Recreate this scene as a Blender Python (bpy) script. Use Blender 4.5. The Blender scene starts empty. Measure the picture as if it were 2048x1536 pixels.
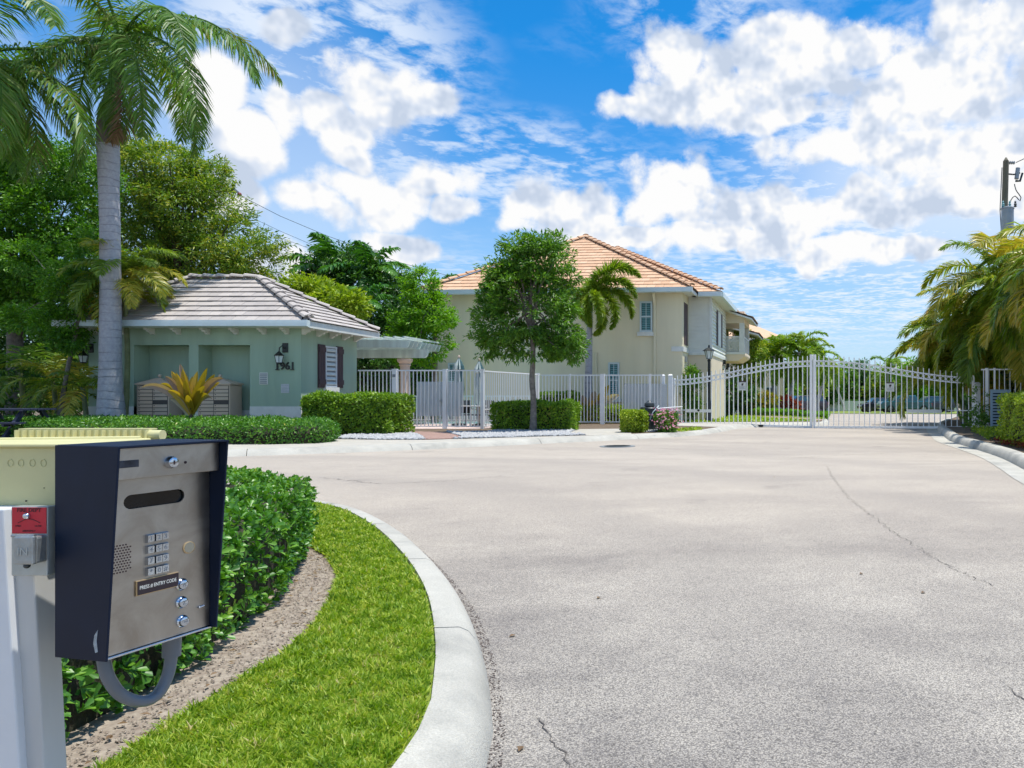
import bpy, bmesh, math, random
import numpy as np
from mathutils import Vector, Matrix
sc = bpy.context.scene
COL = sc.collection
R = math.radians
# ------------------------------------------------------------------ camera
CX, CY, F, H = 1500.0, 792.0, 1500.0, 1.2
cd = bpy.data.cameras.new('camera'); cam = bpy.data.objects.new('camera', cd); COL.objects.link(cam)
cam.location = (0, 0, H); cam.rotation_euler = (R(90), 0, 0)
cd.sensor_width = 36; cd.sensor_fit = 'HORIZONTAL'; cd.lens = F/2048*36
cd.shift_x = -(CX-1024)/2048; cd.shift_y = (CY-768)/2048
cd.clip_start = 0.05; cd.clip_end = 6000
sc.camera = cam
# ------------------------------------------------------------------ light
SUN = Vector((0.26, 0.035, 0.965)).normalized()
EL = math.asin(SUN.z); AZ = math.atan2(SUN.x, SUN.y)
sl = bpy.data.lights.new('sun', 'SUN'); sl.energy = 3.7; sl.angle = R(0.53); sl.color = (1, 0.955, 0.88)
so = bpy.data.objects.new('sun', sl); COL.objects.link(so); so.location = (20, 5, 60)
so.rotation_euler = SUN.to_track_quat('Z', 'Y').to_euler()
sc.view_settings.view_transform = 'Standard'; sc.view_settings.look = 'None'
sc.view_settings.exposure = 0.55; sc.view_settings.gamma = 1
try: sc.view_settings.use_curve_mapping = False
except Exception: pass
sc.render.engine = 'CYCLES'
sc.cycles.max_bounces = 5; sc.cycles.diffuse_bounces = 2; sc.cycles.glossy_bounces = 2
sc.cycles.transparent_max_bounces = 6; sc.cycles.transmission_bounces = 4
sc.cycles.sample_clamp_indirect = 6
sc.cycles.use_adaptive_sampling = True; sc.cycles.adaptive_threshold = 0.02
w = bpy.data.worlds.new('World'); sc.world = w; w.use_nodes = True
nt = w.node_tree; N = nt.nodes; L = nt.links; N.clear()

def nd(t, typ, **k):
    n = t.nodes.new(typ)
    for a, b in k.items(): setattr(n, a, b)
    return n
def setin(t, n, i, v):
    if v is None: return
    if isinstance(v, bpy.types.NodeSocket): t.links.new(v, n.inputs[i])
    else: n.inputs[i].default_value = v
def mth(t, op, a, b=None, c=None, clamp=False):
    n = nd(t, 'ShaderNodeMath', operation=op, use_clamp=clamp)
    setin(t, n, 0, a); setin(t, n, 1, b); setin(t, n, 2, c)
    return n.outputs[0]
def vmt(t, op, a, b=None, s=None):
    n = nd(t, 'ShaderNodeVectorMath', operation=op)
    setin(t, n, 0, a); setin(t, n, 1, b)
    if s is not None: setin(t, n, 3, s)
    return n.outputs['Value'] if op in ('LENGTH', 'DOT_PRODUCT', 'DISTANCE') else n.outputs[0]
def noi(t, vec, scale, detail=4, rough=0.55, dist=0.0, lac=2.0):
    n = nd(t, 'ShaderNodeTexNoise'); setin(t, n, 'Vector', vec)
    n.inputs['Scale'].default_value = scale; n.inputs['Detail'].default_value = detail
    n.inputs['Roughness'].default_value = rough; n.inputs['Distortion'].default_value = dist
    n.inputs['Lacunarity'].default_value = lac
    return n
def mrange(t, v, a, b, c=0.0, d=1.0, smooth=False):
    n = nd(t, 'ShaderNodeMapRange', interpolation_type='SMOOTHSTEP' if smooth else 'LINEAR')
    setin(t, n, 0, v); n.inputs[1].default_value = a; n.inputs[2].default_value = b
    n.inputs[3].default_value = c; n.inputs[4].default_value = d
    return n.outputs[0]
def mixc(t, f, a, b, mode='MIX'):
    n = nd(t, 'ShaderNodeMix', data_type='RGBA', blend_type=mode); n.clamp_factor = True
    setin(t, n, 0, f); setin(t, n, 6, a); setin(t, n, 7, b)
    return n.outputs[2]
def ang(px, py):
    d = Vector(((px-CX)/F, 1.0, -(py-CY)/F)).normalized()
    return math.atan2(d.x, d.y), math.asin(d.z)
CUM = [(765,185,160,95),(680,250,80,62),(850,195,90,62),(700,300,60,40),
 (770,375,170,80),(870,355,95,62),(640,400,130,75),(800,475,120,40),(900,410,60,50),
 (510,300,120,75),(590,240,70,50),(450,400,110,70),(540,70,70,65),(560,520,120,60),(420,200,110,110),
 (1350,110,120,80),(1450,175,210,110),(1610,110,210,105),(1720,90,170,95),(1850,170,300,170),(2010,60,220,130),
 (1250,240,95,42),(1310,215,90,48),(1570,215,220,70),
 (1080,420,110,62),(1150,440,150,58),(1350,415,150,80),(1500,430,200,78),(1680,440,220,66),(1430,480,320,45),
 (1950,400,260,60),(1750,515,230,34),(1700,300,330,70),(1950,300,260,120),(1250,470,300,26),(1480,640,60,12)]
gb = bpy.data.node_groups.new('cloud_mass', 'ShaderNodeTree')
gb.interface.new_socket('P', in_out='INPUT', socket_type='NodeSocketVector')
gb.interface.new_socket('D', in_out='OUTPUT', socket_type='NodeSocketFloat')
gi = nd(gb, 'NodeGroupInput'); go = nd(gb, 'NodeGroupOutput')
acc = None
for (a, b, rx, ry) in CUM:
    a0, e0 = ang(a, b); a1, _ = ang(a+rx, b); _, e1 = ang(a, b-ry)
    sx_, sy_ = 1/abs(a1-a0), 1/abs(e1-e0)
    q = nd(gb, 'ShaderNodeVectorMath', operation='MULTIPLY_ADD'); gb.links.new(gi.outputs[0], q.inputs[0])
    q.inputs[1].default_value = (sx_, sy_, 0); q.inputs[2].default_value = (-a0*sx_, -e0*sy_, 0)
    l = vmt(gb, 'LENGTH', q.outputs[0])
    acc = l if acc is None else mth(gb, 'MINIMUM', acc, l)
gb.links.new(mth(gb, 'MAXIMUM', mth(gb, 'SUBTRACT', 1.0, acc), -1.0), go.inputs[0])
g = bpy.data.node_groups.new('cloud_field', 'ShaderNodeTree')
g.interface.new_socket('P', in_out='INPUT', socket_type='NodeSocketVector')
g.interface.new_socket('Dir', in_out='INPUT', socket_type='NodeSocketVector')
g.interface.new_socket('D', in_out='OUTPUT', socket_type='NodeSocketFloat')
g.interface.new_socket('V', in_out='OUTPUT', socket_type='NodeSocketFloat')
gi = nd(g, 'NodeGroupInput'); go = nd(g, 'NodeGroupOutput')
w1 = noi(g, gi.outputs[1], 7.0, 2, 0.5).outputs[1]
wp = vmt(g, 'ADD', gi.outputs[0], vmt(g, 'SCALE', vmt(g, 'SUBTRACT', w1, (0.5,0.5,0.5)), s=0.10))
def massat(vec):
    n = nd(g, 'ShaderNodeGroup'); n.node_tree = gb; g.links.new(vec, n.inputs[0]); return n.outputs[0]
acc = massat(wp); accu = massat(vmt(g, 'ADD', wp, (0.006, 0.042, 0)))
g.links.new(mth(g, 'SUBTRACT', accu, acc), go.inputs[1])
# cloud cover of the same kind over the rest of the sky
sp = nd(g, 'ShaderNodeSeparateXYZ'); L2 = g.links; L2.new(gi.outputs[0], sp.inputs[0])
low = noi(g, vmt(g, 'MULTIPLY', gi.outputs[1], (1, 1, 2.0)), 2.3, 3, 0.5).outputs[0]
gen = mth(g, 'MULTIPLY', mth(g, 'SUBTRACT', low, 0.50), 5.0)
outside = mth(g, 'ABSOLUTE', mth(g, 'SUBTRACT', sp.outputs[0], -0.26))
omask = mth(g, 'MAXIMUM', mrange(g, outside, 0.62, 0.8), mrange(g, sp.outputs[1], 0.50, 0.62))
gen = mth(g, 'ADD', gen, mth(g, 'MULTIPLY', mth(g, 'SUBTRACT', omask, 1.0), 3.0))
acc = mth(g, 'MAXIMUM', acc, gen)
n1 = noi(g, gi.outputs[1], 10.0, 7, 0.62, 0.0).outputs[0]
vo = nd(g, 'ShaderNodeTexVoronoi', feature='F1'); g.links.new(gi.outputs[1], vo.inputs['Vector'])
vo.inputs['Scale'].default_value = 20
try: vo.inputs['Detail'].default_value = 1.0
except Exception: pass
puff = mth(g, 'SUBTRACT', 0.5, vo.outputs['Distance'])
dd = mth(g, 'ADD', mth(g, 'MULTIPLY', acc, 1.55), mth(g, 'MULTIPLY', mth(g, 'SUBTRACT', n1, 0.50), 2.6))
dd = mth(g, 'ADD', dd, mth(g, 'MULTIPLY', puff, 0.75))
g.links.new(dd, go.inputs[0])

tc = nd(nt, 'ShaderNodeTexCoord'); D0 = tc.outputs['Generated']
s3 = nd(nt, 'ShaderNodeSeparateXYZ'); L.new(D0, s3.inputs[0])
az = mth(nt, 'ARCTAN2', s3.outputs[0], s3.outputs[1]); el = mth(nt, 'ARCSINE', s3.outputs[2])
cb = nd(nt, 'ShaderNodeCombineXYZ'); L.new(az, cb.inputs[0]); L.new(el, cb.inputs[1])
def field(du, dv):
    n = nd(nt, 'ShaderNodeGroup'); n.node_tree = g
    L.new(vmt(nt, 'ADD', cb.outputs[0], (du, dv, 0)), n.inputs[0])
    L.new(vmt(nt, 'ADD', D0, (du, 0, dv)), n.inputs[1])
    return n.outputs[0], n.outputs[1]
d0, vgrad = field(0, 0)
na = noi(nt, D0, 9.0, 4, 0.6).outputs[0]; nb = noi(nt, vmt(nt, 'ADD', D0, (0.010, 0, 0.022)), 9.0, 4, 0.6).outputs[0]
alpha = mrange(nt, d0, -0.06, 0.50, smooth=True)
tex = mth(nt, 'MULTIPLY', mth(nt, 'SUBTRACT', na, nb), 3.0)
thick = mrange(nt, d0, 0.15, 1.1, 0.0, 1.0)
low_ = mth(nt, 'MULTIPLY', mrange(nt, vgrad, -0.55, 0.60, 0.0, 0.60, True), thick)
lit = mth(nt, 'SUBTRACT', mth(nt, 'ADD', 0.80, mth(nt, 'MULTIPLY', tex, 2.6)), low_, clamp=True)
ccol = nd(nt, 'ShaderNodeValToRGB'); L.new(lit, ccol.inputs[0])
e = ccol.color_ramp.elements
e[0].position = 0.0; e[0].color = (0.58, 0.67, 0.82, 1)
e[1].position = 0.95; e[1].color = (1.0, 1.0, 1.0, 1)
m_ = e.new(0.45); m_.color = (0.74, 0.81, 0.93, 1)
sky = nd(nt, 'ShaderNodeTexSky', sky_type='NISHITA')
sky.sun_disc = False; sky.sun_elevation = EL; sky.sun_rotation = AZ
sky.air_density = 1.0; sky.dust_density = 0.3; sky.ozone_density = 3.0; sky.altitude = 0
tz = mrange(nt, s3.outputs[2], 0.05, 0.42, 0.0, 1.0)
tint = mixc(nt, tz, (0.72, 0.96, 1.15, 1), (0.10, 0.84, 1.30, 1))
base = mixc(nt, 1.0, sky.outputs[0], tint, 'MULTIPLY')
# thin high cloud, rippled
zz = mth(nt, 'MAXIMUM', s3.outputs[2], 0.03)
pu = mth(nt, 'DIVIDE', s3.outputs[0], zz); pv = mth(nt, 'DIVIDE', s3.outputs[1], zz)
pc = nd(nt, 'ShaderNodeCombineXYZ'); L.new(pu, pc.inputs[0]); L.new(pv, pc.inputs[1])
rot = nd(nt, 'ShaderNodeMapping'); L.new(pc.outputs[0], rot.inputs[0])
rot.inputs['Rotation'].default_value = (0, 0, R(28)); rot.inputs['Scale'].default_value = (1.25, 1.1, 1)
rip = noi(nt, rot.outputs[0], 7.0, 5, 0.6, 0.25).outputs[0]
bigm = noi(nt, pc.outputs[0], 0.42, 3, 0.5, 0.2).outputs[0]
med = noi(nt, rot.outputs[0], 1.3, 3, 0.5, 0.3).outputs[0]
al2 = mrange(nt, mth(nt, 'ADD', rip, mth(nt, 'MULTIPLY', mth(nt, 'SUBTRACT', med, 0.5), 0.7)), 0.37, 0.68, 0, 1, True)
def blobm(px, py, rx, ry):
    a0, e0 = ang(px, py); a1, _ = ang(px+rx, py); _, e1 = ang(px, py-ry)
    q = vmt(nt, 'MULTIPLY', vmt(nt, 'SUBTRACT', cb.outputs[0], (a0, e0, 0)), (1/abs(a1-a0), 1/abs(e1-e0), 0))
    return mrange(nt, vmt(nt, 'LENGTH', q), 0.35, 1.1, 1.0, 0.0, True)
reg = mth(nt, 'MAXIMUM', blobm(640, 100, 380, 280), mth(nt, 'MULTIPLY', blobm(980, 320, 380, 130), 0.8))
reg = mth(nt, 'MAXIMUM', reg, blobm(1880, 330, 700, 380))
reg = mth(nt, 'MAXIMUM', reg, blobm(1700, 600, 800, 170))
reg = mth(nt, 'MAXIMUM', reg, mth(nt, 'MULTIPLY', blobm(1400, 20, 260, 140), 0.8))
reg = mth(nt, 'MAXIMUM', reg, mth(nt, 'MULTIPLY', mrange(nt, bigm, 0.45, 0.65), 0.6))
al2 = mth(nt, 'MULTIPLY', mth(nt, 'MULTIPLY', al2, reg), mrange(nt, s3.outputs[2], 0.035, 0.10))
veil = mth(nt, 'MAXIMUM', mth(nt, 'MULTIPLY', blobm(1950, 320, 620, 330), 0.66), mth(nt, 'MULTIPLY', blobm(500, 330, 420, 420), 0.36))
al2 = mth(nt, 'MAXIMUM', mth(nt, 'MULTIPLY', al2, 0.88), veil)
hz = mrange(nt, s3.outputs[2], 0.0, 0.30, 0.80, 0.0)
S = 1/0.10
def csc(c): return (c[0]*S, c[1]*S, c[2]*S, 1)
b0_ = mixc(nt, hz, base, csc((0.36, 0.49, 0.64)))
b1 = mixc(nt, al2, b0_, csc((0.57, 0.63, 0.71)))
ccs = vmt(nt, 'SCALE', ccol.outputs[0], s=0.675*S)
fin = mixc(nt, alpha, b1, ccs)
bg = nd(nt, 'ShaderNodeBackground'); L.new(fin, bg.inputs[0]); bg.inputs[1].default_value = 0.10
ow = nd(nt, 'ShaderNodeOutputWorld'); L.new(bg.outputs[0], ow.inputs[0])
try: w.cycles.sampling_method = 'NONE'
except Exception: pass

# ------------------------------------------------------------------ helpers
rng = np.random.default_rng(7); rnd = random.Random(5)
def gz(y): return -0.015*(min(max(y, 40), 160)-40)
def PT(px, py, D): return Vector(((px-CX)/F*D, D, H-(py-CY)/F*D))
def G(px, py, z=0.0):
    D = F*(H-z)/(py-CY); return ((px-CX)/F*D, D)
def s2l(r, g_, b):
    f = lambda c: c/12.92 if c <= 0.04045 else ((c+0.055)/1.055)**2.4
    return (f(r/255), f(g_/255), f(b/255))
WM = {}
def thing(name, label, cat, loc=(0,0,0), rz=0.0, group=None, kind=None):
    o = bpy.data.objects.new(name, None); COL.objects.link(o); o.empty_display_size = 0.2
    o.location = loc; o.rotation_euler = (0, 0, rz)
    WM[o.name] = Matrix.Translation(loc) @ Matrix.Rotation(rz, 4, 'Z')
    return tag(o, label, cat, group, kind)
def tag(o, label=None, cat=None, group=None, kind=None):
    if label: o['label'] = label
    if cat: o['category'] = cat
    if group: o['group'] = group
    if kind: o['kind'] = kind
    return o
def link(name, me, mat, parent=None, M=None):
    if mat is not None and len(me.materials) == 0: me.materials.append(mat)
    o = bpy.data.objects.new(name, me); COL.objects.link(o)
    if parent is not None: o.parent = parent
    if M is not None: o.matrix_basis = M
    WM[o.name] = (WM.get(parent.name, Matrix.Identity(4)) if parent else Matrix.Identity(4)) @ (M if M is not None else Matrix.Identity(4))
    return o
class MB:
    def __init__(s): s.v = []; s.f = []
    def add(s, vs, fs):
        n = len(s.v); s.v += [tuple(v) for v in vs]; s.f += [tuple(i+n for i in f) for f in fs]; return s
    def box(s, x0, x1, y0, y1, z0, z1):
        return s.add([(x0,y0,z0),(x1,y0,z0),(x1,y1,z0),(x0,y1,z0),(x0,y0,z1),(x1,y0,z1),(x1,y1,z1),(x0,y1,z1)],
          [(0,3,2,1),(4,5,6,7),(0,1,5,4),(1,2,6,5),(2,3,7,6),(3,0,4,7)])
    def hexa(s, b, t):   # bottom 4, top 4 points
        return s.add(list(b)+list(t), [(0,3,2,1),(4,5,6,7),(0,1,5,4),(1,2,6,5),(2,3,7,6),(3,0,4,7)])
    def prism(s, poly, a, b, axis='z'):
        n = len(poly)
        def P(p, h):
            return (p[0],p[1],h) if axis == 'z' else ((p[0],h,p[1]) if axis == 'y' else (h,p[0],p[1]))
        vs = [P(p,a) for p in poly]+[P(p,b) for p in poly]
        fs = [tuple(range(n))[::-1], tuple(range(n,2*n))]+[(i,(i+1)%n,n+(i+1)%n,n+i) for i in range(n)]
        return s.add(vs, fs)
    def tube(s, pts, r, n=8, caps=True):
        pts = [Vector(p) for p in pts]; m = len(pts)
        rs = r if isinstance(r, (list, tuple)) else [r]*m
        vs = []; up = None
        for i, p in enumerate(pts):
            d = (pts[min(i+1,m-1)]-pts[max(i-1,0)]).normalized()
            if up is None:
                up = Vector((0,0,1)) if abs(d.z) < 0.9 else Vector((1,0,0))
            a = d.cross(up).normalized(); b = a.cross(d).normalized(); up = b
            for k in range(n):
                t = 2*math.pi*k/n
                vs.append(p+a*math.cos(t)*rs[i]+b*math.sin(t)*rs[i])
        fs = [(i*n+k, i*n+(k+1)%n, (i+1)*n+(k+1)%n, (i+1)*n+k) for i in range(m-1) for k in range(n)]
        if caps: fs += [tuple(range(n))[::-1], tuple(range((m-1)*n, m*n))]
        return s.add(vs, fs)
    def lathe(s, prof, c=(0,0,0), n=12, M=None, close=True):   # prof [(r,z)]
        vs = []
        for (r, z) in prof:
            for k in range(n):
                t = 2*math.pi*k/n; v = Vector((r*math.cos(t), r*math.sin(t), z))
                if M is not None: v = M @ v
                vs.append(v+Vector(c))
        m = len(prof)
        fs = [(i*n+k, i*n+(k+1)%n, (i+1)*n+(k+1)%n, (i+1)*n+k) for i in range(m-1) for k in range(n)]
        if close: fs += [tuple(range(n))[::-1], tuple(range((m-1)*n, m*n))]
        return s.add(vs, fs)
    def bar(s, p0, p1, wd, ht, up=(0,0,1)):
        p0 = Vector(p0); p1 = Vector(p1); d = (p1-p0).normalized(); u = Vector(up)
        a = d.cross(u).normalized()*wd/2; b = a.cross(d).normalized()*ht/2
        return s.hexa([p0-a-b, p0+a-b, p1+a-b, p1-a-b], [p0-a+b, p0+a+b, p1+a+b, p1-a+b])
    def ball(s, c, r, sx=1, sy=1, sz=1, n=10, m=6):
        prof = [(max(r*math.sin(math.pi*i/m), 1e-4), -r*math.cos(math.pi*i/m)*sz) for i in range(m+1)]
        k = len(s.v); s.lathe(prof, (0,0,0), n, close=False)
        for i in range(k, len(s.v)):
            x, y, z = s.v[i]; s.v[i] = (x*sx+c[0], y*sy+c[1], z+c[2])
        return s
    def mesh(s, name, smooth=False):
        me = bpy.data.meshes.new(name); me.from_pydata([tuple(v) for v in s.v], [], s.f)
        bm = bmesh.new(); bm.from_mesh(me); bmesh.ops.recalc_face_normals(bm, faces=bm.faces); bm.to_mesh(me); bm.free()
        if smooth:
            me.polygons.foreach_set('use_smooth', [True]*len(me.polygons))
            try: me.set_sharp_from_angle(angle=R(40))
            except Exception: pass
        return me
    def build(s, name, mat, parent=None, smooth=False, bevel=0, M=None, world=False):
        me = s.mesh(name, smooth)
        if world and parent is not None: me.transform(WM[parent.name].inverted())
        o = link(name, me, mat, parent, M)
        if bevel:
            b = o.modifiers.new('bevel', 'BEVEL'); b.width = bevel; b.segments = 2; b.limit_method = 'ANGLE'
        return o
def fastmesh(name, V, Fq):
    V = np.ascontiguousarray(V, dtype=np.float32); Fq = np.ascontiguousarray(Fq, dtype=np.int32)
    me = bpy.data.meshes.new(name); k = Fq.shape[1]
    me.vertices.add(len(V)); me.vertices.foreach_set('co', V.ravel())
    me.loops.add(Fq.size); me.loops.foreach_set('vertex_index', Fq.ravel())
    me.polygons.add(len(Fq)); me.polygons.foreach_set('loop_start', np.arange(0, Fq.size, k, dtype=np.int32))
    me.update(calc_edges=True); me.validate()
    return me
def norm(a): return a/np.maximum(np.linalg.norm(a, axis=1, keepdims=True), 1e-6)
DIAM = (np.array([(0,0,0),(0.45,0.5,0.12),(1,0,-0.08),(0.45,-0.5,0.12)]), np.array([(0,1,2),(0,2,3)]))
OBOV = (np.array([(0,0,0),(0.42,0.30,0.10),(0.78,0.46,0.14),(1,0,0.0),(0.78,-0.46,0.14),(0.42,-0.30,0.10),(0.62,0,0.02)]),
        np.array([(0,1,6),(1,2,6),(2,3,6),(3,4,6),(4,5,6),(5,0,6)]))
def leaves(P, A, Nn, Ln, Wd, tmpl=DIAM):
    """P base, A axis, Nn normal hint, Ln length, Wd width -> V,F"""
    A = norm(A); S = norm(np.cross(A, Nn)); Nn = np.cross(S, A)
    T, Fc = tmpl; n = len(P); k = len(T)
    Ln = np.broadcast_to(np.asarray(Ln, float), (n,))[:, None, None]; Wd = np.broadcast_to(np.asarray(Wd, float), (n,))[:, None, None]
    V = P[:, None, :] + A[:, None, :]*T[None, :, 0:1]*Ln + S[:, None, :]*T[None, :, 1:2]*Wd + Nn[:, None, :]*T[None, :, 2:3]*Ln*0.8
    Fa = (np.arange(n)*k)[:, None, None] + Fc[None]
    return V.reshape(-1, 3), Fa.reshape(-1, 3)
def rdir(n):
    return norm(rng.normal(size=(n, 3)))
def catmull(pts, step=0.25):
    P = [Vector((p[0], p[1], p[2] if len(p) > 2 else 0)) for p in pts]; out = []
    for i in range(len(P)-1):
        p0 = P[max(i-1,0)]; p1 = P[i]; p2 = P[i+1]; p3 = P[min(i+2, len(P)-1)]
        n = max(1, int((p2-p1).length/step))
        for k in range(n):
            t = k/n
            out.append(0.5*((2*p1)+(p2-p0)*t+(2*p0-5*p1+4*p2-p3)*t*t+(3*p1-p0-3*p2+p3)*t**3))
    out.append(P[-1]); return out
def inpoly(X, Y, poly):
    c = np.zeros(len(X), bool); n = len(poly); j = n-1
    for i in range(n):
        xi, yi = poly[i][0], poly[i][1]; xj, yj = poly[j][0], poly[j][1]
        if yi != yj:
            c ^= ((yi > Y) != (yj > Y)) & (X < (xj-xi)*(Y-yi)/(yj-yi)+xi)
        j = i
    return c
def sample_poly(poly, n):
    a = np.array([(p[0], p[1]) for p in poly]); lo = a.min(0); hi = a.max(0); out = []; tot = 0
    while tot < n:
        q = lo+(hi-lo)*rng.random((n*2, 2)); q = q[inpoly(q[:,0], q[:,1], poly)]; out.append(q); tot += len(q)
        if not len(q) and tot == 0 and len(out) > 20: break
    return np.concatenate(out)[:n]
def sheet(name, poly, h, mat, kind='structure', parent=None, thick=0.0):
    bm = bmesh.new(); vs = [bm.verts.new((p[0], p[1], 0)) for p in poly]; f = bm.faces.new(vs)
    bmesh.ops.recalc_face_normals(bm, faces=bm.faces)
    if f.normal.z < 0: f.normal_flip()
    bmesh.ops.triangulate(bm, faces=bm.faces)
    for yy in (40, 160):
        bmesh.ops.bisect_plane(bm, geom=bm.verts[:]+bm.edges[:]+bm.faces[:], plane_co=(0,yy,0), plane_no=(0,1,0))
    if thick:
        r = bmesh.ops.extrude_face_region(bm, geom=bm.faces[:])
        for v in r['geom']:
            if isinstance(v, bmesh.types.BMVert): v.co.z = 1.0
        bmesh.ops.recalc_face_normals(bm, faces=bm.faces)
        for v in bm.verts: v.co.z = gz(v.co.y)+(h if v.co.z > 0.5 else h-thick)
    else:
        for v in bm.verts: v.co.z = gz(v.co.y)+h
    me = bpy.data.meshes.new(name); bm.to_mesh(me); bm.free()
    o = link(name, me, mat, parent)
    if kind: o['kind'] = kind
    return o
# ------------------------------------------------------------------ materials
MATS = {}
def base_mat(name):
    m = bpy.data.materials.new(name); m.use_nodes = True; t = m.node_tree
    b = [n for n in t.nodes if n.type == 'BSDF_PRINCIPLED'][0]; MATS[name] = m
    return m, t, b
def mat(name, col, rough=0.7, metal=0.0, var=0.15, vscale=3.0, bump=0.0, bscale=40, col2=None, spec=None, streak=False, detail=5, emis=None):
    m, t, b = base_mat(name); tcn = nd(t, 'ShaderNodeTexCoord'); v = tcn.outputs['Object']
    if streak:
        mp = nd(t, 'ShaderNodeMapping'); t.links.new(v, mp.inputs[0]); mp.inputs['Scale'].default_value = (1, 1, 0.12); v = mp.outputs[0]
    n = noi(t, v, vscale, detail, 0.6).outputs[0]
    c2 = col2 if col2 else tuple(c*(1-var) for c in col)
    c1 = col if col2 else tuple(min(1, c*(1+var*0.6)) for c in col)
    cc = mixc(t, mrange(t, n, 0.32, 0.68), (*c2, 1), (*c1, 1))
    t.links.new(cc, b.inputs['Base Color']); b.inputs['Roughness'].default_value = rough; b.inputs['Metallic'].default_value = metal
    if spec is not None: b.inputs['Specular IOR Level'].default_value = spec
    if bump:
        bn = nd(t, 'ShaderNodeBump'); bn.inputs['Strength'].default_value = bump; bn.inputs['Distance'].default_value = 0.01
        t.links.new(noi(t, tcn.outputs['Object'], bscale, 4, 0.6).outputs[0], bn.inputs['Height']); t.links.new(bn.outputs[0], b.inputs['Normal'])
    return m
def leafmat(name, cd_, cm, cl, trans=0.35, rough=0.42, pos=(0.0, 0.5, 1.0), obj=0.35, extra=None, spec=0.4, ns=0.9):
    m, t, b = base_mat(name)
    ge = nd(t, 'ShaderNodeNewGeometry'); oi = nd(t, 'ShaderNodeObjectInfo')
    tcn = nd(t, 'ShaderNodeTexCoord')
    n = noi(t, ge.outputs['Position'], ns, 4, 0.6).outputs[0]
    f = mth(t, 'ADD', mth(t, 'MULTIPLY', ge.outputs['Random Per Island'], 0.62), mth(t, 'MULTIPLY', mrange(t, n, 0.3, 0.7), 0.38))
    if obj: f = mth(t, 'ADD', mth(t, 'MULTIPLY', f, 1-obj), mth(t, 'MULTIPLY', oi.outputs['Random'], obj))
    r = nd(t, 'ShaderNodeValToRGB'); t.links.new(f, r.inputs[0]); e = r.color_ramp.elements
    e[0].position = pos[0]; e[0].color = (*cd_, 1); e[1].position = pos[2]; e[1].color = (*cl, 1)
    k = e.new(pos[1]); k.color = (*cm, 1)
    if extra:
        k = e.new(extra[0]); k.color = (*extra[1], 1)
    t.links.new(r.outputs[0], b.inputs['Base Color']); b.inputs['Roughness'].default_value = rough
    b.inputs['Specular IOR Level'].default_value = spec
    tr = nd(t, 'ShaderNodeBsdfTranslucent')
    tcl = mixc(t, 1.0, r.outputs[0], (1.5, 1.6, 0.5, 1), 'MULTIPLY'); t.links.new(tcl, tr.inputs[0])
    mx = nd(t, 'ShaderNodeMixShader'); mx.inputs[0].default_value = trans
    t.links.new(b.outputs[0], mx.inputs[1]); t.links.new(tr.outputs[0], mx.inputs[2])
    out = [n_ for n_ in t.nodes if n_.type == 'OUTPUT_MATERIAL'][0]; t.links.new(mx.outputs[0], out.inputs[0])
    return m
M_white = mat('white_paint', (0.72,0.74,0.76), 0.45, var=0.06, vscale=6)
M_fence = mat('fence_paint', (0.88,0.89,0.89), 0.4, var=0.05, vscale=4)
M_trim = mat('trim_paint', (0.74,0.75,0.70), 0.55, var=0.08, vscale=5)
M_gutter = mat('gutter_paint', (0.62,0.72,0.73), 0.45, var=0.06)
M_sage = mat('sage_stucco', (0.37,0.495,0.37), 0.85, var=0.13, vscale=1.6, bump=0.5, bscale=60, streak=True, detail=9)
M_sageL = mat('pale_mint_paint', (0.62,0.72,0.65), 0.6, var=0.22, vscale=5, streak=True)
M_cream = mat('cream_stucco', (0.82,0.74,0.52), 0.85, var=0.09, vscale=0.8, bump=0.4, bscale=50, streak=True)
M_creamR = mat('cream_stucco_warm', (0.80,0.67,0.50), 0.85, var=0.07, vscale=0.8, bump=0.4, bscale=50)
M_siding = mat('siding_paint', (0.78,0.79,0.70), 0.6, var=0.06, vscale=2)
M_brown = mat('shutter_wood', (0.085,0.05,0.055), 0.6, var=0.2, vscale=8, streak=True)
M_black = mat('black_metal', (0.012,0.016,0.016), 0.4, var=0.2)
M_dark = mat('dark_interior', (0.02,0.022,0.025), 0.6)
M_glassL = mat('frosted_glass', (0.62,0.70,0.70), 0.25, var=0.1)
M_glass = mat('window_glass', (0.03,0.07,0.08), 0.08, var=0.2, spec=0.8)
M_blind = mat('teal_blind', (0.16,0.36,0.38), 0.5, var=0.1)
M_beige = mat('mailbox_paint', (0.66,0.51,0.38), 0.5, var=0.06)
M_colm = mat('column_stone', (0.62,0.50,0.40), 0.8, var=0.1, bump=0.3)
M_conc = mat('concrete', (0.54,0.52,0.455), 0.88, vscale=1.6, bump=0.6, bscale=160, detail=12, col2=(0.39,0.375,0.33))
tt_ = M_conc.node_tree; bs_ = [n for n in tt_.nodes if n.type == 'BSDF_PRINCIPLED'][0]; src_ = bs_.inputs['Base Color'].links[0].from_socket
pp_ = nd(tt_, 'ShaderNodeNewGeometry').outputs['Position']
sm_ = mrange(tt_, noi(tt_, pp_, 1.1, 6, 0.62, 0.5).outputs[0], 0.56, 0.70, 0.0, 0.55); sp2 = mrange(tt_, noi(tt_, pp_, 140, 3, 0.7).outputs[0], 0.3, 0.7, 0.80, 1.12)
cc_ = mixc(tt_, sm_, src_, (0.20,0.20,0.185,1)); cc_ = mixc(tt_, 1.0, cc_, sp2, 'MULTIPLY'); tt_.links.new(cc_, bs_.inputs['Base Color'])
M_walk = mat('sidewalk_concrete', (0.46,0.43,0.37), 0.85, var=0.12, vscale=2.5, bump=0.4, bscale=80, detail=8)
M_paver = mat('brick_paver', (0.42,0.27,0.22), 0.85, var=0.3, vscale=6, bump=0.4)
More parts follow.
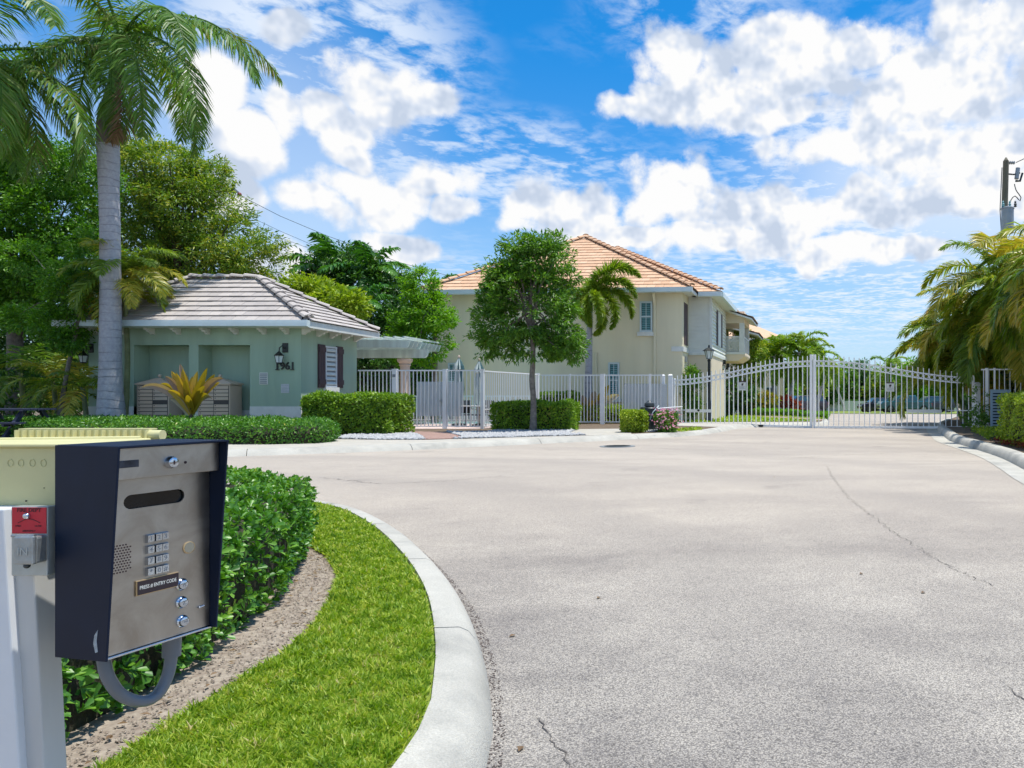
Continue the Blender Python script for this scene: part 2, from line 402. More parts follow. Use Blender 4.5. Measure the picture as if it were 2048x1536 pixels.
M_soil = mat('soil', (0.16,0.115,0.075), 0.95, var=0.5, vscale=12, bump=1.0, bscale=60, detail=8)
M_sand = mat('sandy_mulch', (0.39,0.335,0.265), 0.95, vscale=30, bump=0.3, bscale=150, detail=12, col2=(0.20,0.155,0.12))
M_lawn = mat('lawn_ground', (0.20,0.27,0.04), 0.95, var=0.45, vscale=9, bump=1.0, bscale=50, detail=9)
M_stone = mat('white_stone', (0.50,0.50,0.49), 0.8, vscale=14, col2=(0.24,0.25,0.27))
M_water = mat('pool_water', (0.04,0.42,0.40), 0.05, var=0.2, spec=0.8, bump=0.2, bscale=6)
M_bark = mat('bark', (0.19,0.165,0.14), 0.9, var=0.45, vscale=10, bump=0.8, bscale=25)
M_barkD = mat('bark_dark', (0.10,0.085,0.06), 0.9, var=0.4, vscale=8, bump=0.8, bscale=25)
M_stem = mat('palm_stem', (0.20,0.23,0.10), 0.6, var=0.3, vscale=5)
M_pole = mat('weathered_wood', (0.17,0.155,0.11), 0.85, var=0.35, vscale=6, streak=True, bump=0.5)
M_steelg = mat('grey_metal', (0.30,0.33,0.35), 0.45, metal=0.4, var=0.15)
M_navy = mat('navy_powder_coat', (0.003,0.010,0.030), 0.55, var=0.15, vscale=12, spec=0.25)
M_yel = mat('cream_plastic', (0.62,0.585,0.30), 0.45, var=0.05, vscale=9)
M_cast = mat('cast_aluminium', (0.36,0.39,0.40), 0.4, metal=0.7, var=0.2, vscale=30, bump=0.2, bscale=120)
M_zinc = mat('galvanised_plate', (0.42,0.46,0.46), 0.42, metal=0.6, var=0.15, vscale=20)
M_red = mat('red_label', (0.55,0.012,0.03), 0.45, var=0.1)
M_ink = mat('black_print', (0.03,0.01,0.015), 0.6)
M_brass = mat('brass_edge', (0.55,0.40,0.22), 0.35, metal=0.6)
M_lbl = mat('dark_label', (0.025,0.015,0.02), 0.5)
M_chrome = mat('chrome', (0.55,0.60,0.68), 0.14, metal=1.0, var=0.1, vscale=60)
M_pvc = mat('grey_conduit', (0.145,0.165,0.19), 0.35, var=0.08, vscale=10)
M_post = mat('post_paint', (0.60,0.61,0.60), 0.5, vscale=5, col2=(0.48,0.48,0.46), streak=True)
M_can = mat('dark_plastic', (0.035,0.045,0.05), 0.45, var=0.15)
# brushed stainless
M_steel, t, b = base_mat('stainless_steel')
tcn = nd(t, 'ShaderNodeTexCoord'); mp = nd(t, 'ShaderNodeMapping'); t.links.new(tcn.outputs['Object'], mp.inputs[0]); mp.inputs['Scale'].default_value = (6, 6, 400)
sn = noi(t, mp.outputs[0], 3, 4, 0.6).outputs[0]; big = noi(t, tcn.outputs['Object'], 9, 6, 0.65, 0.8).outputs[0]
t.links.new(mixc(t, mrange(t, big, 0.35, 0.7), (0.34,0.315,0.285,1), (0.50,0.47,0.43,1)), b.inputs['Base Color'])
b.inputs['Metallic'].default_value = 1.0
t.links.new(mrange(t, mth(t, 'ADD', mth(t, 'MULTIPLY', sn, 0.3), big), 0.3, 0.9, 0.24, 0.44), b.inputs['Roughness'])
bn = nd(t, 'ShaderNodeBump'); bn.inputs['Strength'].default_value = 0.08; bn.inputs['Distance'].default_value = 0.002
t.links.new(sn, bn.inputs['Height']); t.links.new(bn.outputs[0], b.inputs['Normal'])
# road
M_road, t, b = base_mat('asphalt'); ge = nd(t, 'ShaderNodeNewGeometry'); pos = ge.outputs['Position']
v1 = nd(t, 'ShaderNodeTexVoronoi'); t.links.new(pos, v1.inputs['Vector']); v1.inputs['Scale'].default_value = 170
fine = noi(t, pos, 260, 2, 0.6).outputs[0]
mpx = nd(t, 'ShaderNodeMapping'); t.links.new(pos, mpx.inputs[0]); mpx.inputs['Scale'].default_value = (0.35, 1.0, 1); mpx.inputs['Rotation'].default_value = (0, 0, R(12))
big = noi(t, mpx.outputs[0], 0.42, 6, 0.62, 0.7).outputs[0]; mid = noi(t, pos, 1.3, 7, 0.66).outputs[0]
sep = nd(t, 'ShaderNodeSeparateXYZ'); t.links.new(pos, sep.inputs[0])
agg = nd(t, 'ShaderNodeSeparateColor'); t.links.new(v1.outputs['Color'], agg.inputs[0])
dirt = mth(t, 'ADD', mth(t, 'MULTIPLY', big, 0.65), mth(t, 'MULTIPLY', mid, 0.35))
near = mrange(t, sep.outputs[1], 2.0, 9.0, 1.0, 0.0, True)
colA = mixc(t, mrange(t, dirt, 0.34, 0.66), (0.375,0.332,0.288,1), (0.505,0.444,0.372,1))
worn = mixc(t, mrange(t, dirt, 0.40, 0.58), (0.20,0.188,0.18,1), (0.43,0.402,0.358,1))
colA = mixc(t, mth(t, 'MULTIPLY', near, 0.85), colA, worn)
# tyre polish: wide arcs swept by turning cars
r1_ = vmt(t, 'LENGTH', vmt(t, 'MULTIPLY', vmt(t, 'SUBTRACT', pos, (-9.0, 2.0, 0)), (1, 1, 0)))
arc = mth(t, 'SINE', mth(t, 'ADD', mth(t, 'MULTIPLY', r1_, 1.9), mth(t, 'MULTIPLY', big, 5.0)))
colA = mixc(t, mth(t, 'MULTIPLY', mrange(t, arc, 0.35, 1.0), mrange(t, mid, 0.4, 0.65, 0.08, 0.32)), colA, (0.235,0.215,0.20,1))
stain = mrange(t, noi(t, pos, 0.8, 4, 0.55, 0.4).outputs[0], 0.63, 0.72)
colA = mixc(t, mth(t, 'MULTIPLY', stain, 0.28), colA, (0.16,0.145,0.14,1))
gap = mrange(t, v1.outputs['Distance'], 0.35, 0.8, 1.0, 0.45)
stone = mixc(t, agg.outputs[0], (0.66,0.66,0.68,1), (1.38,1.36,1.30,1))
tex_ = mixc(t, 1.0, stone, gap, 'MULTIPLY')
tex_ = mixc(t, mrange(t, sep.outputs[1], 3.0, 14.0, 0.0, 0.7), tex_, (0.95,0.95,0.95,1))
colC = mixc(t, 1.0, colA, tex_, 'MULTIPLY')
colC = mixc(t, 1.0, colC, mrange(t, fine, 0.2, 0.8, 0.8, 1.2), 'MULTIPLY')
t.links.new(colC, b.inputs['Base Color']); b.inputs['Roughness'].default_value = 0.92; b.inputs['Specular IOR Level'].default_value = 0.25
bn = nd(t, 'ShaderNodeBump'); bn.inputs['Strength'].default_value = 0.5; bn.inputs['Distance'].default_value = 0.003
t.links.new(mth(t, 'SUBTRACT', 1.0, v1.outputs['Distance']), bn.inputs['Height']); t.links.new(bn.outputs[0], b.inputs['Normal'])
def tilemat(name, a, bb, c):
    m, t, b = base_mat(name); oi = nd(t, 'ShaderNodeObjectInfo'); ge = nd(t, 'ShaderNodeNewGeometry')
    n = noi(t, ge.outputs['Position'], 3, 6, 0.65).outputs[0]
    f = mth(t, 'ADD', mth(t, 'MULTIPLY', oi.outputs['Random'], 0.4), mth(t, 'ADD', mth(t, 'MULTIPLY', ge.outputs['Random Per Island'], 0.2), mth(t, 'MULTIPLY', n, 0.5)))
    r = nd(t, 'ShaderNodeValToRGB'); t.links.new(f, r.inputs[0]); e = r.color_ramp.elements
    e[0].position = 0.15; e[0].color = (*a, 1); e[1].position = 0.85; e[1].color = (*c, 1); k = e.new(0.5); k.color = (*bb, 1)
    t.links.new(r.outputs[0], b.inputs['Base Color']); b.inputs['Roughness'].default_value = 0.85
    return m
M_tileG = tilemat('grey_concrete_tile', (0.33,0.30,0.285), (0.43,0.39,0.362), (0.52,0.47,0.43))
M_tileT = tilemat('terracotta_tile', (0.49,0.28,0.16), (0.61,0.375,0.23), (0.69,0.46,0.30))
M_under = mat('roof_underlay', (0.05,0.035,0.04), 0.9)
# foliage
LM_hedge = leafmat('hedge_leaf', (0.034,0.115,0.014), (0.075,0.218,0.025), (0.196,0.391,0.040), 0.25, 0.36, obj=0, spec=0.4, pos=(0.05,0.5,0.88), extra=(0.955,(0.42,0.40,0.06)), ns=2.5)
LM_ficus = leafmat('ficus_leaf', (0.036,0.120,0.010), (0.084,0.228,0.014), (0.204,0.408,0.024), 0.3, 0.42, obj=0)
LM_yel = leafmat('golden_leaf', (0.10,0.18,0.012), (0.25,0.36,0.02), (0.48,0.55,0.05), 0.3, 0.45, obj=0)
LM_box = leafmat('box_hedge_leaf', (0.057,0.127,0.011), (0.161,0.299,0.021), (0.322,0.483,0.034), 0.3, 0.45, obj=0, pos=(0.1,0.5,0.86), extra=(0.95,(0.40,0.26,0.08)), ns=2.5)
LM_tree = leafmat('tree_leaf', (0.041,0.108,0.016), (0.101,0.230,0.024), (0.230,0.405,0.041), 0.3, 0.42, obj=0)
LM_lime = leafmat('lime_leaf', (0.055,0.154,0.009), (0.132,0.308,0.013), (0.275,0.484,0.022), 0.4, 0.45, obj=0)
LM_mango = leafmat('mango_leaf', (0.065,0.143,0.016), (0.169,0.286,0.026), (0.585,0.520,0.065), 0.3, 0.42, pos=(0,0.55,1), obj=0)
LM_dark = leafmat('dark_leaf', (0.017,0.063,0.014), (0.042,0.126,0.022), (0.112,0.238,0.035), 0.25, 0.4, obj=0)
LM_palm = leafmat('royal_frond', (0.056,0.120,0.026), (0.120,0.248,0.032), (0.272,0.416,0.064), 0.35, 0.42, obj=0.3, extra=(0.93,(0.26,0.20,0.10)), spec=0.3)
LM_fox = leafmat('foxtail_frond', (0.072,0.144,0.012), (0.204,0.312,0.024), (0.480,0.480,0.036), 0.35, 0.42, obj=0.4)
LM_areca = leafmat('areca_frond', (0.069,0.138,0.016), (0.196,0.299,0.029), (0.517,0.414,0.057), 0.35, 0.4, pos=(0.05,0.42,0.85), obj=0.55, extra=(0.97,(0.40,0.16,0.03)))
LM_fish = leafmat('fishtail_frond', (0.030,0.120,0.021), (0.075,0.225,0.030), (0.195,0.390,0.045), 0.3, 0.35, obj=0.3)
LM_adon = leafmat('adonidia_frond', (0.06,0.13,0.01), (0.18,0.31,0.02), (0.44,0.46,0.04), 0.35, 0.42, obj=0.35)
LM_dead = leafmat('dry_frond', (0.12,0.07,0.04), (0.22,0.14,0.08), (0.32,0.23,0.14), 0.3, 0.6, obj=0.2)
LM_grass = leafmat('grass_blade', (0.09,0.19,0.012), (0.27,0.41,0.028), (0.50,0.54,0.08), 0.35, 0.5, pos=(0.1,0.48,0.80), obj=0, extra=(0.92,(0.60,0.48,0.26)), ns=7)
LM_cord = leafmat('cordyline_leaf', (0.22,0.17,0.015), (0.42,0.29,0.025), (0.58,0.36,0.05), 0.35, 0.4, obj=0.8)
LM_cordP = leafmat('cordyline_leaf_pale', (0.25,0.15,0.11), (0.38,0.26,0.20), (0.5,0.42,0.36), 0.3, 0.45, obj=0.8)
LM_crot = leafmat('croton_leaf', (0.04,0.10,0.01), (0.30,0.32,0.02), (0.5,0.16,0.02), 0.3, 0.4, obj=0)
LM_redl = leafmat('red_leaf', (0.05,0.02,0.01), (0.22,0.03,0.015), (0.35,0.08,0.03), 0.3, 0.4, obj=0)
LM_pink = leafmat('pink_petal', (0.5,0.12,0.25), (0.65,0.25,0.4), (0.75,0.45,0.55), 0.3, 0.5, obj=0)
# ------------------------------------------------------------------ ground
def offset(P, wd, side):
    out = []
    for i, p in enumerate(P):
        d = (P[min(i+1, len(P)-1)]-P[max(i-1, 0)]).normalized()
        out.append(Vector((p.x-d.y*wd*side, p.y+d.x*wd*side, 0)))
    return out
big_ = [(-900,-60),(900,-60),(900,2500),(-900,2500)]
sheet('ground', big_, -0.06, M_soil)
sheet('road', [(-70,-25),(60,-25),(60,200),(-70,200)], 0.0, M_road)
def kerb(label, pts, side, prof, seg=3.0):
    P = catmull(pts, 0.2)
    root = thing('kerb', label, 'kerb', kind='structure'); del root['category']
    acc = 0; cur = [0]; segs = []
    for i in range(1, len(P)):
        acc += (P[i]-P[i-1]).length
        if acc >= seg or i == len(P)-1:
            segs.append((cur[0], i)); cur = [i]; acc = 0
    for (a, b) in segs:
        mb = MB(); k = len(prof); vs = []
        q = P[a:b+1]
        for j, p in enumerate(q):
            i = a+j; d = (P[min(i+1, len(P)-1)]-P[max(i-1, 0)]).normalized()
            e = 0.006 if j == 0 else (-0.006 if j == len(q)-1 else 0)
            for (o, z) in prof:
                vs.append((p.x-d.y*o*side+d.x*e, p.y+d.x*o*side+d.y*e, z+gz(p.y)))
        m = len(q)
        fs = [(i*k+j, i*k+(j+1)%k, (i+1)*k+(j+1)%k, (i+1)*k+j) for i in range(m-1) for j in range(k)]
        fs += [tuple(range(k)), tuple(range((m-1)*k, m*k))]
        mb.add(vs, fs); mb.build('kerb_section', M_conc, root, smooth=True)
    return P, offset(P, max(o for o, z in prof), side)
prof = [(0,-0.1),(0,0.0),(0.03,0.07),(0.06,0.112),(0.10,0.135),(0.205,0.145),(0.205,-0.1)]
near_pts = [(-0.45,-3),(-0.62,0.3),(-0.76,1.6),(-0.85,2.42),(-1.0,2.9),(-1.25,3.5),(-1.62,4.25),(-2.17,5.17),(-2.97,6.33),(-3.85,7.35),(-4.8,7.95),(-6.5,8.4),(-9.5,8.5),(-16,8.2)]
nP, nI = kerb('pale concrete kerb curving round the near lawn', near_pts, 1, prof, 1.55)
left_pts = [(-24,8.2),(-15.5,12.0),(-12.5,13.6),(-9.1,15.5),(-7.65,16.5),(-6.4,17.7),(-5.1,18.95),(-4.1,19.85),(-2.97,21.1),(-1.97,22.2),(-1.35,23.5),(-0.85,25.5),(-0.45,27.4),(0.3,28.8),(1.6,29.4),(2.7,29.9),(3.2,31),(3.6,34),(4.4,45),(5.4,61)]
lprof = [(0,-0.1),(0,0.0),(0.05,0.05),(0.11,0.095),(0.18,0.12),(0.32,0.130),(0.32,-0.1)]
lP, lI = kerb('concrete kerb in front of the pool fence and green hut', left_pts, 1, lprof)
right_pts = [(3.0,-8),(3.15,0),(3.5,5.5),(4.05,10),(4.45,12.2),(4.84,14.5),(5.05,16.8),(5.3,19.8),(5.9,23),(6.6,26.5),(7.5,30),(9.0,34.5),(11.2,41),(14,50),(17,60)]
rprof = [(0,-0.1),(0,0.0),(0.03,0.09),(0.07,0.15),(0.12,0.17),(0.26,0.165),(0.26,-0.1)]
rP, rI = kerb('weathered concrete kerb along the right side of the road', right_pts, -1, rprof, 2.0)
gut = offset(rP, -0.36, -1)
sheet('road_gutter', [(p.x,p.y) for p in gut[::2]]+[(p.x,p.y) for p in rP[::2]][::-1], 0.006, M_conc)
sheet('verge', [(p.x,p.y) for p in nI[::2]]+[(-16,-3)], 0.12, M_sand)
sheet('verge', [(p.x,p.y) for p in lI[::2]]+[(5.2,75),(-60,75),(-60,8)], 0.12, M_soil)
sheet('verge', [(p.x,p.y) for p in rI[::2]][::-1]+[(40,-8),(40,60)], 0.13, M_soil)
def gp(L_, z=0.12): return [G(x, y, z) for x, y in L_]
# sidewalk, gravel, pavers, deck
li = [(p.x,p.y) for p in lI]
def near_i(pt): return min(range(len(li)), key=lambda i: (li[i][0]-pt[0])**2+(li[i][1]-pt[1])**2)
ia, ib_ = near_i((-13.5,13.5)), near_i((-4.0,20.3))
walk = li[ia:ib_:2] + gp([(1180,871),(1060,874),(1000,876),(905,878.5),(860,880),(760,880),(660,877.5),(600,880)]) + [(-16,16.0)]
sheet('sidewalk', walk, 0.126, M_walk)
sheet('pool_deck', [(-14.5,24.45),(-8.9,24.45),(-8.0,28.2),(-8.0,34.5),(-22,34.5),(-22,27),(-14.5,27)], 0.128, mat('deck_paver', (0.60,0.47,0.42), 0.85, var=0.12, vscale=4))
# paver path: individual bricks set on a bed
pav = gp([(800,863.5),(893,865.5),(932,876),(900,878.7),(850,880),(835,871)])
pr = thing('brick_path', 'red brick paver path leading to the pool gate', 'path', kind='structure'); del pr['category']
o = sheet('paver_bed', pav, 0.132, M_paver, kind=None, parent=pr)
pbm = MB().box(-0.095,0.095,-0.045,0.045,0,0.012).mesh('paver'); pbm.materials.append(M_paver)
cnt = 0; stf = MB()
for j in range(60):
    for i in range(60):
        x = -12.0+i*0.205+(j % 2)*0.1; y = 17.0+j*0.105*1.3
        if inpoly(np.array([x]), np.array([y]), pav)[0]:
            if cnt < 290:
                q = link('paver', pbm, None, pr, Matrix.Translation((x, y, 0.132))@Matrix.Rotation(rnd.uniform(-.02,.02),4,'Z')@Matrix.Diagonal((1,1.3,1,1)))
            cnt += 1
apron = li[near_i((-4.2,20.2)):near_i((-3.0,21.4)):2] + gp([(1262,864.5),(1238,858),(1138,859),(1132,868)])
sheet('concrete_apron', apron, 0.131, M_walk)
ap2 = gp([(1366,849),(1620,851),(1660,856)], 0.12)
i0, i1 = near_i((-0.9,26)), near_i((3.0,30.6))
sheet('concrete_apron', li[i0:i1:2]+[(2.6,31.2),(0.8,30.9),(-1.5,30.7),(-3.0,30.4),(-3.1,27.5)], 0.128, M_walk)
# pool
sheet('pool_coping', [(-15.2,28.2),(-8.6,28.2),(-8.6,31.0),(-15.2,31.0)], 0.150, M_trim, thick=0.1)
sheet('pool_water', [(-14.9,28.5),(-8.9,28.5),(-8.9,30.7),(-14.9,30.7)], 0.155, M_water)
# lawns beyond the gate
lawnA = [(-3.2,31.0),(-1.5,31.1),(0.8,31.3),(2.5,31.8),(3.1,33.0),(0.5,38.5),(-1.2,43),(-3.2,43)]
lawnB = [(-0.9,46),(0.6,41.5),(2.4,37.2),(3.5,34.6),(4.3,46),(5.1,60),(-1,60)]
sheet('lawn', lawnA, 0.132, M_lawn); sheet('lawn', lawnB, 0.132, M_lawn)
sheet('brick_walk', [(-3.2,43.1),(-1.2,43.1),(0.5,38.6),(3.1,33.1),(3.4,34.4),(2.3,37.1),(0.5,41.4),(-1.0,46),(-3.2,46)], 0.130, M_paver)
sheet('lawn', [(6.5,70),(40,60),(60,160),(-6,160),(-2,100),(3.5,98),(7.0,98),(9.0,90)], 0.04, M_lawn)
def chips(name, poly, n, size, m, z, label, cat='gravel', squash=0.6):
    P = sample_poly(poly, n); P = np.c_[P, z+rng.random(n)*size*0.5+np.array([gz(y) for y in P[:,1]])]
    T = np.array([(1,0,0),(-1,0,0),(0,1,0),(0,-1,0),(0,0,1),(0,0,-1)], float)
    Fc = np.array([(0,2,4),(2,1,4),(1,3,4),(3,0,4),(2,0,5),(1,2,5),(3,1,5),(0,3,5)])
    s = size*(0.5+rng.random((n,1,1)))*np.stack([0.7+0.6*rng.random(n), 0.7+0.6*rng.random(n), squash*(0.7+0.6*rng.random(n))], 1)[:,None,:]
    a = rng.random(n)*6.28; c, s_ = np.cos(a), np.sin(a)
    V = T[None]*s + rng.normal(size=(n,6,3))*size*0.1
    x = V[:,:,0]*c[:,None]-V[:,:,1]*s_[:,None]; y = V[:,:,0]*s_[:,None]+V[:,:,1]*c[:,None]
    V = np.stack([x, y, V[:,:,2]], 2)+P[:,None,:]
    Fa = (np.arange(n)*6)[:,None,None]+Fc[None]
    me = fastmesh(name, V.reshape(-1,3), Fa.reshape(-1,3)); o = link(name, me, m)
    return tag(o, label, cat, kind='stuff')
chips('gravel', gp([(640,878),(700,872),(760,867),(800,863.5),(835,871),(850,880),(760,880)]), 5200, 0.05, M_stone, 0.13, 'white landscape stones at the foot of the big green box hedge')
chips('gravel', gp([(893,865.5),(975,866),(1000,861),(1150,860),(1135,868),(1172,871),(1060,874),(1000,876),(910,878.5),(932,876)]), 9500, 0.05, M_stone, 0.13, 'white landscape stones round the small tree before the pool fence')
chips('gravel', gp([(1240,860),(1330,858),(1345,862.5),(1300,864.5),(1262,865)]), 1600, 0.05, M_stone, 0.13, 'white landscape stones round the dark container by the gate')
# near lawn
soil_edge = gp([(120,1640),(200,1536),(330,1450),(440,1385),(560,1310),(620,1260),(660,1200),(677,1150),(655,1110),(625,1092),(600,1060)], 0.14)
lawn_edge = [(p.x, p.y) for p in nI if 1.2 < p.y and p.x > -5.2]
lawn_near = soil_edge + [(-4.2,6.3)] + lawn_edge[::-1]
sheet('lawn', lawn_near, 0.126, M_lawn)
def grass(poly, n, ln, z, label, wid=0.0032, edge=None):
    P = sample_poly(poly, n*2)
    if edge:
        E = np.array(edge); dm = np.min(np.hypot(P[:,None,0][:, :]-E[None,:,0], P[:,None,1]-E[None,:,1]), axis=1); P = P[dm > 0.022+0.03*rng.random(len(P))**2]
    d = np.hypot(P[:,0], P[:,1]); keep = rng.random(len(P)) < np.clip(3.0/d, 0.15, 1)**1.3
    P = P[keep][:n]; m = len(P); d = np.hypot(P[:,0], P[:,1])[:,None]; sc_ = np.clip(d/3.2, 0.9, 2.6)
    A = np.c_[rng.normal(size=(m,2))*0.55, np.ones(m)*0.9]; A = norm(A)
    clump = np.sin(P[:,0]*31+P[:,1]*17)*np.cos(P[:,1]*29-P[:,0]*13)*0.3+1
    Ln = (ln*(0.45+0.9*rng.random(m))*clump)[:,None]; Wd = wid*(0.7+0.6*rng.random((m,1)))*sc_
    S = norm(np.c_[rng.normal(size=(m,2)), np.zeros(m)])
    B = np.c_[P, np.full(m, z)+np.array([gz(y) for y in P[:,1]])]
    bend = norm(A+np.c_[rng.normal(size=(m,2))*0.5, -0.35*np.ones(m)])
    mid = B+A*Ln*0.55; tip = mid+bend*Ln*0.5
    V = np.stack([B-S*Wd*0.8, B+S*Wd*0.8, mid+S*Wd, mid-S*Wd, tip], 1).reshape(-1,3)
    Fa = (np.arange(m)*5)[:,None,None]+np.array([(0,1,2),(0,2,3),(3,2,4)])[None]
    o = link('grass', fastmesh('grass', V, Fa.reshape(-1,3)), LM_grass)
    return tag(o, label, 'grass', kind='stuff')
grass(lawn_near, 150000, 0.038, 0.125, 'bright green mown grass between the near hedge and the curved kerb', edge=[(p.x,p.y) for p in offset(catmull(near_pts,0.04), 0.205, 1) if 1.3 < p.y and p.x > -4.5][:400])
grass(lawnA, 14000, 0.09, 0.13, 'sunlit lawn behind the left gate leaf', 0.012)
grass(lawnB, 14000, 0.09, 0.13, 'lawn strips beyond the brick walk', 0.012)
grass(gp([(1335,862),(1372,858),(1400,856),(1405,860),(1365,864)]), 3500, 0.07, 0.13, 'tuft of grass at the kerb beside the gate post', 0.010)
soilpoly = soil_edge + gp([(560,1100),(560,1210),(450,1290),(300,1400),(130,1490),(60,1600)], 0.14)
chips('mulch', soilpoly, 3500, 0.004, mat('mulch_chip', (0.55,0.46,0.37), 0.9, vscale=60, col2=(0.13,0.095,0.07)), 0.124, 'small bark and shell bits on the bare strip under the near hedge', 'mulch', 0.35)
gp2 = [(p.x,p.y) for p in nP if 1.5 < p.y < 6.5]
chips('grit', gp2+[(p.x,p.y) for p in offset(nP, -0.045, 1) if 1.5 < p.y < 6.5][::-1], 1600, 0.0035, mat('grit', (0.30,0.25,0.22), 0.9, vscale=90, col2=(0.06,0.04,0.035)), 0.001, 'dark grit and bits lying along the foot of the near kerb', 'grit', 0.5)
gp3 = [p for p in lI if -12 < p.x < -4]
lp_ = sample_poly(soilpoly, 110); V, Fa = leaves(np.c_[lp_, np.full(len(lp_), 0.133)], np.c_[rng.normal(size=(len(lp_),2)), np.full(len(lp_),0.15)], np.tile([0,0,1.0],(len(lp_),1))+rdir(len(lp_))*0.3, 0.02+0.018*rng.random(len(lp_)), 0.014)
tag(link('leaf_litter', fastmesh('leaf_litter', V, Fa), LM_dead), 'dry fallen leaves strewn on the bare strip below the near hedge', 'leaf litter', kind='stuff')
# fallen leaves on the road
lfm = MB().add([(0,0,0),(0.02,0.012,0.006),(0.045,0,0.002),(0.02,-0.012,0.008)], [(0,1,2),(0,2,3)]).mesh('fallen_leaf'); lfm.materials.append(LM_dead)
for (px, py) in [(1045,1494),(1190,974),(1032,1271),(1850,1185),(1200,1195),(1550,955),(1725,1147)]:
    x, y = G(px, py); o = link('fallen_leaf', lfm, None, None, Matrix.Translation((x,y,0.004))@Matrix.Rotation(rnd.random()*6,4,'Z'))
    near_t = {1045:'reddish dry leaf on the road near the bottom crack',1190:'small dry leaf on the road below the manhole',1032:'dry leaf beside the kerb foot at the lawn bend',1850:'thin dry leaf on the right half of the road',1200:'dry leaf flake in the middle of the near road',1550:'tiny leaf on the road well in front of the gate',1725:'flat brown leaf beside the faint long road crack'}
    tag(o, near_t[px], 'leaf', 'dry leaves scattered on the road')
def crack(pxs, wd, j):
    pts = [Vector((*G(*p), 0.0035)) for p in pxs]; P = []
    for i in range(len(pts)-1):
        n = max(2, int((pts[i+1]-pts[i]).length/0.025))
        for k in range(n): P.append(pts[i].lerp(pts[i+1], k/n)+Vector((rnd.uniform(-j,j), rnd.uniform(-j,j), 0)))
    P.append(pts[-1]); vs = []; m = len(P)
    for i, p in enumerate(P):
        d = (P[min(i+1,m-1)]-P[max(i-1,0)]).normalized(); w_ = wd*(0.35+rnd.random())*(1 if 0 < i < m-1 else 0.1)
        s_ = Vector((-d.y, d.x, 0))*w_; vs += [p-s_, p+s_]
    o = MB().add(vs, [(2*i,2*i+1,2*i+3,2*i+2) for i in range(m-1)]).build('road_crack', M_crack); o['kind'] = 'structure'
M_crack = mat('crack_dirt', (0.07,0.06,0.055), 0.95)
crack([(1068,1436),(1092,1456),(1104,1490),(1130,1516),(1140,1560)], 0.0022, 0.014)
crack([(2010,1368),(2030,1385),(2070,1412)], 0.0022, 0.014)
crack([(1655,932),(1662,950),(1700,998),(1780,1060),(1870,1118),(1985,1175)], 0.0022, 0.03)
crack([(640,955),(760,968),(900,962),(1010,952)], 0.004, 0.05)
crack([(1800,905),(1600,915),(1400,910)], 0.004, 0.06)
# grit and clippings along the near kerb foot
# manhole
mx, my = G(1235, 893)
mh = thing('manhole_cover', 'round iron manhole cover in the road before the pool fence', 'manhole', (mx,my,0))
MB().lathe([(0.42,0.003),(0.42,0.010),(0.33,0.012)], n=28).build('rim', M_steelg, mh)
mb = MB().lathe([(0.32,0.008),(0.32,0.014)], n=28)
for i in range(-4,5):
    wdt = math.sqrt(0.30**2-(i*0.065)**2); mb.box(-wdt, wdt, i*0.065-0.012, i*0.065+0.012, 0.014, 0.019)
mb.build('lid', M_can, mh)

# ------------------------------------------------------------------ text helper
def text_mesh(s, size, extrude=0.0005, bold=0.0, align='CENTER'):
    c = bpy.data.curves.new('t', 'FONT'); c.body = s; c.size = size; c.extrude = extrude; c.offset = bold
    c.align_x = align; c.align_y = 'CENTER'; c.resolution_u = 3
    o = bpy.data.objects.new('t', c); COL.objects.link(o)
    bpy.context.view_layer.update()
    me = bpy.data.meshes.new_from_object(o.evaluated_get(bpy.context.evaluated_depsgraph_get()))
    bpy.data.objects.remove(o); bpy.data.curves.remove(c); me.materials.clear()
    return me
def text(s, size, M, m, parent, name='lettering', extrude=0.0005, bold=0.0, sx=1.0):
    me = text_mesh(s, size, extrude, bold); me.transform(M @ Matrix.Rotation(R(90),4,'X') @ Matrix.Diagonal((sx,1,1,1)))
    return link(name, me, m, parent)     # text plane faces -Y
# ------------------------------------------------------------------ kiosk
KX, KY = -1.1367, 1.35
KR = math.atan2(0.97, 0.25)
def K(px, py, y=0.045):
    k = (px-CX)/F; x = (1.1367+0.97*y+k*(1.35+0.25*y))/(0.25-0.97*k)
    D = 1.35+0.97*x+0.25*y; return x, H-(py-CY)/F*D
KW = 0.2155; ZT, ZB = 1.109, 0.718
ks = thing('entry_keypad', 'navy hooded entry call box with steel keypad face, left foreground', 'call box', (KX,KY,0), KR)
FY = 0.046   # face plane
# hood: side plates with slanted front edge, top plate
for x0, nm in ((0.0, 'side_plate'), (KW-0.004, 'side_plate')):
    MB().prism([(0.0,ZT),(0.030,ZB),(0.156,ZB-0.002),(0.156,ZT)], x0, x0+0.004, 'x').build(nm, M_navy, ks, bevel=0.0012)
MB().box(0.004, KW-0.004, 0.001, 0.156, ZT-0.004, ZT+0.0005).build('hood_top', M_navy, ks, bevel=0.001)
MB().box(0.004, KW-0.004, 0.152, 0.156, ZB, ZT-0.004).build('back_plate', M_navy, ks)
# scuff on the left plate
MB().prism([(0.049,0.735),(0.055,0.733),(0.060,0.750),(0.057,0.765),(0.049,0.775),(0.052,0.755)], -0.0006, -0.0001, 'x').build('paint_scuff', mat('bare_scuff', (0.32,0.38,0.42), 0.5, var=0.4, vscale=80), ks)
_, zh = K(232, 962, 0.02)
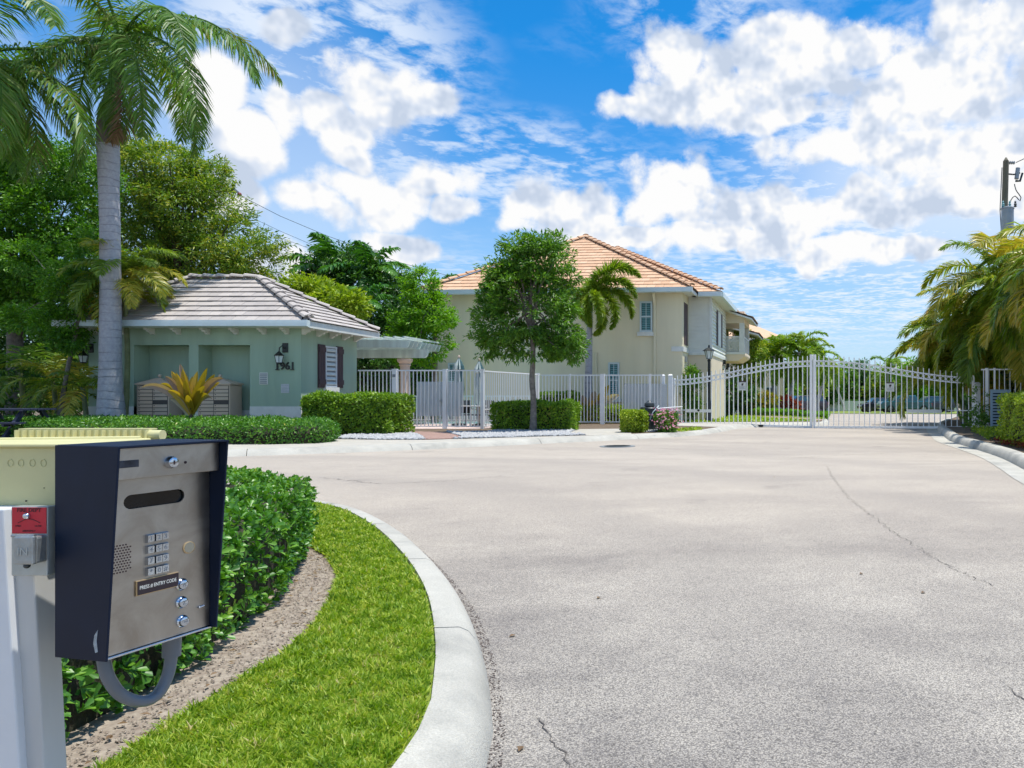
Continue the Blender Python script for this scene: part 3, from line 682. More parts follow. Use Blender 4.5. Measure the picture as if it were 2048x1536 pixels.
# header strip and face plate with slot
MB().box(0.0045, KW-0.0045, 0.020, 0.050, zh, ZT-0.0045).build('header_panel', M_steel, ks, bevel=0.0015)
sl0 = K(247, 1000, FY); sl1 = K(369, 996, FY)
fx0, fx1 = 0.0045, KW-0.0045
SX0, SX1 = max(sl0[0], 0.02), sl1[0]; SZ = K(308, 998, FY)[1]; sh = 0.0135
def faceplate():
    bm = bmesh.new(); z0, z1 = ZB+0.004, zh+0.004
    outer = [bm.verts.new((x, FY, z)) for x, z in ((fx0,z0),(fx1,z0),(fx1,z1),(fx0,z1))]
    inner = []
    for k in range(9): t = -math.pi/2+math.pi*k/8; inner.append(bm.verts.new((SX1-sh+sh*math.cos(t), FY, SZ+sh*math.sin(t))))
    for k in range(9): t = math.pi/2+math.pi*k/8; inner.append(bm.verts.new((SX0+sh+sh*math.cos(t), FY, SZ+sh*math.sin(t))))
    es = [bm.edges.new((outer[i], outer[(i+1)%4])) for i in range(4)]+[bm.edges.new((inner[i], inner[(i+1)%18])) for i in range(18)]
    bmesh.ops.triangle_fill(bm, edges=es, use_beauty=True)
    r = bmesh.ops.extrude_face_region(bm, geom=bm.faces[:])
    for v in r['geom']:
        if isinstance(v, bmesh.types.BMVert): v.co.y += 0.004
    bmesh.ops.recalc_face_normals(bm, faces=bm.faces)
    me = bpy.data.meshes.new('face_plate'); bm.to_mesh(me); bm.free(); return me
fp = link('face_plate', faceplate(), M_steel, ks)
MB().box(SX0-0.004, SX1+0.004, FY+0.006, FY+0.010, SZ-0.018, SZ+0.018).build('display_screen', mat('display', (0.012,0.014,0.014), 0.12, var=0.3, vscale=30), ks)
mb = MB()
mb.box(fx0, fx1, FY-0.006, FY+0.004, ZB-0.001, ZB+0.003); mb.build('bottom_lip', M_chrome, ks, bevel=0.0008)
MB().box(fx0, fx1, FY+0.004, 0.152, ZB+0.0005, ZB+0.0035).build('base_plate', M_navy, ks)
MY = Matrix.Rotation(R(90), 4, 'X')   # lathe axis z -> -y
def disc(px, py, prof_, y, m, name, parent, n=20):
    x, z = K(px, py, y)
    return MB().lathe(prof_, (x, y, z), n, MY.to_3x3()).build(name, m, parent, smooth=True)
# lock, hole
lk = disc(341, 924.6, [(0.012,0),(0.012,0.003),(0.0095,0.006),(0.0095,0.009),(0.007,0.010)], 0.020, M_chrome, 'lock', ks)
x, z = K(341, 924.6, 0.02); MB().box(x-0.0012, x+0.0012, 0.0090, 0.0099, z-0.004, z+0.004).build('keyhole', M_ink, lk)
disc(371, 924.6, [(0.0028,0.0),(0.0028,0.0006)], 0.020, M_ink, 'microphone_hole', ks, 12)
xa, za = K(237, 937, 0.02); xb, zb = K(277, 919, 0.02)
MB().box(max(xa,0.006), xb, 0.0185, 0.020, za, zb).build('maker_plate', mat('worn_plate', (0.05,0.055,0.075), 0.5, vscale=70, col2=(0.012,0.013,0.02)), ks, bevel=0.0005)
# speaker holes
sm = MB().lathe([(0.0016,0),(0.0016,0.0005)], n=8, M=MY.to_3x3()).mesh('speaker_hole'); sm.materials.append(M_ink)
cx_, cz_ = K(240, 1118, FY); hw = 0.0185
for j in range(11):
    for i in range(-4, 5):
        dx = (i+0.5*(j % 2))*0.0052; dz = (j-5)*0.0050
        if abs(dx) < 0.020 and (abs(dx)/0.024)**2+(abs(dz)/0.031)**2 < 1 and cx_+dx > 0.008:
            link('speaker_hole', sm, None, ks, Matrix.Translation((cx_+dx, FY, cz_+dz)))
# keys
xs = [K(p, 1105, FY)[0] for p in (298, 313.8, 327)]
zs = [K(313, p, FY)[1] for p in (1074, 1096, 1118, 1139.5)]
keym = MB().hexa([(-0.0075,0,-0.0082),(0.0075,0,-0.0082),(0.0075,0,0.0082),(-0.0075,0,0.0082)], [(-0.0060,-0.006,-0.0066),(0.0060,-0.006,-0.0066),(0.0060,-0.006,0.0066),(-0.0060,-0.006,0.0066)]).mesh('key'); keym.materials.append(M_chrome)
for r_, row in enumerate(('123','456','789','*0#')):
    for c_, ch in enumerate(row):
        k_ = link('key', keym, None, ks, Matrix.Translation((xs[c_], FY-0.0002, zs[r_])))
        k_['label'] = 'steel key marked '+{'*':'star','#':'hash'}.get(ch, ch)
        text(ch, 0.0125, Matrix.Translation((0,-0.0062,0)), M_pvc, k_, 'digit', 0.0003, 0.0001)
# label plate
x0, z0 = K(270, 1177, FY); x1, z1 = K(355, 1157.5, FY)
a, b_ = K(312, 1183, FY)[1], K(312, 1152.5, FY)[1]; xm = (x0+x1)/2; zm = (a+b_)/2
lp = MB().box(x0, x1, FY-0.0035, FY, zm-0.0145, zm+0.0145).build('label_plate', M_brass, ks, bevel=0.0006)
MB().box(x0+0.0018, x1-0.0008, FY-0.0042, FY-0.0034, zm-0.0128, zm+0.0128).build('label_face', M_lbl, lp)
text('PRESS # ENTRY CODE', 0.0098, Matrix.Translation((xm, FY-0.0044, zm)), M_trim, lp, 'lettering', 0.0001, 0.00008, 0.98*(x1-x0-0.008)/0.098)
disc(377.6, 1094.7, [(0.0125,0),(0.0125,0.0015),(0.0108,0.002)], FY, M_brass, 'camera_rim', ks, 24)
disc(377.6, 1094.7, [(0.0104,0.0),(0.0104,0.0023)], FY, mat('lens', (0.33,0.33,0.28), 0.25, metal=0.6), 'camera_lens', ks, 24)
for (px, py, s_) in ((363,1168.6,'A'),(363,1204.6,'Z'),(364.6,1242,'CALL')):
    bt = disc(px, py, [(0.0122,0),(0.0122,0.002),(0.0100,0.0045),(0.0092,0.0035),(0.0088,0.0075),(0.0075,0.0082)], FY, M_chrome, 'push_button', ks, 24)
    bt['label'] = 'round steel push button marked '+s_
    x, z = K(px, py, FY); text(s_, 0.0105 if len(s_) == 1 else 0.0055, Matrix.Translation((x, FY-0.0084, z)), M_pvc, bt, 'lettering', 0.0002, 0.0001)
x, z = K(401, 1213, FY); MB().bar((x-0.006,FY-0.003,z-0.0005),(x+0.006,FY-0.003,z+0.001),0.004,0.004).build('latch', M_chrome, ks, bevel=0.001)
# conduit loop under the box
cpts = [PT(x_, y_, D_) for x_, y_, D_ in ((207,1318,1.44),(215,1352,1.44),(240,1388,1.46),(280,1403,1.49),(312,1392,1.52),(332,1360,1.54),(341,1325,1.55),(343,1285,1.55))]
MB().tube(catmull(cpts, 0.01), 0.0112, 14).build('conduit', M_pvc, ks, smooth=True, world=True)
MB().tube([PT(343,1312,1.55), PT(344,1272,1.55)], 0.0165, 14).build('conduit_fitting', M_pvc, ks, smooth=True, world=True)
# post behind: tilted white post and lock box, cream enclosure
ps = thing('kiosk_post', 'white square steel post carrying the call box', 'post', (-1.42,1.42,0.12))
def P3(px, py, D): return tuple(PT(px, py, D))
Dp = 1.42
zb_ = 0.12
def postquad(pl, pr, D, depth, name, m):
    # pl/pr: (px at y=1020, px at y=1536)
    (a0, a1), (c0, c1) = pl, pr
    zt = H-(1018-CY)/F*D
    def X(pa, pb, z):
        py = CY+(H-z)/D*F; px = pa+(pb-pa)*(py-1020)/516; return (px-CX)/F*D
    b = [(X(a0,a1,zb_),D,zb_),(X(c0,c1,zb_),D,zb_),(X(c0,c1,zb_),D+depth,zb_),(X(a0,a1,zb_),D+depth,zb_)]
    t_ = [(X(a0,a1,zt),D,zt),(X(c0,c1,zt),D,zt),(X(c0,c1,zt),D+depth,zt),(X(a0,a1,zt),D+depth,zt)]
    return MB().hexa(b, t_).build(name, m, ps, world=True, bevel=0.003)
postquad((8,40), (62,88), Dp, 0.048, 'post_tube', M_post)
postquad((-90,-90), (6.5,38.5), Dp-0.015, 0.09, 'cover_panel', M_white)
fd = thing('lock_box', 'fire department key switch with red label on the white post', 'lock box', tuple(PT(60,1152,1.40)))
def boxpx(x0_, x1_, y0_, y1_, D, dep): # front face at depth D spanning pixel box
    a = PT(x0_, y1_, D); b = PT(x1_, y0_, D); return (a.x, b.x, D, D+dep, a.z, b.z)
MB().box(*boxpx(22, 95, 1013, 1152, 1.385, 0.02)).build('mounting_plate', M_zinc, fd, world=True, bevel=0.002)
rl = MB().box(*boxpx(24, 92, 1015, 1067, 1.3835, 0.0015)).build('red_plate', M_red, fd, world=True)
c = PT(58, 1020.5, 1.3832); text('FIRE DEPT', 0.0105, Matrix.Translation(c-WM[fd.name].translation), M_ink, rl, 'lettering', 0.0002, 0.0001, 0.95)
MB().tube([PT(36+44*k/10, 1046-8*math.sin(math.pi*k/10), 1.3830) for k in range(11)], 0.0005, 5).build('arc_line', M_ink, rl, world=True)
for (px, py, s_) in ((36,1052,'OPEN'),(76,1052,'CLOSE'),(58,1062,'EMERGENCY')):
    c = PT(px, py, 1.3832); text(s_, 0.0042, Matrix.Translation(c-WM[fd.name].translation), M_ink, rl, 'lettering', 0.0001, 0.00005)
c = PT(54.5, 1032, 1.3835)
MB().lathe([(0.0062,0),(0.0062,0.002),(0.0045,0.0045),(0.002,0.0052)], tuple(c), 16, MY.to_3x3()).build('bolt', M_chrome, fd, world=True, smooth=True)
MB().box(*boxpx(25, 72, 1074, 1128, 1.362, 0.024)).build('cast_body', M_cast, fd, world=True, bevel=0.004)
ld = MB().box(*boxpx(25.5, 66, 1073, 1130, 1.354, 0.009)).build('lid', M_cast, fd, world=True, bevel=0.003)
MB().tube([PT(24,1071.5,1.360), PT(70,1071.5,1.360)], 0.0028, 10).build('hinge', M_cast, fd, world=True)
c = PT(45, 1104, 1.3537); text('IN', 0.020, Matrix.Translation(c-WM[fd.name].translation), M_zinc, ld, 'lettering', 0.0004, 0.0001)
c = PT(54, 1131, 1.362)
MB().ball((c.x, c.y, c.z), 0.0055, n=10).build('latch_knob', M_can, fd, world=True, smooth=True)
# cream electrical enclosure
en = thing('electrical_enclosure', 'pale yellow plastic enclosure box behind the navy call box', 'enclosure', (-1.5,1.55,0.99))
ze0 = PT(0,1013,1.45).z; ze1 = PT(0,893,1.45).z
MB().box(-1.62, -1.315, 1.45, 1.66, ze0, ze1).build('box_body', M_yel, en, world=True, bevel=0.004)
MB().box(-1.632, -1.305, 1.438, 1.672, ze1-0.001, ze1+0.006).build('lid_flange', M_yel, en, world=True, bevel=0.003)
hb = MB(); hb.box(-1.60, -1.315, 1.640, 1.648, ze1+0.004, ze1+0.0235); hb.box(-1.60, -1.315, 1.640, 1.664, ze1+0.0235, ze1+0.0265)
hb.build('hinge_rail', M_yel, en, world=True)
rm = MB().box(-0.0012, 0.0012, -0.010, 0, 0, 0.0185).mesh('rib'); rm.materials.append(M_yel)
for i in range(19):
    link('rib', rm, None, en, WM[en.name].inverted() @ Matrix.Translation((-1.598+i*0.0157, 1.640, ze1+0.005)))
MB().tube([(-1.318,1.645,ze1+0.012),(-1.288,1.645,ze1+0.012)], 0.011, 14).build('hinge_knuckle', M_yel, en, world=True, smooth=True)
MB().tube([(-1.60,1.560,ze1+0.006),(-1.32,1.625,ze1+0.0065)], 0.0045, 8).build('lid_edge', M_yel, en, world=True, smooth=True)
for px in (21,42,65,87):
    c = PT(px, 926, 1.45)
    mb = MB(); ring = []
    for k in range(16):
        t_ = 2*math.pi*k/16; ring.append((c.x+0.0052*math.cos(t_), 1.4495, c.z+0.0068*math.sin(t_)))
    mb.tube(ring+[ring[0]], 0.0008, 5, caps=False); mb.build('knockout', M_yel, en, world=True)
c = PT(52, 1002, 1.449); MB().ball((c.x,c.y,c.z), 0.0015, n=8).build('screw', M_ink, en, world=True)
c = PT(88, 976, 1.449); MB().ball((c.x,c.y,c.z), 0.001, n=8).build('screw', M_ink, en, world=True)
# ------------------------------------------------------------------ roof tiling
def tile_roof(parent, P0, U, Vd, Wf, Lf, Rt, slope_len, tw, ch, m, name='roof_tile', limit=300, under=True, count=[0]):
    TT = 0.042 if m is M_tileG else 0.030; TH = 0.022 if m is M_tileG else 0.018
    """P0 eave origin (local to parent), U along eave, Vd up the slope; Lf(v), Rt(v) give left/right limits in u at slope distance v"""
    P0 = Vector(P0); U = Vector(U).normalized(); Vd = Vector(Vd).normalized(); Nn = U.cross(Vd).normalized()
    if Nn.z < 0: Nn = -Nn
    nrow = max(1, int(round(slope_len/ch))); ch = slope_len/nrow
    full = None; rest = MB(); res = 0
    def corners(u0l, u0r, u1l, u1r, v0, v1):
        ov = 0.05; t0, t1 = TT, 0.0
        def pt(u, v, h): return P0+U*u+Vd*v+Nn*h
        va = v0-ov
        b = [pt(u0l,va,t0-0.0), pt(u0r,va,t0), pt(u1r,v1,t1), pt(u1l,v1,t1)]
        t_ = [pt(u0l,va,t0+TH), pt(u0r,va,t0+TH), pt(u1r,v1,t1+TH), pt(u1l,v1,t1+TH)]
        return b, t_
    for r in range(nrow):
        v0, v1 = r*ch, (r+1)*ch
        l0, r0, l1, r1 = Lf(v0), Rt(v0), Lf(v1), Rt(v1)
        off = (r % 2)*tw*0.5
        k0 = int(math.floor((min(l0,l1)-off)/tw)); k1 = int(math.ceil((max(r0,r1)-off)/tw))
        for k in range(k0, k1):
            a, b_ = off+k*tw+0.004, off+(k+1)*tw-0.004
            u0l, u0r = max(a, l0), min(b_, r0); u1l, u1r = max(a, l1), min(b_, r1)
            if u0r-u0l < 0.03 and u1r-u1l < 0.03: continue
            u0r = max(u0r, u0l+0.005); u1r = max(u1r, u1l+0.005)
            bb, tt = corners(u0l, u0r, u1l, u1r, v0, v1)
            j = Nn*rnd.uniform(0, 0.006)
            bb = [p+j for p in bb]; tt = [p+j for p in tt]
            count[0] += 1; res += 1
            if res <= limit: MB().hexa(bb, tt).build(name, m, parent)
            else: rest.hexa(bb, tt)
    if rest.v:
        o = rest.build(name+'s', m, parent); o['kind'] = 'stuff'
    if under:
        q = [P0+U*Lf(0)-Vd*0.03, P0+U*Rt(0)-Vd*0.03, P0+U*Rt(slope_len)+Vd*slope_len, P0+U*Lf(slope_len)+Vd*slope_len]
        q = [p-Nn*0.01 for p in q]
        MB().hexa([p-Nn*0.05 for p in q], q).build('roof_deck', M_under, parent)
def caps(parent, a, b, m, r=0.14, step=0.40, name='ridge_tile'):
    a = Vector(a); b = Vector(b); n = max(1, int((b-a).length/step)); d = (b-a).normalized()
    side = d.cross(Vector((0,0,1))).normalized(); up = side.cross(d).normalized()
    for i in range(n):
        p = a+(b-a)*(i/n); q = a+(b-a)*((i+1)/n)+d*0.04
        vs = []
        for (pp, rr, hh) in ((p, r*1.08, 0.035), (q, r*0.86, 0.0)):
            for k in range(6):
                t_ = math.pi*k/5; vs.append(pp+side*math.cos(t_)*rr+up*(math.sin(t_)*rr*0.62+hh))
            for k in range(5, -1, -1):
                t_ = math.pi*k/5; vs.append(pp+side*math.cos(t_)*rr*0.8+up*(math.sin(t_)*rr*0.45+hh-0.01))
        fs = [(k,(k+1)%12,12+(k+1)%12,12+k) for k in range(12)]+[tuple(range(12)),tuple(range(12,24))]
        MB().add(vs, fs).build(name, m, parent)
# ------------------------------------------------------------------ green mail hut
hx, hy = -12.9, 21.6
hut = thing('mail_hut', 'sage green stucco hut with grey tiled hip roof and house number', 'building', (hx,hy,0.12))
HW, HD, WT = 6.15, 3.0, 3.02    # local: x -7..0, y 0..3
AD = 0.55                       # alcove depth
px2x = lambda p, D=21.6: (p-CX)/F*D-hx
A1 = (px2x(268), px2x(378)); A2 = (px2x(397), px2x(500)); ah = 2.55
mb = MB()
mb.box(-HW, A1[0], 0, AD, 0, WT); mb.box(A1[1], A2[0], 0, AD, 0, WT); mb.box(A2[1], -0.72, 0, AD, 0, WT)
mb.box(A1[0], A1[1], 0, AD, ah, WT); mb.box(A2[0], A2[1], 0, AD, ah, WT)
mb.box(-HW, -0.72, AD+0.003, HD, 0, WT)
mb.build('wall', M_sage, hut)
mb = MB().box(-0.72, 0.0, -0.06, HD, 0, WT); mb.build('corner_pier', M_sage, hut)
pl = MB(); pl.box(-0.735, 0.015, -0.075, HD+0.01, -0.1, 0.78); pl.box(A2[1]-0.0, -0.738, -0.015, 0.2, -0.1, 0.78)
pl.box(-HW-0.01, A1[0]+0.0, -0.015, 0.2, -0.1, 0.78); pl.box(A1[0], A1[1], AD-0.02, AD+0.002, -0.1, 0.66); pl.box(A2[0], A2[1], AD-0.02, AD+0.002, -0.1, 0.66); pl.box(A1[1], A2[0], -0.015, 0.2, -0.1, 0.62)
pl.build('plinth', M_trim, hut)
# roof
rf = MB().box(-HW-0.44, 0.44, -0.44, HD+0.44, WT, WT+0.03).build('roof', M_trim, hut)
rf['label'] = 'grey brown concrete tile hip roof'
ez = WT+0.17; ox, oy = 0.47, 0.47
ap0 = Vector((-15.1-hx, HD/2, 4.80-0.12)); ap1 = Vector((-17.2-hx, HD/2, 4.80-0.12))
C = [Vector((-HW-ox,-oy,ez)), Vector((ox,-oy,ez)), Vector((ox,HD+oy,ez)), Vector((-HW-ox,HD+oy,ez))]
def plane_tiles(A, B, Ta, Tb, tw, ch, m, parent, limit=300):
    U = (B-A).normalized(); Wd = (B-A).length
    ta = (Ta-A); ua = ta.dot(U); vvec = ta-U*ua; L_ = vvec.length; Vd = vvec.normalized(); ub = (Tb-A).dot(U)
    tile_roof(parent, A, U, Vd, Wd, lambda v: ua*v/L_, lambda v: Wd-(Wd-ub)*v/L_, L_, tw, ch, m, limit=limit)
plane_tiles(C[0], C[1], ap1, ap0, 0.33, 0.285, M_tileG, rf)
plane_tiles(C[1], C[2], ap0, ap0, 0.33, 0.285, M_tileG, rf)
plane_tiles(C[2], C[3], ap0, ap1, 0.33, 0.285, M_tileG, rf, limit=0)
plane_tiles(C[3], C[0], ap1, ap1, 0.33, 0.285, M_tileG, rf, limit=0)
up_ = Vector((0,0,0.05))
for a_, b_ in ((C[0],ap1),(C[1],ap0),(C[2],ap0),(C[3],ap1)): caps(rf, a_+up_*1.4, b_+up_, M_tileG)
caps(rf, ap1+up_, ap0+up_, M_tileG)
g_ = MB(); g_.prism([(-0.62,WT+0.02),(-0.50,WT-0.01),(-0.46,WT-0.01),(-0.46,WT+0.19),(-0.60,WT+0.19),(-0.61,WT+0.12)], -HW-0.5, 0.5, 'x')
g_.build('gutter', M_gutter, hut)
MB().box(0.45, 0.50, -0.455, HD+0.5, WT-0.02, WT+0.17).build('fascia', M_trim, hut); MB().box(-HW-0.50, -HW-0.45, -0.455, HD+0.5, WT-0.02, WT+0.17).build('fascia', M_trim, hut)
def corbel(x, y, ax):
    pr_ = [(0,0),(0,-0.17),(0.06,-0.17),(0.09,-0.14),(0.14,-0.11),(0.20,-0.10),(0.22,-0.06),(0.30,-0.05),(0.32,0)]
    mb = MB()
    if ax == 'f': mb.prism([(y-p[0], WT-0.001+p[1]) for p in pr_], x-0.05, x+0.05, 'x')
    else: mb.prism([(x+p[0], WT-0.001+p[1]) for p in pr_], y-0.05, y+0.05, 'y')
    mb.build('corbel', M_trim, hut)
for p in (193,220,250,307,359,417,474,530): corbel(px2x(p), 0, 'f')
corbel(px2x(578), -0.06, 'f')
for y_ in (0.02,0.75,1.45,2.15,2.85): corbel(0.0, y_, 's')
# window with louvres and shutters on the right wall
wy0, wy1, wz0, wz1 = 1.13, 1.75, 1.35, 2.60
def sidebox(nm, y0, y1, z0, z1, x0, x1, m, par=hut, bev=0): return MB().box(x0, x1, y0, y1, z0, z1).build(nm, m, par, bevel=bev)
wn = MB(); wn.box(0.002,0.05,wy0,wy0+0.05,wz0,wz1); wn.box(0.002,0.05,wy1-0.05,wy1,wz0,wz1); wn.box(0.002,0.05,wy0+0.05,wy1-0.05,wz1-0.05,wz1); wn.box(0.002,0.05,wy0+0.05,wy1-0.05,wz0,wz0+0.05)
wn = wn.build('louvre_window', M_white, hut)
sidebox('backing', wy0+0.05, wy1-0.05, wz0+0.05, wz1-0.05, 0.002, 0.008, M_steelg, wn)
for i in range(8):
    z = wz0+0.07+i*0.145; MB().hexa([(0.012,wy0+0.05,z+0.07),(0.05,wy0+0.05,z),(0.05,wy1-0.05,z),(0.012,wy1-0.05,z+0.07)],[(0.012,wy0+0.05,z+0.095),(0.055,wy0+0.05,z+0.025),(0.055,wy1-0.05,z+0.025),(0.012,wy1-0.05,z+0.095)]).build('slat', M_trim, wn)
sidebox('sill', wy0-0.06, wy1+0.06, wz0-0.16, wz0-0.003, 0.002, 0.09, M_trim, wn)
for y0, y1 in ((wy0-0.36,wy0-0.01),(wy1+0.01,wy1+0.36)):
    s_ = sidebox('shutter', y0, y1, wz0-0.02, wz1+0.03, 0.002, 0.035, M_brown)
    for k in range(3): sidebox('board', y0+0.01+k*0.112, y0+0.112+k*0.112, wz0-0.015, wz1+0.025, 0.035, 0.048, M_brown, s_)
    for z in (wz0+0.08, wz1-0.2): sidebox('batten', y0+0.01, y1-0.01, z, z+0.15, 0.048, 0.075, M_brown, s_)
# vent, notice, number
x_ = px2x(528); z0_, z1_ = PT(528,769,21.55).z-0.12, PT(528,745,21.55).z-0.12
vt = MB().box(x_-0.12, x_+0.12, -0.02, -0.002, z0_, z1_).build('vent_cover', M_trim, hut)
for i in range(6): MB().box(x_-0.10, x_+0.10, -0.028, -0.0205, z0_+0.025+i*0.052, z0_+0.058+i*0.052).build('slat', M_steelg, vt)
x_ = px2x(573); z0_, z1_ = PT(528,786,21.55).z-0.12, PT(528,768,21.55).z-0.12
nb = MB().box(x_-0.115, x_+0.115, -0.075, -0.0605, z0_, z1_).build('notice', mat('notice_sheet', (0.62,0.60,0.64), 0.5, vscale=12, col2=(0.45,0.50,0.50)), hut)
for i in range(5): MB().box(x_-0.085, x_+0.085-0.03*(i % 2), -0.0765, -0.0752, z1_-0.05-i*0.04, z1_-0.043-i*0.04).build('printed_line', M_steelg, nb)
nx, nz = px2x(573.5), PT(573,732.5,21.5).z-0.12
num = text('1961', 0.30, Matrix.Translation((nx,-0.085,nz)), M_black, hut, 'house_number', 0.012, 0.006, 0.98)
sr = MB()
for xx in (nx-0.22, nx+0.205): sr.box(xx-0.055, xx+0.055, -0.098, -0.0725, nz-0.108, nz-0.088)
sr.build('number_serif', M_black, hut)
def lantern(par, x, y, z, s=1.0, m=None, arm=True):
    r = MB().box(x-0.055*s, x+0.10*s, y-0.03, y-0.001, z+0.02*s, z+0.28*s).build('wall_lantern', M_black, par, bevel=0.01)
    MB().tube([(x+0.02,y-0.03,z+0.12*s),(x,y-0.12*s,z+0.20*s),(x-0.03*s,y-0.18*s,z+0.14*s),(x-0.035*s,y-0.19*s,z+0.02*s)], 0.014*s, 8).build('arm', M_black, r)
    c = (x-0.035*s, y-0.19*s, z)
    MB().lathe([(0.012*s,0.06*s),(0.03*s,0.03*s),(0.06*s,0.0),(0.135*s,-0.07*s),(0.13*s,-0.08*s)], c, 6).build('cap', M_black, r)
    MB().lathe([(0.112*s,-0.081*s),(0.075*s,-0.26*s)], c, 6).build('glass', M_glassL, r)
    fr = MB()
    for k in range(6):
        t_ = 2*math.pi*k/6
        fr.tube([(c[0]+0.116*s*math.cos(t_),c[1]+0.116*s*math.sin(t_),z-0.08*s),(c[0]+0.078*s*math.cos(t_),c[1]+0.078*s*math.sin(t_),z-0.26*s)],0.007*s,5)
    fr.lathe([(0.08*s,-0.26*s),(0.085*s,-0.275*s),(0.03*s,-0.30*s)], c, 6); fr.build('cage', M_black, r)
    return r
lantern(hut, px2x(572), -0.06, PT(567,706,21.4).z-0.12, 1.05)
lantern(hut, px2x(181), 0.0, PT(181,706,21.4).z-0.12, 1.0)
# ------------------------------------------------------------------ cluster mailboxes
M_gap_shade = mat('mailbox_gap_shade', (0.10,0.08,0.07), 0.7)
def mailbox(label, px):
    r = thing('cluster_mailbox', label, 'mailbox', ((px-CX)/F*21.85, 21.85, 0.12))
    w_, d_, h0, h1 = 0.46, 0.40, 0.22, 1.40
    MB().box(-w_, w_, -d_+0.01, 0.12, h0, h1).build('cabinet', M_beige, r, bevel=0.006)
    MB().box(-0.22, 0.22, -0.26, 0.0, 0, h0).build('pedestal', M_beige, r)
    MB().box(-w_+0.03, w_-0.03, -d_+0.004, -d_+0.0095, h0+0.02, h1-0.02).build('door_gap_shade', M_gap_shade, r)  # dark backing sheet, shade painted into the gaps between the doors
    MB().hexa([(-w_-0.04,-d_-0.03,h1+0.002),(w_+0.04,-d_-0.03,h1+0.002),(w_+0.04,0.15,h1+0.002),(-w_-0.04,0.15,h1+0.002)],[(-w_-0.04,-d_-0.03,h1+0.045),(w_+0.04,-d_-0.03,h1+0.045),(w_+0.04,0.15,h1+0.045),(-w_-0.04,0.15,h1+0.045)]).build('cornice', M_beige, r, bevel=0.005)
    MB().add([(-w_-0.03,-d_-0.02,h1+0.046),(w_+0.03,-d_-0.02,h1+0.046),(w_+0.03,0.14,h1+0.046),(-w_-0.03,0.14,h1+0.046),(-0.05,-0.19,h1+0.20),(0.05,-0.19,h1+0.20),(0.05,-0.09,h1+0.20),(-0.05,-0.09,h1+0.20)],
      [(0,1,5,4),(1,2,6,5),(2,3,7,6),(3,0,4,7),(4,5,6,7)]).build('cap_roof', M_beige, r)
    MB().ball((0,-0.14,h1+0.265), 0.048, n=14).lathe([(0.03,0.19),(0.02,0.215),(0.03,0.225)], (0,-0.14,h1), 12).build('finial', M_beige, r, smooth=True)
    dm = MB().box(-0.203, 0.203, -0.012, 0, -0.043, 0.043).mesh('door'); dm.materials.append(M_beige)
    lm = MB().lathe([(0.013,0),(0.013,0.006)], n=8, M=MY.to_3x3()).mesh('lock'); lm.materials.append(M_ink)
    for c_ in (-1, 1):
        for k in range(10):
            z = h1-0.075-k*0.106
            if c_ == 1 and k == 4: continue
            d = link('door', dm, None, r, Matrix.Translation((c_*0.213, -d_+0.008, z)))
            link('lock', lm, None, d, Matrix.Translation((-0.165, -0.012, 0.012)))
    return r
mailbox('tan cluster mailbox in the left wall recess of the hut, partly behind the golden plant', 327)
mailbox('tan cluster mailbox in the right wall recess of the hut, ball finial on top', 447)
# ------------------------------------------------------------------ pergola
pg = thing('pergola', 'pale green slatted pergola on a stone column behind the hut', 'pergola', (-12.42,27.0,0.12))
def pgl(): pass
col = MB().lathe([(0.27,0),(0.27,0.08),(0.24,0.10),(0.25,0.16),(0.21,0.20),(0.195,0.3),(0.165,2.15),(0.20,2.17),(0.20,2.21),(0.175,2.23),(0.24,2.31),(0.26,2.34),(0.26,2.42)], n=20)
col.box(-0.30,0.30,-0.30,0.30,-0.1,0.0).build('column', M_colm, pg, smooth=True)
MB().prism([(-3.2,2.45),(0.72,2.45),(0.80,2.52),(0.86,2.75),(-3.2,2.75)], -0.06, 0.06, 'y').build('beam', M_sageL, pg)
for i in range(9):
    y_ = -0.9+i*0.32
    MB().prism([(-3.2,2.76),(0.50,2.76),(0.55,2.86),(0.62,3.02),(-3.2,3.08)], y_-0.035, y_+0.035, 'y').build('rafter', M_sageL, pg)
for i in range(11):
    x_ = -2.9+i*0.34; MB().box(x_-0.03, x_+0.03, -1.2, 2.1, 3.085, 3.145).build('purlin', M_sageL, pg)
# ------------------------------------------------------------------ fences and gate
def fence(label, p0, p1, h, posts, spacing=0.12, panels=(), pr=0.012, midrail=None, z=0.12, tops=0.0, name='metal_fence'):
    p0 = Vector((*p0, z)); p1 = Vector((*p1, z)); d = p1-p0; Ln = d.length; a = math.atan2(d.y, d.x)
    r = thing(name, label, 'fence', tuple(p0), a)
    MB().box(0, Ln, -0.02, 0.02, h-0.045, h).build('top_rail', M_fence, r); MB().box(0, Ln, -0.018, 0.018, 0.07, 0.105).build('bottom_rail', M_fence, r)
    if midrail: MB().box(0, Ln, -0.012, 0.012, midrail-0.015, midrail+0.015).build('mid_rail', M_fence, r)
    pm = MB().box(-pr, pr, -pr, pr, 0.106, h-0.046+tops).mesh('picket'); pm.materials.append(M_fence)
    pp = [u for u, wd in posts]
    n = int(Ln/spacing)
    for i in range(n):
        u = (i+0.5)*Ln/n
        if any(abs(u-q) < 0.06 for q in pp): continue
        link('picket', pm, None, r, Matrix.Translation((u,0,0)))
    for u, wd in posts:
        o = MB().box(u-wd/2, u+wd/2, -wd/2-0.003, wd/2+0.003, -0.02, h+0.012).build('post', M_fence, r)
        MB().box(u-wd/2-0.008, u+wd/2+0.008, -wd/2-0.01, wd/2+0.01, h+0.013, h+0.028).build('post_cap', M_fence, o)
    for (u0, u1, z0, z1) in panels:
        MB().box(u0, u1, 0.022, 0.027, z0, z1).build('mesh_panel', M_mesh, r)
    return r
M_mesh, t, b = base_mat('mesh_panel')     # perforated sheet, half open
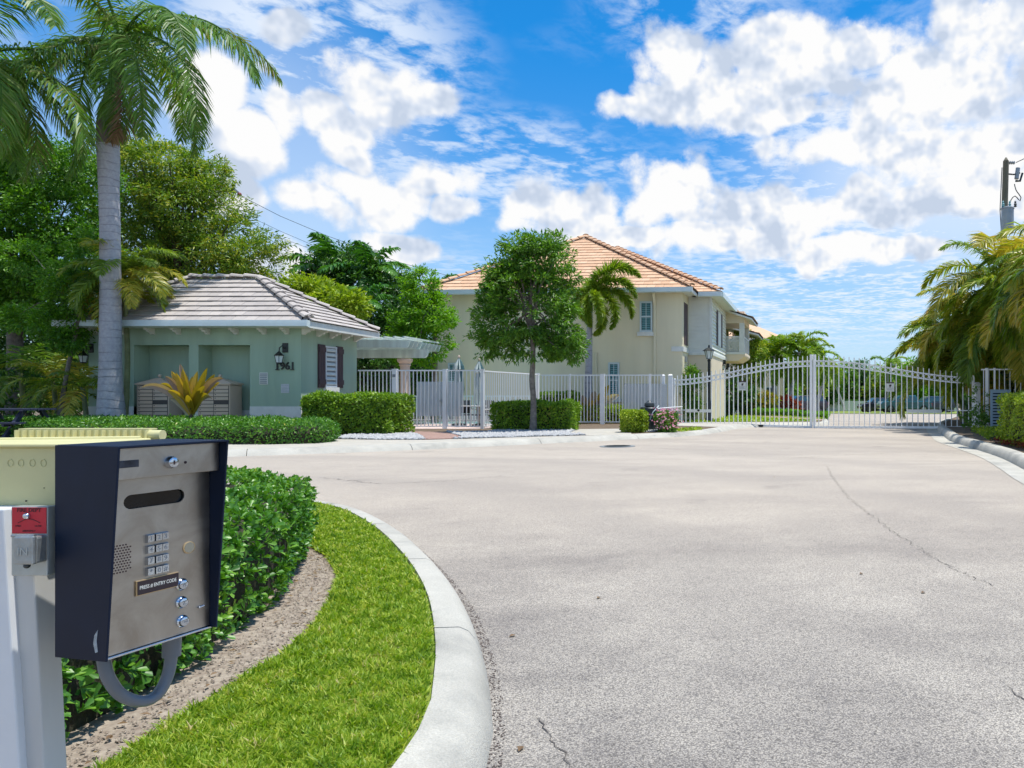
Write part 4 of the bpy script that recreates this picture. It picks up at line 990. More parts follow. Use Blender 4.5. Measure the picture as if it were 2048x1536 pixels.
b.inputs['Base Color'].default_value = (0.62,0.66,0.68,1); b.inputs['Roughness'].default_value = 0.5
tr = nd(t, 'ShaderNodeBsdfTransparent'); mxs = nd(t, 'ShaderNodeMixShader'); mxs.inputs[0].default_value = 0.35
t.links.new(b.outputs[0], mxs.inputs[1]); t.links.new(tr.outputs[0], mxs.inputs[2])
t.links.new(mxs.outputs[0], [n for n in t.nodes if n.type == 'OUTPUT_MATERIAL'][0].inputs[0])
FA = (-12.88,24.65); FB = (-8.75,24.65)
u_ = lambda p: (p-CX)/F*24.65+12.88
f1 = fence('white picket pool fence with latched gate beside the green hut', FA, FB, 1.94, [(u_(790),0.14),(u_(890),0.12),(u_(968)-0.05,0.10)], 0.122, [(u_(833),u_(886),0.42,1.55),(u_(894),u_(923),0.42,1.55)])
hd = MB().box(u_(886)-0.05, u_(886)+0.02, -0.06, -0.025, 0.86, 0.98); hd.tube([(u_(886),-0.06,0.92),(u_(880),-0.07,0.92)], 0.012, 6); hd.build('latch', M_steelg, f1)
for z in (0.15,0.95,1.7): MB().box(u_(790)-0.05,u_(790)+0.05,-0.085,-0.074,z,z+0.09).build('hinge', M_steelg, f1)
fence('white picket fence side running back from the pool gate corner', FB, (-8.02,28.6), 1.92, [(3.85,0.09)], 0.122)
f2 = fence('white picket fence between the small tree and the road gate', (-8.0,28.7), (-3.35,28.7), 1.90, [((1205-CX)/F*28.7+8.0,0.15),((1140-CX)/F*28.7+8.0,0.05),((1300-CX)/F*28.7+8.0,0.08)], 0.122,
   [((1247-CX)/F*28.7+8.0,(1334-CX)/F*28.7+8.0,0.3,1.55)])
fence('white picket fence on the far side of the pool by the house', (-15.0,31.1), (-8.0,31.1), 1.1, [(2.3,0.06),(4.6,0.06)], 0.11)
# road gate
GL = Vector((-3.10,30.3,0)); GC = Vector((2.37,28.2,0)); GR = Vector((7.78,26.0,0))
def leaf(label, A, B, flip):
    d = B-A; Ln = d.length; a = math.atan2(d.y, d.x); r = thing('gate_leaf', label, 'gate', tuple(A), a)
    zb0, zb1 = (0.10, 0.02) if not flip else (0.02, 0.10)
    lo, hi = 1.86, 2.54
    def top(u):
        s = u/Ln if not flip else 1-u/Ln
        if s < 0.02: s = 0.02
        return lo+(hi-lo)*(0.5-0.5*math.cos(math.pi*min(1, s**0.92)))
    def bot(u): return zb0+(zb1-zb0)*u/Ln
    n = 31 if not flip else 30
    st = Ln/n
    def rail(off, hh):
        mb = MB(); m = 40
        for i in range(m):
            u0, u1 = Ln*i/m, Ln*(i+1)/m
            mb.hexa([(u0,-0.02,top(u0)+off-hh),(u1,-0.02,top(u1)+off-hh),(u1,0.02,top(u1)+off-hh),(u0,0.02,top(u0)+off-hh)],[(u0,-0.02,top(u0)+off),(u1,-0.02,top(u1)+off),(u1,0.02,top(u1)+off),(u0,0.02,top(u0)+off)])
        return mb
    rail(0, 0.035).build('top_rail', M_fence, r); rail(-0.20, 0.035).build('second_rail', M_fence, r)
    MB().hexa([(0,-0.03,bot(0)-0.03),(Ln,-0.03,bot(Ln)-0.03),(Ln,0.03,bot(Ln)-0.03),(0,0.03,bot(0)-0.03)],[(0,-0.03,bot(0)+0.05),(Ln,-0.03,bot(Ln)+0.05),(Ln,0.03,bot(Ln)+0.05),(0,0.03,bot(0)+0.05)]).build('bottom_rail', M_fence, r)
    rg = MB(); k = 16
    vs = []; R0, R1 = 0.082, 0.064
    for i in range(k):
        t_ = 2*math.pi*i/k; c_, s_ = math.cos(t_), math.sin(t_)
        vs += [(R0*c_,-0.012,R0*s_),(R0*c_,0.012,R0*s_),(R1*c_,0.012,R1*s_),(R1*c_,-0.012,R1*s_)]
    rg.add(vs, [(i*4+j, i*4+(j+1)%4, ((i+1)%k)*4+(j+1)%4, ((i+1)%k)*4+j) for i in range(k) for j in range(4)])
    rgm = rg.mesh('ring'); rgm.materials.append(M_fence)
    for i in range(1, n):
        u = i*st; tz = top(u)
        zt = tz+0.17
        MB().box(u-0.0145, u+0.0145, -0.0145, 0.0145, bot(u)+0.05, zt).build('picket', M_fence, r)
    for i in range(n):
        u = (i+0.5)*st; link('ring', rgm, None, r, Matrix.Translation((u, 0, top(u)-0.1175)))
    for u, nm in ((0.03,'hinge_stile'),(Ln-0.04,'meeting_stile')):
        if flip: nm = {'hinge_stile':'meeting_stile','meeting_stile':'hinge_stile'}[nm]
        hh = 2.76 if nm == 'meeting_stile' else lo+0.06
        MB().box(u-0.045, u+0.045, -0.045, 0.045, -0.02+bot(u), hh).build(nm, M_fence, r)
    return r, Ln, top
ga, la, topa = leaf('left leaf of the white arched driveway gate, lamp post behind it', GL, GC-Vector((0.03,-0.01,0)), False)
gb, lb, topb = leaf('right leaf of the white arched driveway gate, parked cars behind it', GC+Vector((0.03,-0.01,0)), GR, True)
MB().box(0.0, 0.95, -0.015, 0.015, 0.62, 0.65).build('operator_bar', M_fence, ga); ob = MB().box(0.60, 1.72, -0.05, -0.018, 0.55, 0.67).build('operator_arm_box', M_trim, ga)
MB().ball((1.15,-0.07,0.63), 0.05, n=8).build('arm_joint', M_black, ga)
MB().box(lb-0.9, lb, -0.015, 0.015, 0.68, 0.71).build('operator_bar', M_fence, gb); MB().box(lb-2.3, lb-1.1, -0.05, -0.018, 0.60, 0.72).build('operator_arm_box', M_trim, gb)
mb = MB().box(3.52, 3.88, -0.09, -0.032, 0.02, 0.10).build('gate_wheel_guard', M_black, ga)
M_sign = mat('sign_face', (0.62,0.64,0.60), 0.5, var=0.05)
def sign(label, par_A, ang_, u, z0, z1):
    c_, s_ = math.cos(ang_), math.sin(ang_); p = par_A+Vector((c_*u-0*s_, s_*u, 0))
    p = p+Vector((s_*0.03, -c_*0.03, 0))
    r = thing('gate_sign', label, 'sign', (p.x, p.y, z0), ang_)
    hh = z1-z0
    MB().box(-0.145, 0.145, -0.006, 0, 0, hh).build('panel', M_sign, r)
    MB().box(-0.145, 0.145, -0.008, -0.0062, hh-0.045, hh-0.001).build('title_band', M_brown, r)
    lg = MB(); lg.prism([(-0.03,hh-0.16),(0.0,hh-0.16),(0.03,hh-0.15),(0.05,hh-0.08),(0.02,hh-0.10),(0.0,hh-0.07),(-0.02,hh-0.11),(-0.05,hh-0.09)], -0.008, -0.0062, 'y'); lg.box(-0.045,0.03,-0.0081,-0.0061,hh-0.185,hh-0.17)
    lg.build('emblem', M_ink, r)
    for i in range(3): MB().box(-0.11, 0.11-0.03*(i % 2), -0.008, -0.0062, hh-0.225-i*0.035, hh-0.212-i*0.035).build('printed_line', M_steelg, r)
    return r
aA = math.atan2((GC-GL).y, (GC-GL).x); aB = math.atan2((GR-GC).y, (GR-GC).x)
sign('small white notice with dark emblem on the left gate leaf', GL, aA, 3.02, 1.42, 1.78)
sign('small white notice with dark emblem on the right gate leaf', GC, aB, 2.92, 1.36, 1.70)
def gpost(label, x, y, z0, z1, wd):
    r = thing('gate_post', label, 'post', (x,y,z0)); MB().box(-wd/2, wd/2, -wd/2, wd/2, 0, z1-z0).build('post_body', M_fence, r, bevel=0.004)
    MB().hexa([(-wd/2-0.012,-wd/2-0.012,z1-z0+0.002),(wd/2+0.012,-wd/2-0.012,z1-z0+0.002),(wd/2+0.012,wd/2+0.012,z1-z0+0.002),(-wd/2-0.012,wd/2+0.012,z1-z0+0.002)],[(-wd/4,-wd/4,z1-z0+0.05),(wd/4,-wd/4,z1-z0+0.05),(wd/4,wd/4,z1-z0+0.05),(-wd/4,wd/4,z1-z0+0.05)]).build('post_cap', M_fence, r)
gpost('thick white hinge post at the left end of the arched gate', -3.17, 29.9, 0.1, 2.02, 0.17)
gpost('slimmer white post beside the thick left hinge post', -3.34, 28.9, 0.1, 1.98, 0.12)
x, y = G(1954, 873, 0.13); y_ = 24.6
gpost('white hinge post at the right end of the arched gate', (1954.5-CX)/F*25.6, 25.6, 0.0, 1.62, 0.17)
MB_ = fence('white picket fence partly hidden behind the right hedge', ((1962-CX)/F*24.4,24.4), (12.5,22.5), 1.95, [(0.18,0.09),(0.42,0.06)], 0.16, z=0.13)
bs = thing('pool_notice', 'pale blue notice board on the fence behind the right hedge', 'sign', tuple(PT(1998,860,22.9)))
MB().box(*boxpx(1981, 2022, 779, 862, 22.9, 0.02)).build('board', mat('pale_blue_board', (0.36,0.50,0.62), 0.5, var=0.05), bs, world=True)
for i in range(12):
    MB().box(*boxpx(1986, 2018-rnd.randint(0,8), 786+i*6, 788.2+i*6, 22.89, 0.009)).build('printed_line', M_navy, bs, world=True)
# ------------------------------------------------------------------ beige house
hx0, hy0 = -2.835, 31.5; HR = -math.atan2(0.0797, 0.9968)
hs_ = thing('beige_house', 'two storey beige stucco house with terracotta tiled hip roofs and balcony', 'house', (hx0,hy0,0.0), HR)
ux, uy = Vector((math.cos(HR), math.sin(HR))), Vector((-math.sin(HR), math.cos(HR)))
def hl(px, y=0.0):   # local x on the plane local y
    k = (px-CX)/F    # (hx0 + ux.x*x+uy.x*y) = k*(hy0+ux.y*x+uy.y*y)
    x = (k*(hy0+uy.y*y)-hx0-uy.x*y)/(ux.x-k*ux.y); return x
def hz_(px, py, y=0.0):
    x = hl(px, y); D = hy0+ux.y*x+uy.y*y; return H-(py-CY)/F*D
XL = hl(875); EZ = 5.55
w1 = MB().box(XL, 0, 0, 11, 0, EZ).build('wall', M_cream, hs_)
# second volume: set back, siding upper, stucco lower
SX = 1.02; SY = 1.5
MB().box(0.003, SX, SY, 7.2, 0, 3.02).build('lower_wall', M_creamR, hs_)
MB().box(0.003, SX-0.03, SY+0.03, 7.2, 3.02, EZ).build('upper_wall', M_siding, hs_)
n = 15
for i in range(n):
    z0 = 3.13+i*(EZ-3.13)/n; z1 = z0+(EZ-3.13)/n
    MB().hexa([(0.01,SY-0.022,z0),(SX-0.08,SY-0.022,z0),(SX-0.08,SY+0.028,z0),(0.01,SY+0.028,z0)],[(0.01,SY+0.002,z1),(SX-0.08,SY+0.002,z1),(SX-0.08,SY+0.028,z1),(0.01,SY+0.028,z1)]).build('siding_board', M_siding, hs_)
    MB().hexa([(SX-0.028,SY+0.08,z0),(SX+0.03,SY+0.08,z0),(SX+0.03,7.2,z0),(SX-0.028,7.2,z0)],[(SX-0.028,SY+0.08,z1),(SX-0.012,SY+0.08,z1),(SX-0.012,7.2,z1),(SX-0.028,7.2,z1)]).build('siding_board', M_siding, hs_)
mb = MB(); mb.box(SX-0.079,SX+0.04,SY-0.055,SY+0.079,3.02,EZ); mb.box(0.004,SX+0.045,SY-0.06,SY+0.03,3.0,3.13); mb.box(SX-0.02,SX+0.036,SY+0.03,7.2,3.0,3.13); mb.build('corner_trim', M_trim, hs_)
MB().box(hl(1343), 0.05, -0.05, -0.002, hz_(1350,703), hz_(1350,693)).build('belt_trim', M_trim, hs_)
MB().box(0.002, 0.05, 0.0, SY-0.04, hz_(1350,703), hz_(1350,693)).build('belt_trim', M_trim, hs_)
MB().box(0.003, 0.02, 0.35, 1.25, hz_(1365,690,0.6), hz_(1365,606,0.6)).build('side_window', M_brown, hs_)
MB().box(0.003, 0.08, 0.5, 0.8, hz_(1366,724,0.6), hz_(1366,713,0.6)).build('meter_box', M_steelg, hs_)
def window(px0, px1, py0, py1, sill=True, head=False):
    x0, x1 = hl(px0), hl(px1); z0, z1 = hz_(px0, py1), hz_(px0, py0); f = 0.07
    m = MB(); m.box(x0,x0+f,-0.06,-0.002,z0,z1); m.box(x1-f,x1,-0.06,-0.002,z0,z1); m.box(x0+f,x1-f,-0.06,-0.002,z1-f,z1); m.box(x0+f,x1-f,-0.06,-0.002,z0,z0+f)
    zm = (z0+z1)/2; m.box(x0+f,x1-f,-0.055,-0.002,zm-0.03,zm+0.03)
    o = m.build('window', M_gutter, hs_)
    MB().box(x0+f,x1-f,-0.006,-0.003,z0+f,z1-f).build('pane', M_glass, o)
    nn = 7
    for half in (0, 1):
        za = z0+f if half == 0 else zm+0.03; zb = zm-0.03 if half == 0 else z1-f
        for i in range(nn):
            z = za+(zb-za)*(i+0.15)/nn
            MB().hexa([(x0+f+0.02,-0.03,z),(x1-f-0.02,-0.03,z),(x1-f-0.02,-0.01,z+(zb-za)/nn*0.35),(x0+f+0.02,-0.01,z+(zb-za)/nn*0.35)],[(x0+f+0.02,-0.03,z+(zb-za)/nn*0.4),(x1-f-0.02,-0.03,z+(zb-za)/nn*0.4),(x1-f-0.02,-0.01,z+(zb-za)/nn*0.75),(x0+f+0.02,-0.01,z+(zb-za)/nn*0.75)]).build('slat', M_blind, o)
    MB().box((x0+x1)/2-0.012,(x0+x1)/2+0.012,-0.045,-0.032,z0+f,z1-f).build('mullion', M_gutter, o)
    if sill: MB().box(x0-0.10,x1+0.10,-0.10,-0.002,z0-0.17,z0-0.003).build('sill', M_trim, o)
window(1280, 1305, 603, 664); window(1217, 1239, 725, 796); window(897, 917, 726, 800)
dn = MB(); xd = hl(1310.5)
dn.box(xd-0.05, xd+0.05, -0.11, -0.01, 0, EZ-0.5); dn.bar((xd,-0.06,EZ-0.52),(xd,-0.36,EZ-0.05),0.1,0.09)
dn.build('downspout', M_cream, hs_)
MB().tube([(hl(1193),-0.06,0.1),(hl(1193),-0.06,hz_(1193,705))],0.035,8).build('vent_pipe', M_cream, hs_)
MB().box(XL-0.02,0.02,-0.02,-0.002,0,0.55).build('base_band', M_trim, hs_)
# roofs
r1 = MB().box(XL-0.45,0.42,-0.45,11.4,EZ+0.0005,EZ+0.04).build('roof', M_trim, hs_); r1['label'] = 'terracotta tiled main hip roof'
ez = EZ+0.14; oh = 0.47
a0 = Vector((XL-oh,-oh,ez)); a1 = Vector((oh,-oh,ez)); a2 = Vector((oh,11.4,ez)); a3 = Vector((XL-oh,11.4,ez))
apx = (XL)/2-0.25; rise = 3.25; dpt = 5.2
t0_ = Vector((apx, -oh+dpt, ez+rise)); t1_ = Vector((apx, 9.0, ez+rise))
plane_tiles(a0, a1, t0_, t0_, 0.36, 0.345, M_tileT, r1, 300)
plane_tiles(a1, a2, t0_, t1_, 0.36, 0.345, M_tileT, r1, 120)
plane_tiles(a3, a0, t1_, t0_, 0.36, 0.345, M_tileT, r1, 0)
plane_tiles(a2, a3, t1_, t1_, 0.36, 0.345, M_tileT, r1, 0)
for p, q in ((a0,t0_),(a1,t0_),(t0_,t1_)): caps(r1, p+up_*1.3, q+up_, M_tileT, 0.15, 0.40)
gt = MB(); gt.prism([(-0.60,EZ-0.04),(-0.50,EZ-0.06),(-0.46,EZ-0.06),(-0.46,EZ+0.15),(-0.60,EZ+0.15)], XL-0.5, 0.5, 'x'); gt.build('gutter', M_gutter, hs_)
MB().box(0.425,0.47,-0.455,2.0,EZ-0.05,EZ+0.13).build('fascia', M_trim, hs_)
MB().box(XL-0.49,XL-0.455,-0.455,11.4,EZ-0.05,EZ+0.13).build('fascia', M_trim, hs_)
# second roof, further right and back
r2 = MB().box(0.2,SX+0.42,SY-0.45,7.2,EZ+0.0005,EZ+0.04).build('roof', M_trim, hs_); r2['label'] = 'second terracotta hip roof set back to the right'
b0 = Vector((-9.0,SY-oh,ez+0.02)); b1 = Vector((SX+oh,SY-oh,ez+0.02)); b2 = Vector((SX+oh,9.6,ez+0.02))
q0 = Vector((-4.65, SY+5.7, ez+3.15))
q1 = Vector((-4.65, 9.6, ez+3.15))
plane_tiles(b0, b1, q0, q0, 0.36, 0.345, M_tileT, r2, 160)
plane_tiles(b1, b2, q0, q1, 0.36, 0.345, M_tileT, r2, 60)
caps(r2, b1+up_*1.3, q0+up_, M_tileT, 0.15, 0.40); caps(r2, q0+up_, q1+up_, M_tileT, 0.15, 0.40)
MB().prism([(SY-0.60,EZ-0.04),(SY-0.50,EZ-0.06),(SY-0.46,EZ-0.06),(SY-0.46,EZ+0.15),(SY-0.60,EZ+0.15)], 0.52, SX+0.5, 'x').build('gutter', M_gutter, hs_)
MB().box(SX+0.46,SX+0.58,SY-0.46,7.4,EZ-0.06,EZ+0.15).build('gutter', M_gutter, hs_)
# narrow dark shutters and window on the siding side wall
for y0 in (3.2, 4.9): MB().box(SX+0.022,SX+0.06,y0,y0+0.35,3.55,5.15).build('shutter', M_brown, hs_)
MB().box(SX+0.022,SX+0.04,3.6,4.85,3.55,5.15).build('side_window', M_trim, hs_)
# balcony bay
BY0, BY1, BX = 7.2, 10.4, SX+0.95
fl = MB(); fl.prism([(SX-1.0,3.0),(BX-0.35,3.0),(BX,3.22),(BX+0.04,3.30),(BX+0.04,3.42),(SX-1.0,3.42)], BY0, BY1, 'y'); fl.build('balcony_floor', M_creamR, hs_)
MB().box(SX-1.0,BX+0.06,BY0-0.04,BY0-0.003,3.34,3.46).build('floor_trim', M_trim, hs_)
MB().box(SX-1.0, BX, BY0, BY1, 4.95, EZ).build('balcony_beam', M_creamR, hs_)
for yy in (BY0+0.002, BY1-0.25): MB().box(BX-0.25,BX-0.002,yy,yy+0.22,3.421,4.949).build('balcony_post', M_trim, hs_)
bp = MB().box(-0.018,0.018,-0.018,0.018,3.46,4.22).mesh('baluster'); bp.materials.append(M_trim)
for i in range(12): link('baluster', bp, None, hs_, Matrix.Translation((SX+0.02+i*0.06-0.0,BY0+0.05,0)))
for i in range(20): link('baluster', bp, None, hs_, Matrix.Translation((BX-0.05,BY0+0.3+i*0.135,0)))
rl_ = MB(); rl_.box(SX,BX-0.25,BY0+0.02,BY0+0.08,4.22,4.28); rl_.box(BX-0.08,BX-0.02,BY0+0.25,BY1-0.25,4.22,4.28); rl_.box(SX,BX-0.25,BY0+0.03,BY0+0.07,4.02,4.05); rl_.build('handrail', M_trim, hs_)
MB().box(SX-1.0,SX-0.9,BY0+0.1,BY1,3.421,4.949).build('balcony_door', M_dark, hs_)
MB().box(-4,SX-0.8,BY1,16,0,EZ).build('rear_wall', M_creamR, hs_)
MB().box(0.1,SX-0.85,BY0+0.002,BY1-0.01,0,2.99).build('entry_wall', M_creamR, hs_)
MB().box(SX-0.849,SX-0.80,BY0+0.6,BY1-0.5,0.1,2.5).build('garage_opening', M_dark, hs_)
def gable(x0, x1, y0, y1, z, tag_):
    rr = MB().prism([(x0,z+0.75),(x1,z),(x1,z+0.12),(x0,z+0.87)], y0, y1, 'y').build('roof', M_trim, hs_); rr['label'] = tag_
    A_ = Vector((x1,y0,z+0.14)); B_ = Vector((x1,y1,z+0.14)); T_ = Vector((x0,y0,z+0.89)); T2 = Vector((x0,y1,z+0.89))
    plane_tiles(A_, B_, T_, T2, 0.36, 0.33, M_tileT, rr, 80)
    return rr
gable(SX-0.9, BX+0.42, BY0-0.35, BY1+0.5, EZ-0.02-0.45, 'low tiled roof over the balcony')
gable(SX-1.5, BX+0.35, 12.8, 17.0, 4.75, 'low tiled roof behind the balcony')
lantern(hs_, SX+0.06, 5.9, 2.75, 0.9); lantern(hs_, SX+0.1, BY0-0.001, 2.62, 0.9)
# ------------------------------------------------------------------ far houses
def farhouse(label, x, y, w_, d_, h_, m, mt, wins):
    r = thing('distant_house', label, 'house', (x,y,gz(y)))
    MB().box(-w_/2,w_/2,0,d_,0,h_).build('wall', m, r)
    e_ = [Vector((-w_/2-.5,-.5,h_)),Vector((w_/2+.5,-.5,h_)),Vector((w_/2+.5,d_+.5,h_)),Vector((-w_/2-.5,d_+.5,h_))]
    k = min(w_,d_)/2; t_ = Vector((0,d_/2,h_+k*0.6))
    rf_ = MB().add([*e_, t_], [(0,1,4),(1,2,4),(2,3,4),(3,0,4),(0,3,2,1)]).build('roof', mt, r)
    MB().box(-w_/2-.52,w_/2+.52,-.56,-.51,h_-.12,h_+.08).build('fascia', M_trim, r)
    for (x0,x1,z0,z1) in wins:
        o = MB().box(x0,x1,-0.05,-0.003,z0,z1).build('window', M_trim, r)
        MB().box(x0+.08,x1-.08,-0.06,-0.052,z0+.08,z1-.08).build('pane', M_glass, o)
    return r
farhouse('cream house with tiled roof just past the big house, behind the palms', -1.2, 58, 7.5, 10, 5.8, M_creamR, M_tileT, [(1.9,2.8,3.6,5.0),(1.0,1.6,3.6,5.0),(2.4,3.3,0.9,2.2)])
farhouse('low blue green wall house seen through the left gate leaf', 0.8, 66, 3.6, 6, 3.4, M_sage, M_tileG, [])
farhouse('pale grey house far behind the right gate leaf', 25.0, 112, 12, 10, 4.9, M_trim, M_tileG, [(-4,-2.6,3.1,4.3),(-1,0.6,3.1,4.3),(-4,-2.4,1,2.4),(-1,0.8,1,2.4)])
# far white fence
wf = thing('far_white_fence', 'solid white vinyl fence at the far end of the street', 'fence', (10.2,108,gz(108)))
for i in range(12): MB().box(i*0.56,i*0.56+0.55,-0.03,0.03,0.05,1.5).build('panel', M_white, wf)
# ------------------------------------------------------------------ lamps
def lamp(label, x, y, hgt, z0):
    r = thing('street_lamp', label, 'street lamp', (x,y,z0))
    MB().lathe([(0.16,0),(0.16,0.12),(0.13,0.16),(0.12,0.75),(0.09,0.85),(0.062,0.95),(0.055,hgt-0.62),(0.075,hgt-0.6),(0.075,hgt-0.56),(0.04,hgt-0.54),(0.04,hgt-0.5)], n=16).build('pole', M_black, r, smooth=True)
    MB().lathe([(0.10,hgt-0.5),(0.19,hgt-0.17)], n=6).build('glass', M_glassL, r)
    MB().lathe([(0.28,hgt-0.168),(0.27,hgt-0.15),(0.10,hgt-0.05),(0.05,hgt-0.03),(0.03,hgt+0.02),(0.045,hgt+0.04),(0.02,hgt+0.09)], n=6).build('cap', M_black, r)
    c_ = MB()
    for k in range(6):
        t_ = math.pi*2*k/6; c_.tube([(0.105*math.cos(t_),0.105*math.sin(t_),hgt-0.5),(0.196*math.cos(t_),0.196*math.sin(t_),hgt-0.168)],0.012,5)
    c_.lathe([(0.115,hgt-0.52),(0.115,hgt-0.5)],n=6); c_.build('cage', M_black, r)
lamp('black lamp post with glass lantern behind the left gate leaf', (1418-CX)/F*31.8, 31.8, 3.16, 0.12)
lamp('black lamp post farther off among the palm trunks beyond the gate', (1595-CX)/F*56, 56, 3.9, gz(56)+0.1)
# ------------------------------------------------------------------ umbrellas, pool things
M_stripe, t, b = base_mat('striped_canvas'); tcn = nd(t, 'ShaderNodeTexCoord'); sp_ = nd(t, 'ShaderNodeSeparateXYZ'); t.links.new(tcn.outputs['Object'], sp_.inputs[0])
a_ = mth(t, 'ARCTAN2', sp_.outputs[0], sp_.outputs[1]); s_ = mth(t, 'SINE', mth(t, 'MULTIPLY', a_, 8.0))
t.links.new(mixc(t, mrange(t, s_, -0.05, 0.05), (0.05,0.12,0.13,1), (0.45,0.52,0.50,1)), b.inputs['Base Color']); b.inputs['Roughness'].default_value = 0.8
def umbrella(label, px, ytop, D):
    zt = PT(px, ytop, D).z; r = thing('pool_umbrella', label, 'umbrella', ((px-CX)/F*D, D, 0.13)); h = zt-0.13
    prof_ = [(0.02,h-0.08),(0.05,h-0.12),(0.15,h-0.35),(0.17,h-0.48),(0.10,h-0.52),(0.13,h-0.7),(0.17,h-1.2),(0.12,h-1.6),(0.05,h-1.7)]
    mb = MB(); n = 16
    vs = []
    for (rr, z) in prof_:
        for k in range(n):
            t_ = 2*math.pi*k/n; q = rr*(1.12 if k % 2 else 0.82); vs.append((q*math.cos(t_), q*math.sin(t_), z))
    mb.add(vs, [(i*n+k, i*n+(k+1)%n, (i+1)*n+(k+1)%n, (i+1)*n+k) for i in range(len(prof_)-1) for k in range(n)])
    mb.build('canopy', M_stripe, r)
    MB().tube([(0,0,0),(0,0,h-0.05)],0.022,8).build('pole', M_colm, r); MB().ball((0,0,h-0.02),0.045,n=10).build('finial', M_colm, r)
    MB().lathe([(0.25,0),(0.25,0.06),(0.05,0.1)],n=16).build('base', M_can, r)
umbrella('closed striped umbrella, left one behind the pool gate', 918, 712, 27.2)
umbrella('closed striped umbrella, right one beside the fence corner', 958.5, 718, 26.6)
tb = thing('pool_table', 'white patio table behind the pool fence', 'table', ((948-CX)/F*26.4,26.4,0.13))
MB().lathe([(0.5,0.70),(0.5,0.735)],n=24).build('tabletop', M_trim, tb)
for k in range(4):
    t_ = math.pi/4+k*math.pi/2; MB().tube([(0.32*math.cos(t_),0.32*math.sin(t_),0),(0.26*math.cos(t_),0.26*math.sin(t_),0.7)],0.018,6).build('leg', M_steelg, tb)
def chair(label, px, D, rz):
    r = thing('patio_chair', label, 'chair', ((px-CX)/F*D,D,0.13), rz, 'patio chairs by the pool')
    s = 0.24
    MB().box(-s,s,-s,s,0.40,0.43).build('seat', M_can, r); MB().hexa([(-s,s-0.02,0.46),(s,s-0.02,0.46),(s,s+0.02,0.46),(-s,s+0.02,0.46)],[(-s,s+0.10,0.92),(s,s+0.10,0.92),(s,s+0.14,0.92),(-s,s+0.14,0.92)]).build('backrest', M_can, r)
    for x_ in (-s,s):
        for y_ in (-s,s): MB().tube([(x_,y_,0),(x_,y_,0.60 if y_ < 0 else 0.5)],0.016,6).build('leg', M_trim, r)
        MB().tube([(x_,-s,0.60),(x_,s+0.03,0.62)],0.018,6).build('armrest', M_trim, r)
chair('dark patio chair with white frame left of the pool table', 931, 26.1, 0.6); chair('dark patio chair with white frame right of the pool table', 963, 26.0, -0.5)
sd = thing('stair_rail', 'pair of thin chrome pool ladder rails behind the gate', 'rail', ((853-CX)/F*28.2,28.2,0.15))
for k in (0,0.28): MB().tube(catmull([(k,0,-0.1),(k,-0.02,0.45),(k+0.05,0.25,0.6),(k+0.05,0.45,0.3),(k+0.05,0.45,-0.2)],0.08),0.022,8).build('rail', M_chrome, sd)
# ------------------------------------------------------------------ dark container by the gate
cx0, cy0 = (1299-CX)/F*23.0, 23.0
cn = thing('pump_housing', 'dark grey plastic drum housing with handle between the yellow shrub and flower bush', 'container', (cx0,cy0,0.12))
MB().lathe([(0.27,0),(0.27,0.03),(0.235,0.06),(0.245,0.66),(0.25,0.70),(0.22,0.74)],n=24).build('drum', M_can, cn, smooth=True)
MB().box(-0.245,-0.02,-0.27,-0.10,0.52,0.74).build('side_box', M_can, cn, bevel=0.01)
MB().lathe([(0.13,0.742),(0.16,0.78),(0.15,0.86),(0.08,0.90),(0.05,0.94)],n=16).build('lid_knob', M_can, cn, smooth=True)
MB().tube(catmull([(0.05,-0.25,0.35),(0.12,-0.27,0.55),(0.22,-0.22,0.68),(0.3,-0.1,0.78)],0.05),0.015,8).build('hose', M_gutter, cn)
MB().lathe([(0.03,0),(0.03,0.004)],(-0.14,-0.272,0.63),10,MY.to_3x3()).build('badge', M_brass, cn)
pi_ = thing('gate_pipe', 'thin white horizontal pipe running from the container to the gate post', 'pipe', (cx0,cy0+0.4,0.8))
MB().tube([(0.1,0.0,0.0),(0.5,2.2,0.02),(0.55,4.6,0.0)],0.018,6).build('pipe_run', M_fence, pi_)
# ------------------------------------------------------------------ picnic table at far left
pt_ = thing('picnic_table', 'dark blue grey picnic table at the left edge under the trees', 'picnic table', ((28-CX)/F*17.5,17.5,0.13))
M_pic = mat('table_plastic', (0.028,0.034,0.07), 0.5, var=0.2)
for i in range(5): MB().box(-0.95,0.62,-0.4+i*0.165,-0.4+i*0.165+0.15,0.74,0.78).build('top_plank', M_pic, pt_)
for y_ in (-0.78,0.60):
    MB().box(-1.0,0.80,y_,y_+0.26,0.44,0.48).build('bench_plank', M_pic, pt_)
for x_ in (-0.7,0.4):
    MB().bar((x_,-0.72,0),(x_,-0.18,0.74),0.07,0.09).build('leg', M_pic, pt_); MB().bar((x_,0.78,0),(x_,0.24,0.74),0.07,0.09).build('leg', M_pic, pt_)
    MB().bar((x_+0.08,-0.75,0.42),(x_+0.08,0.82,0.42),0.05,0.07).build('cross_brace', M_pic, pt_)
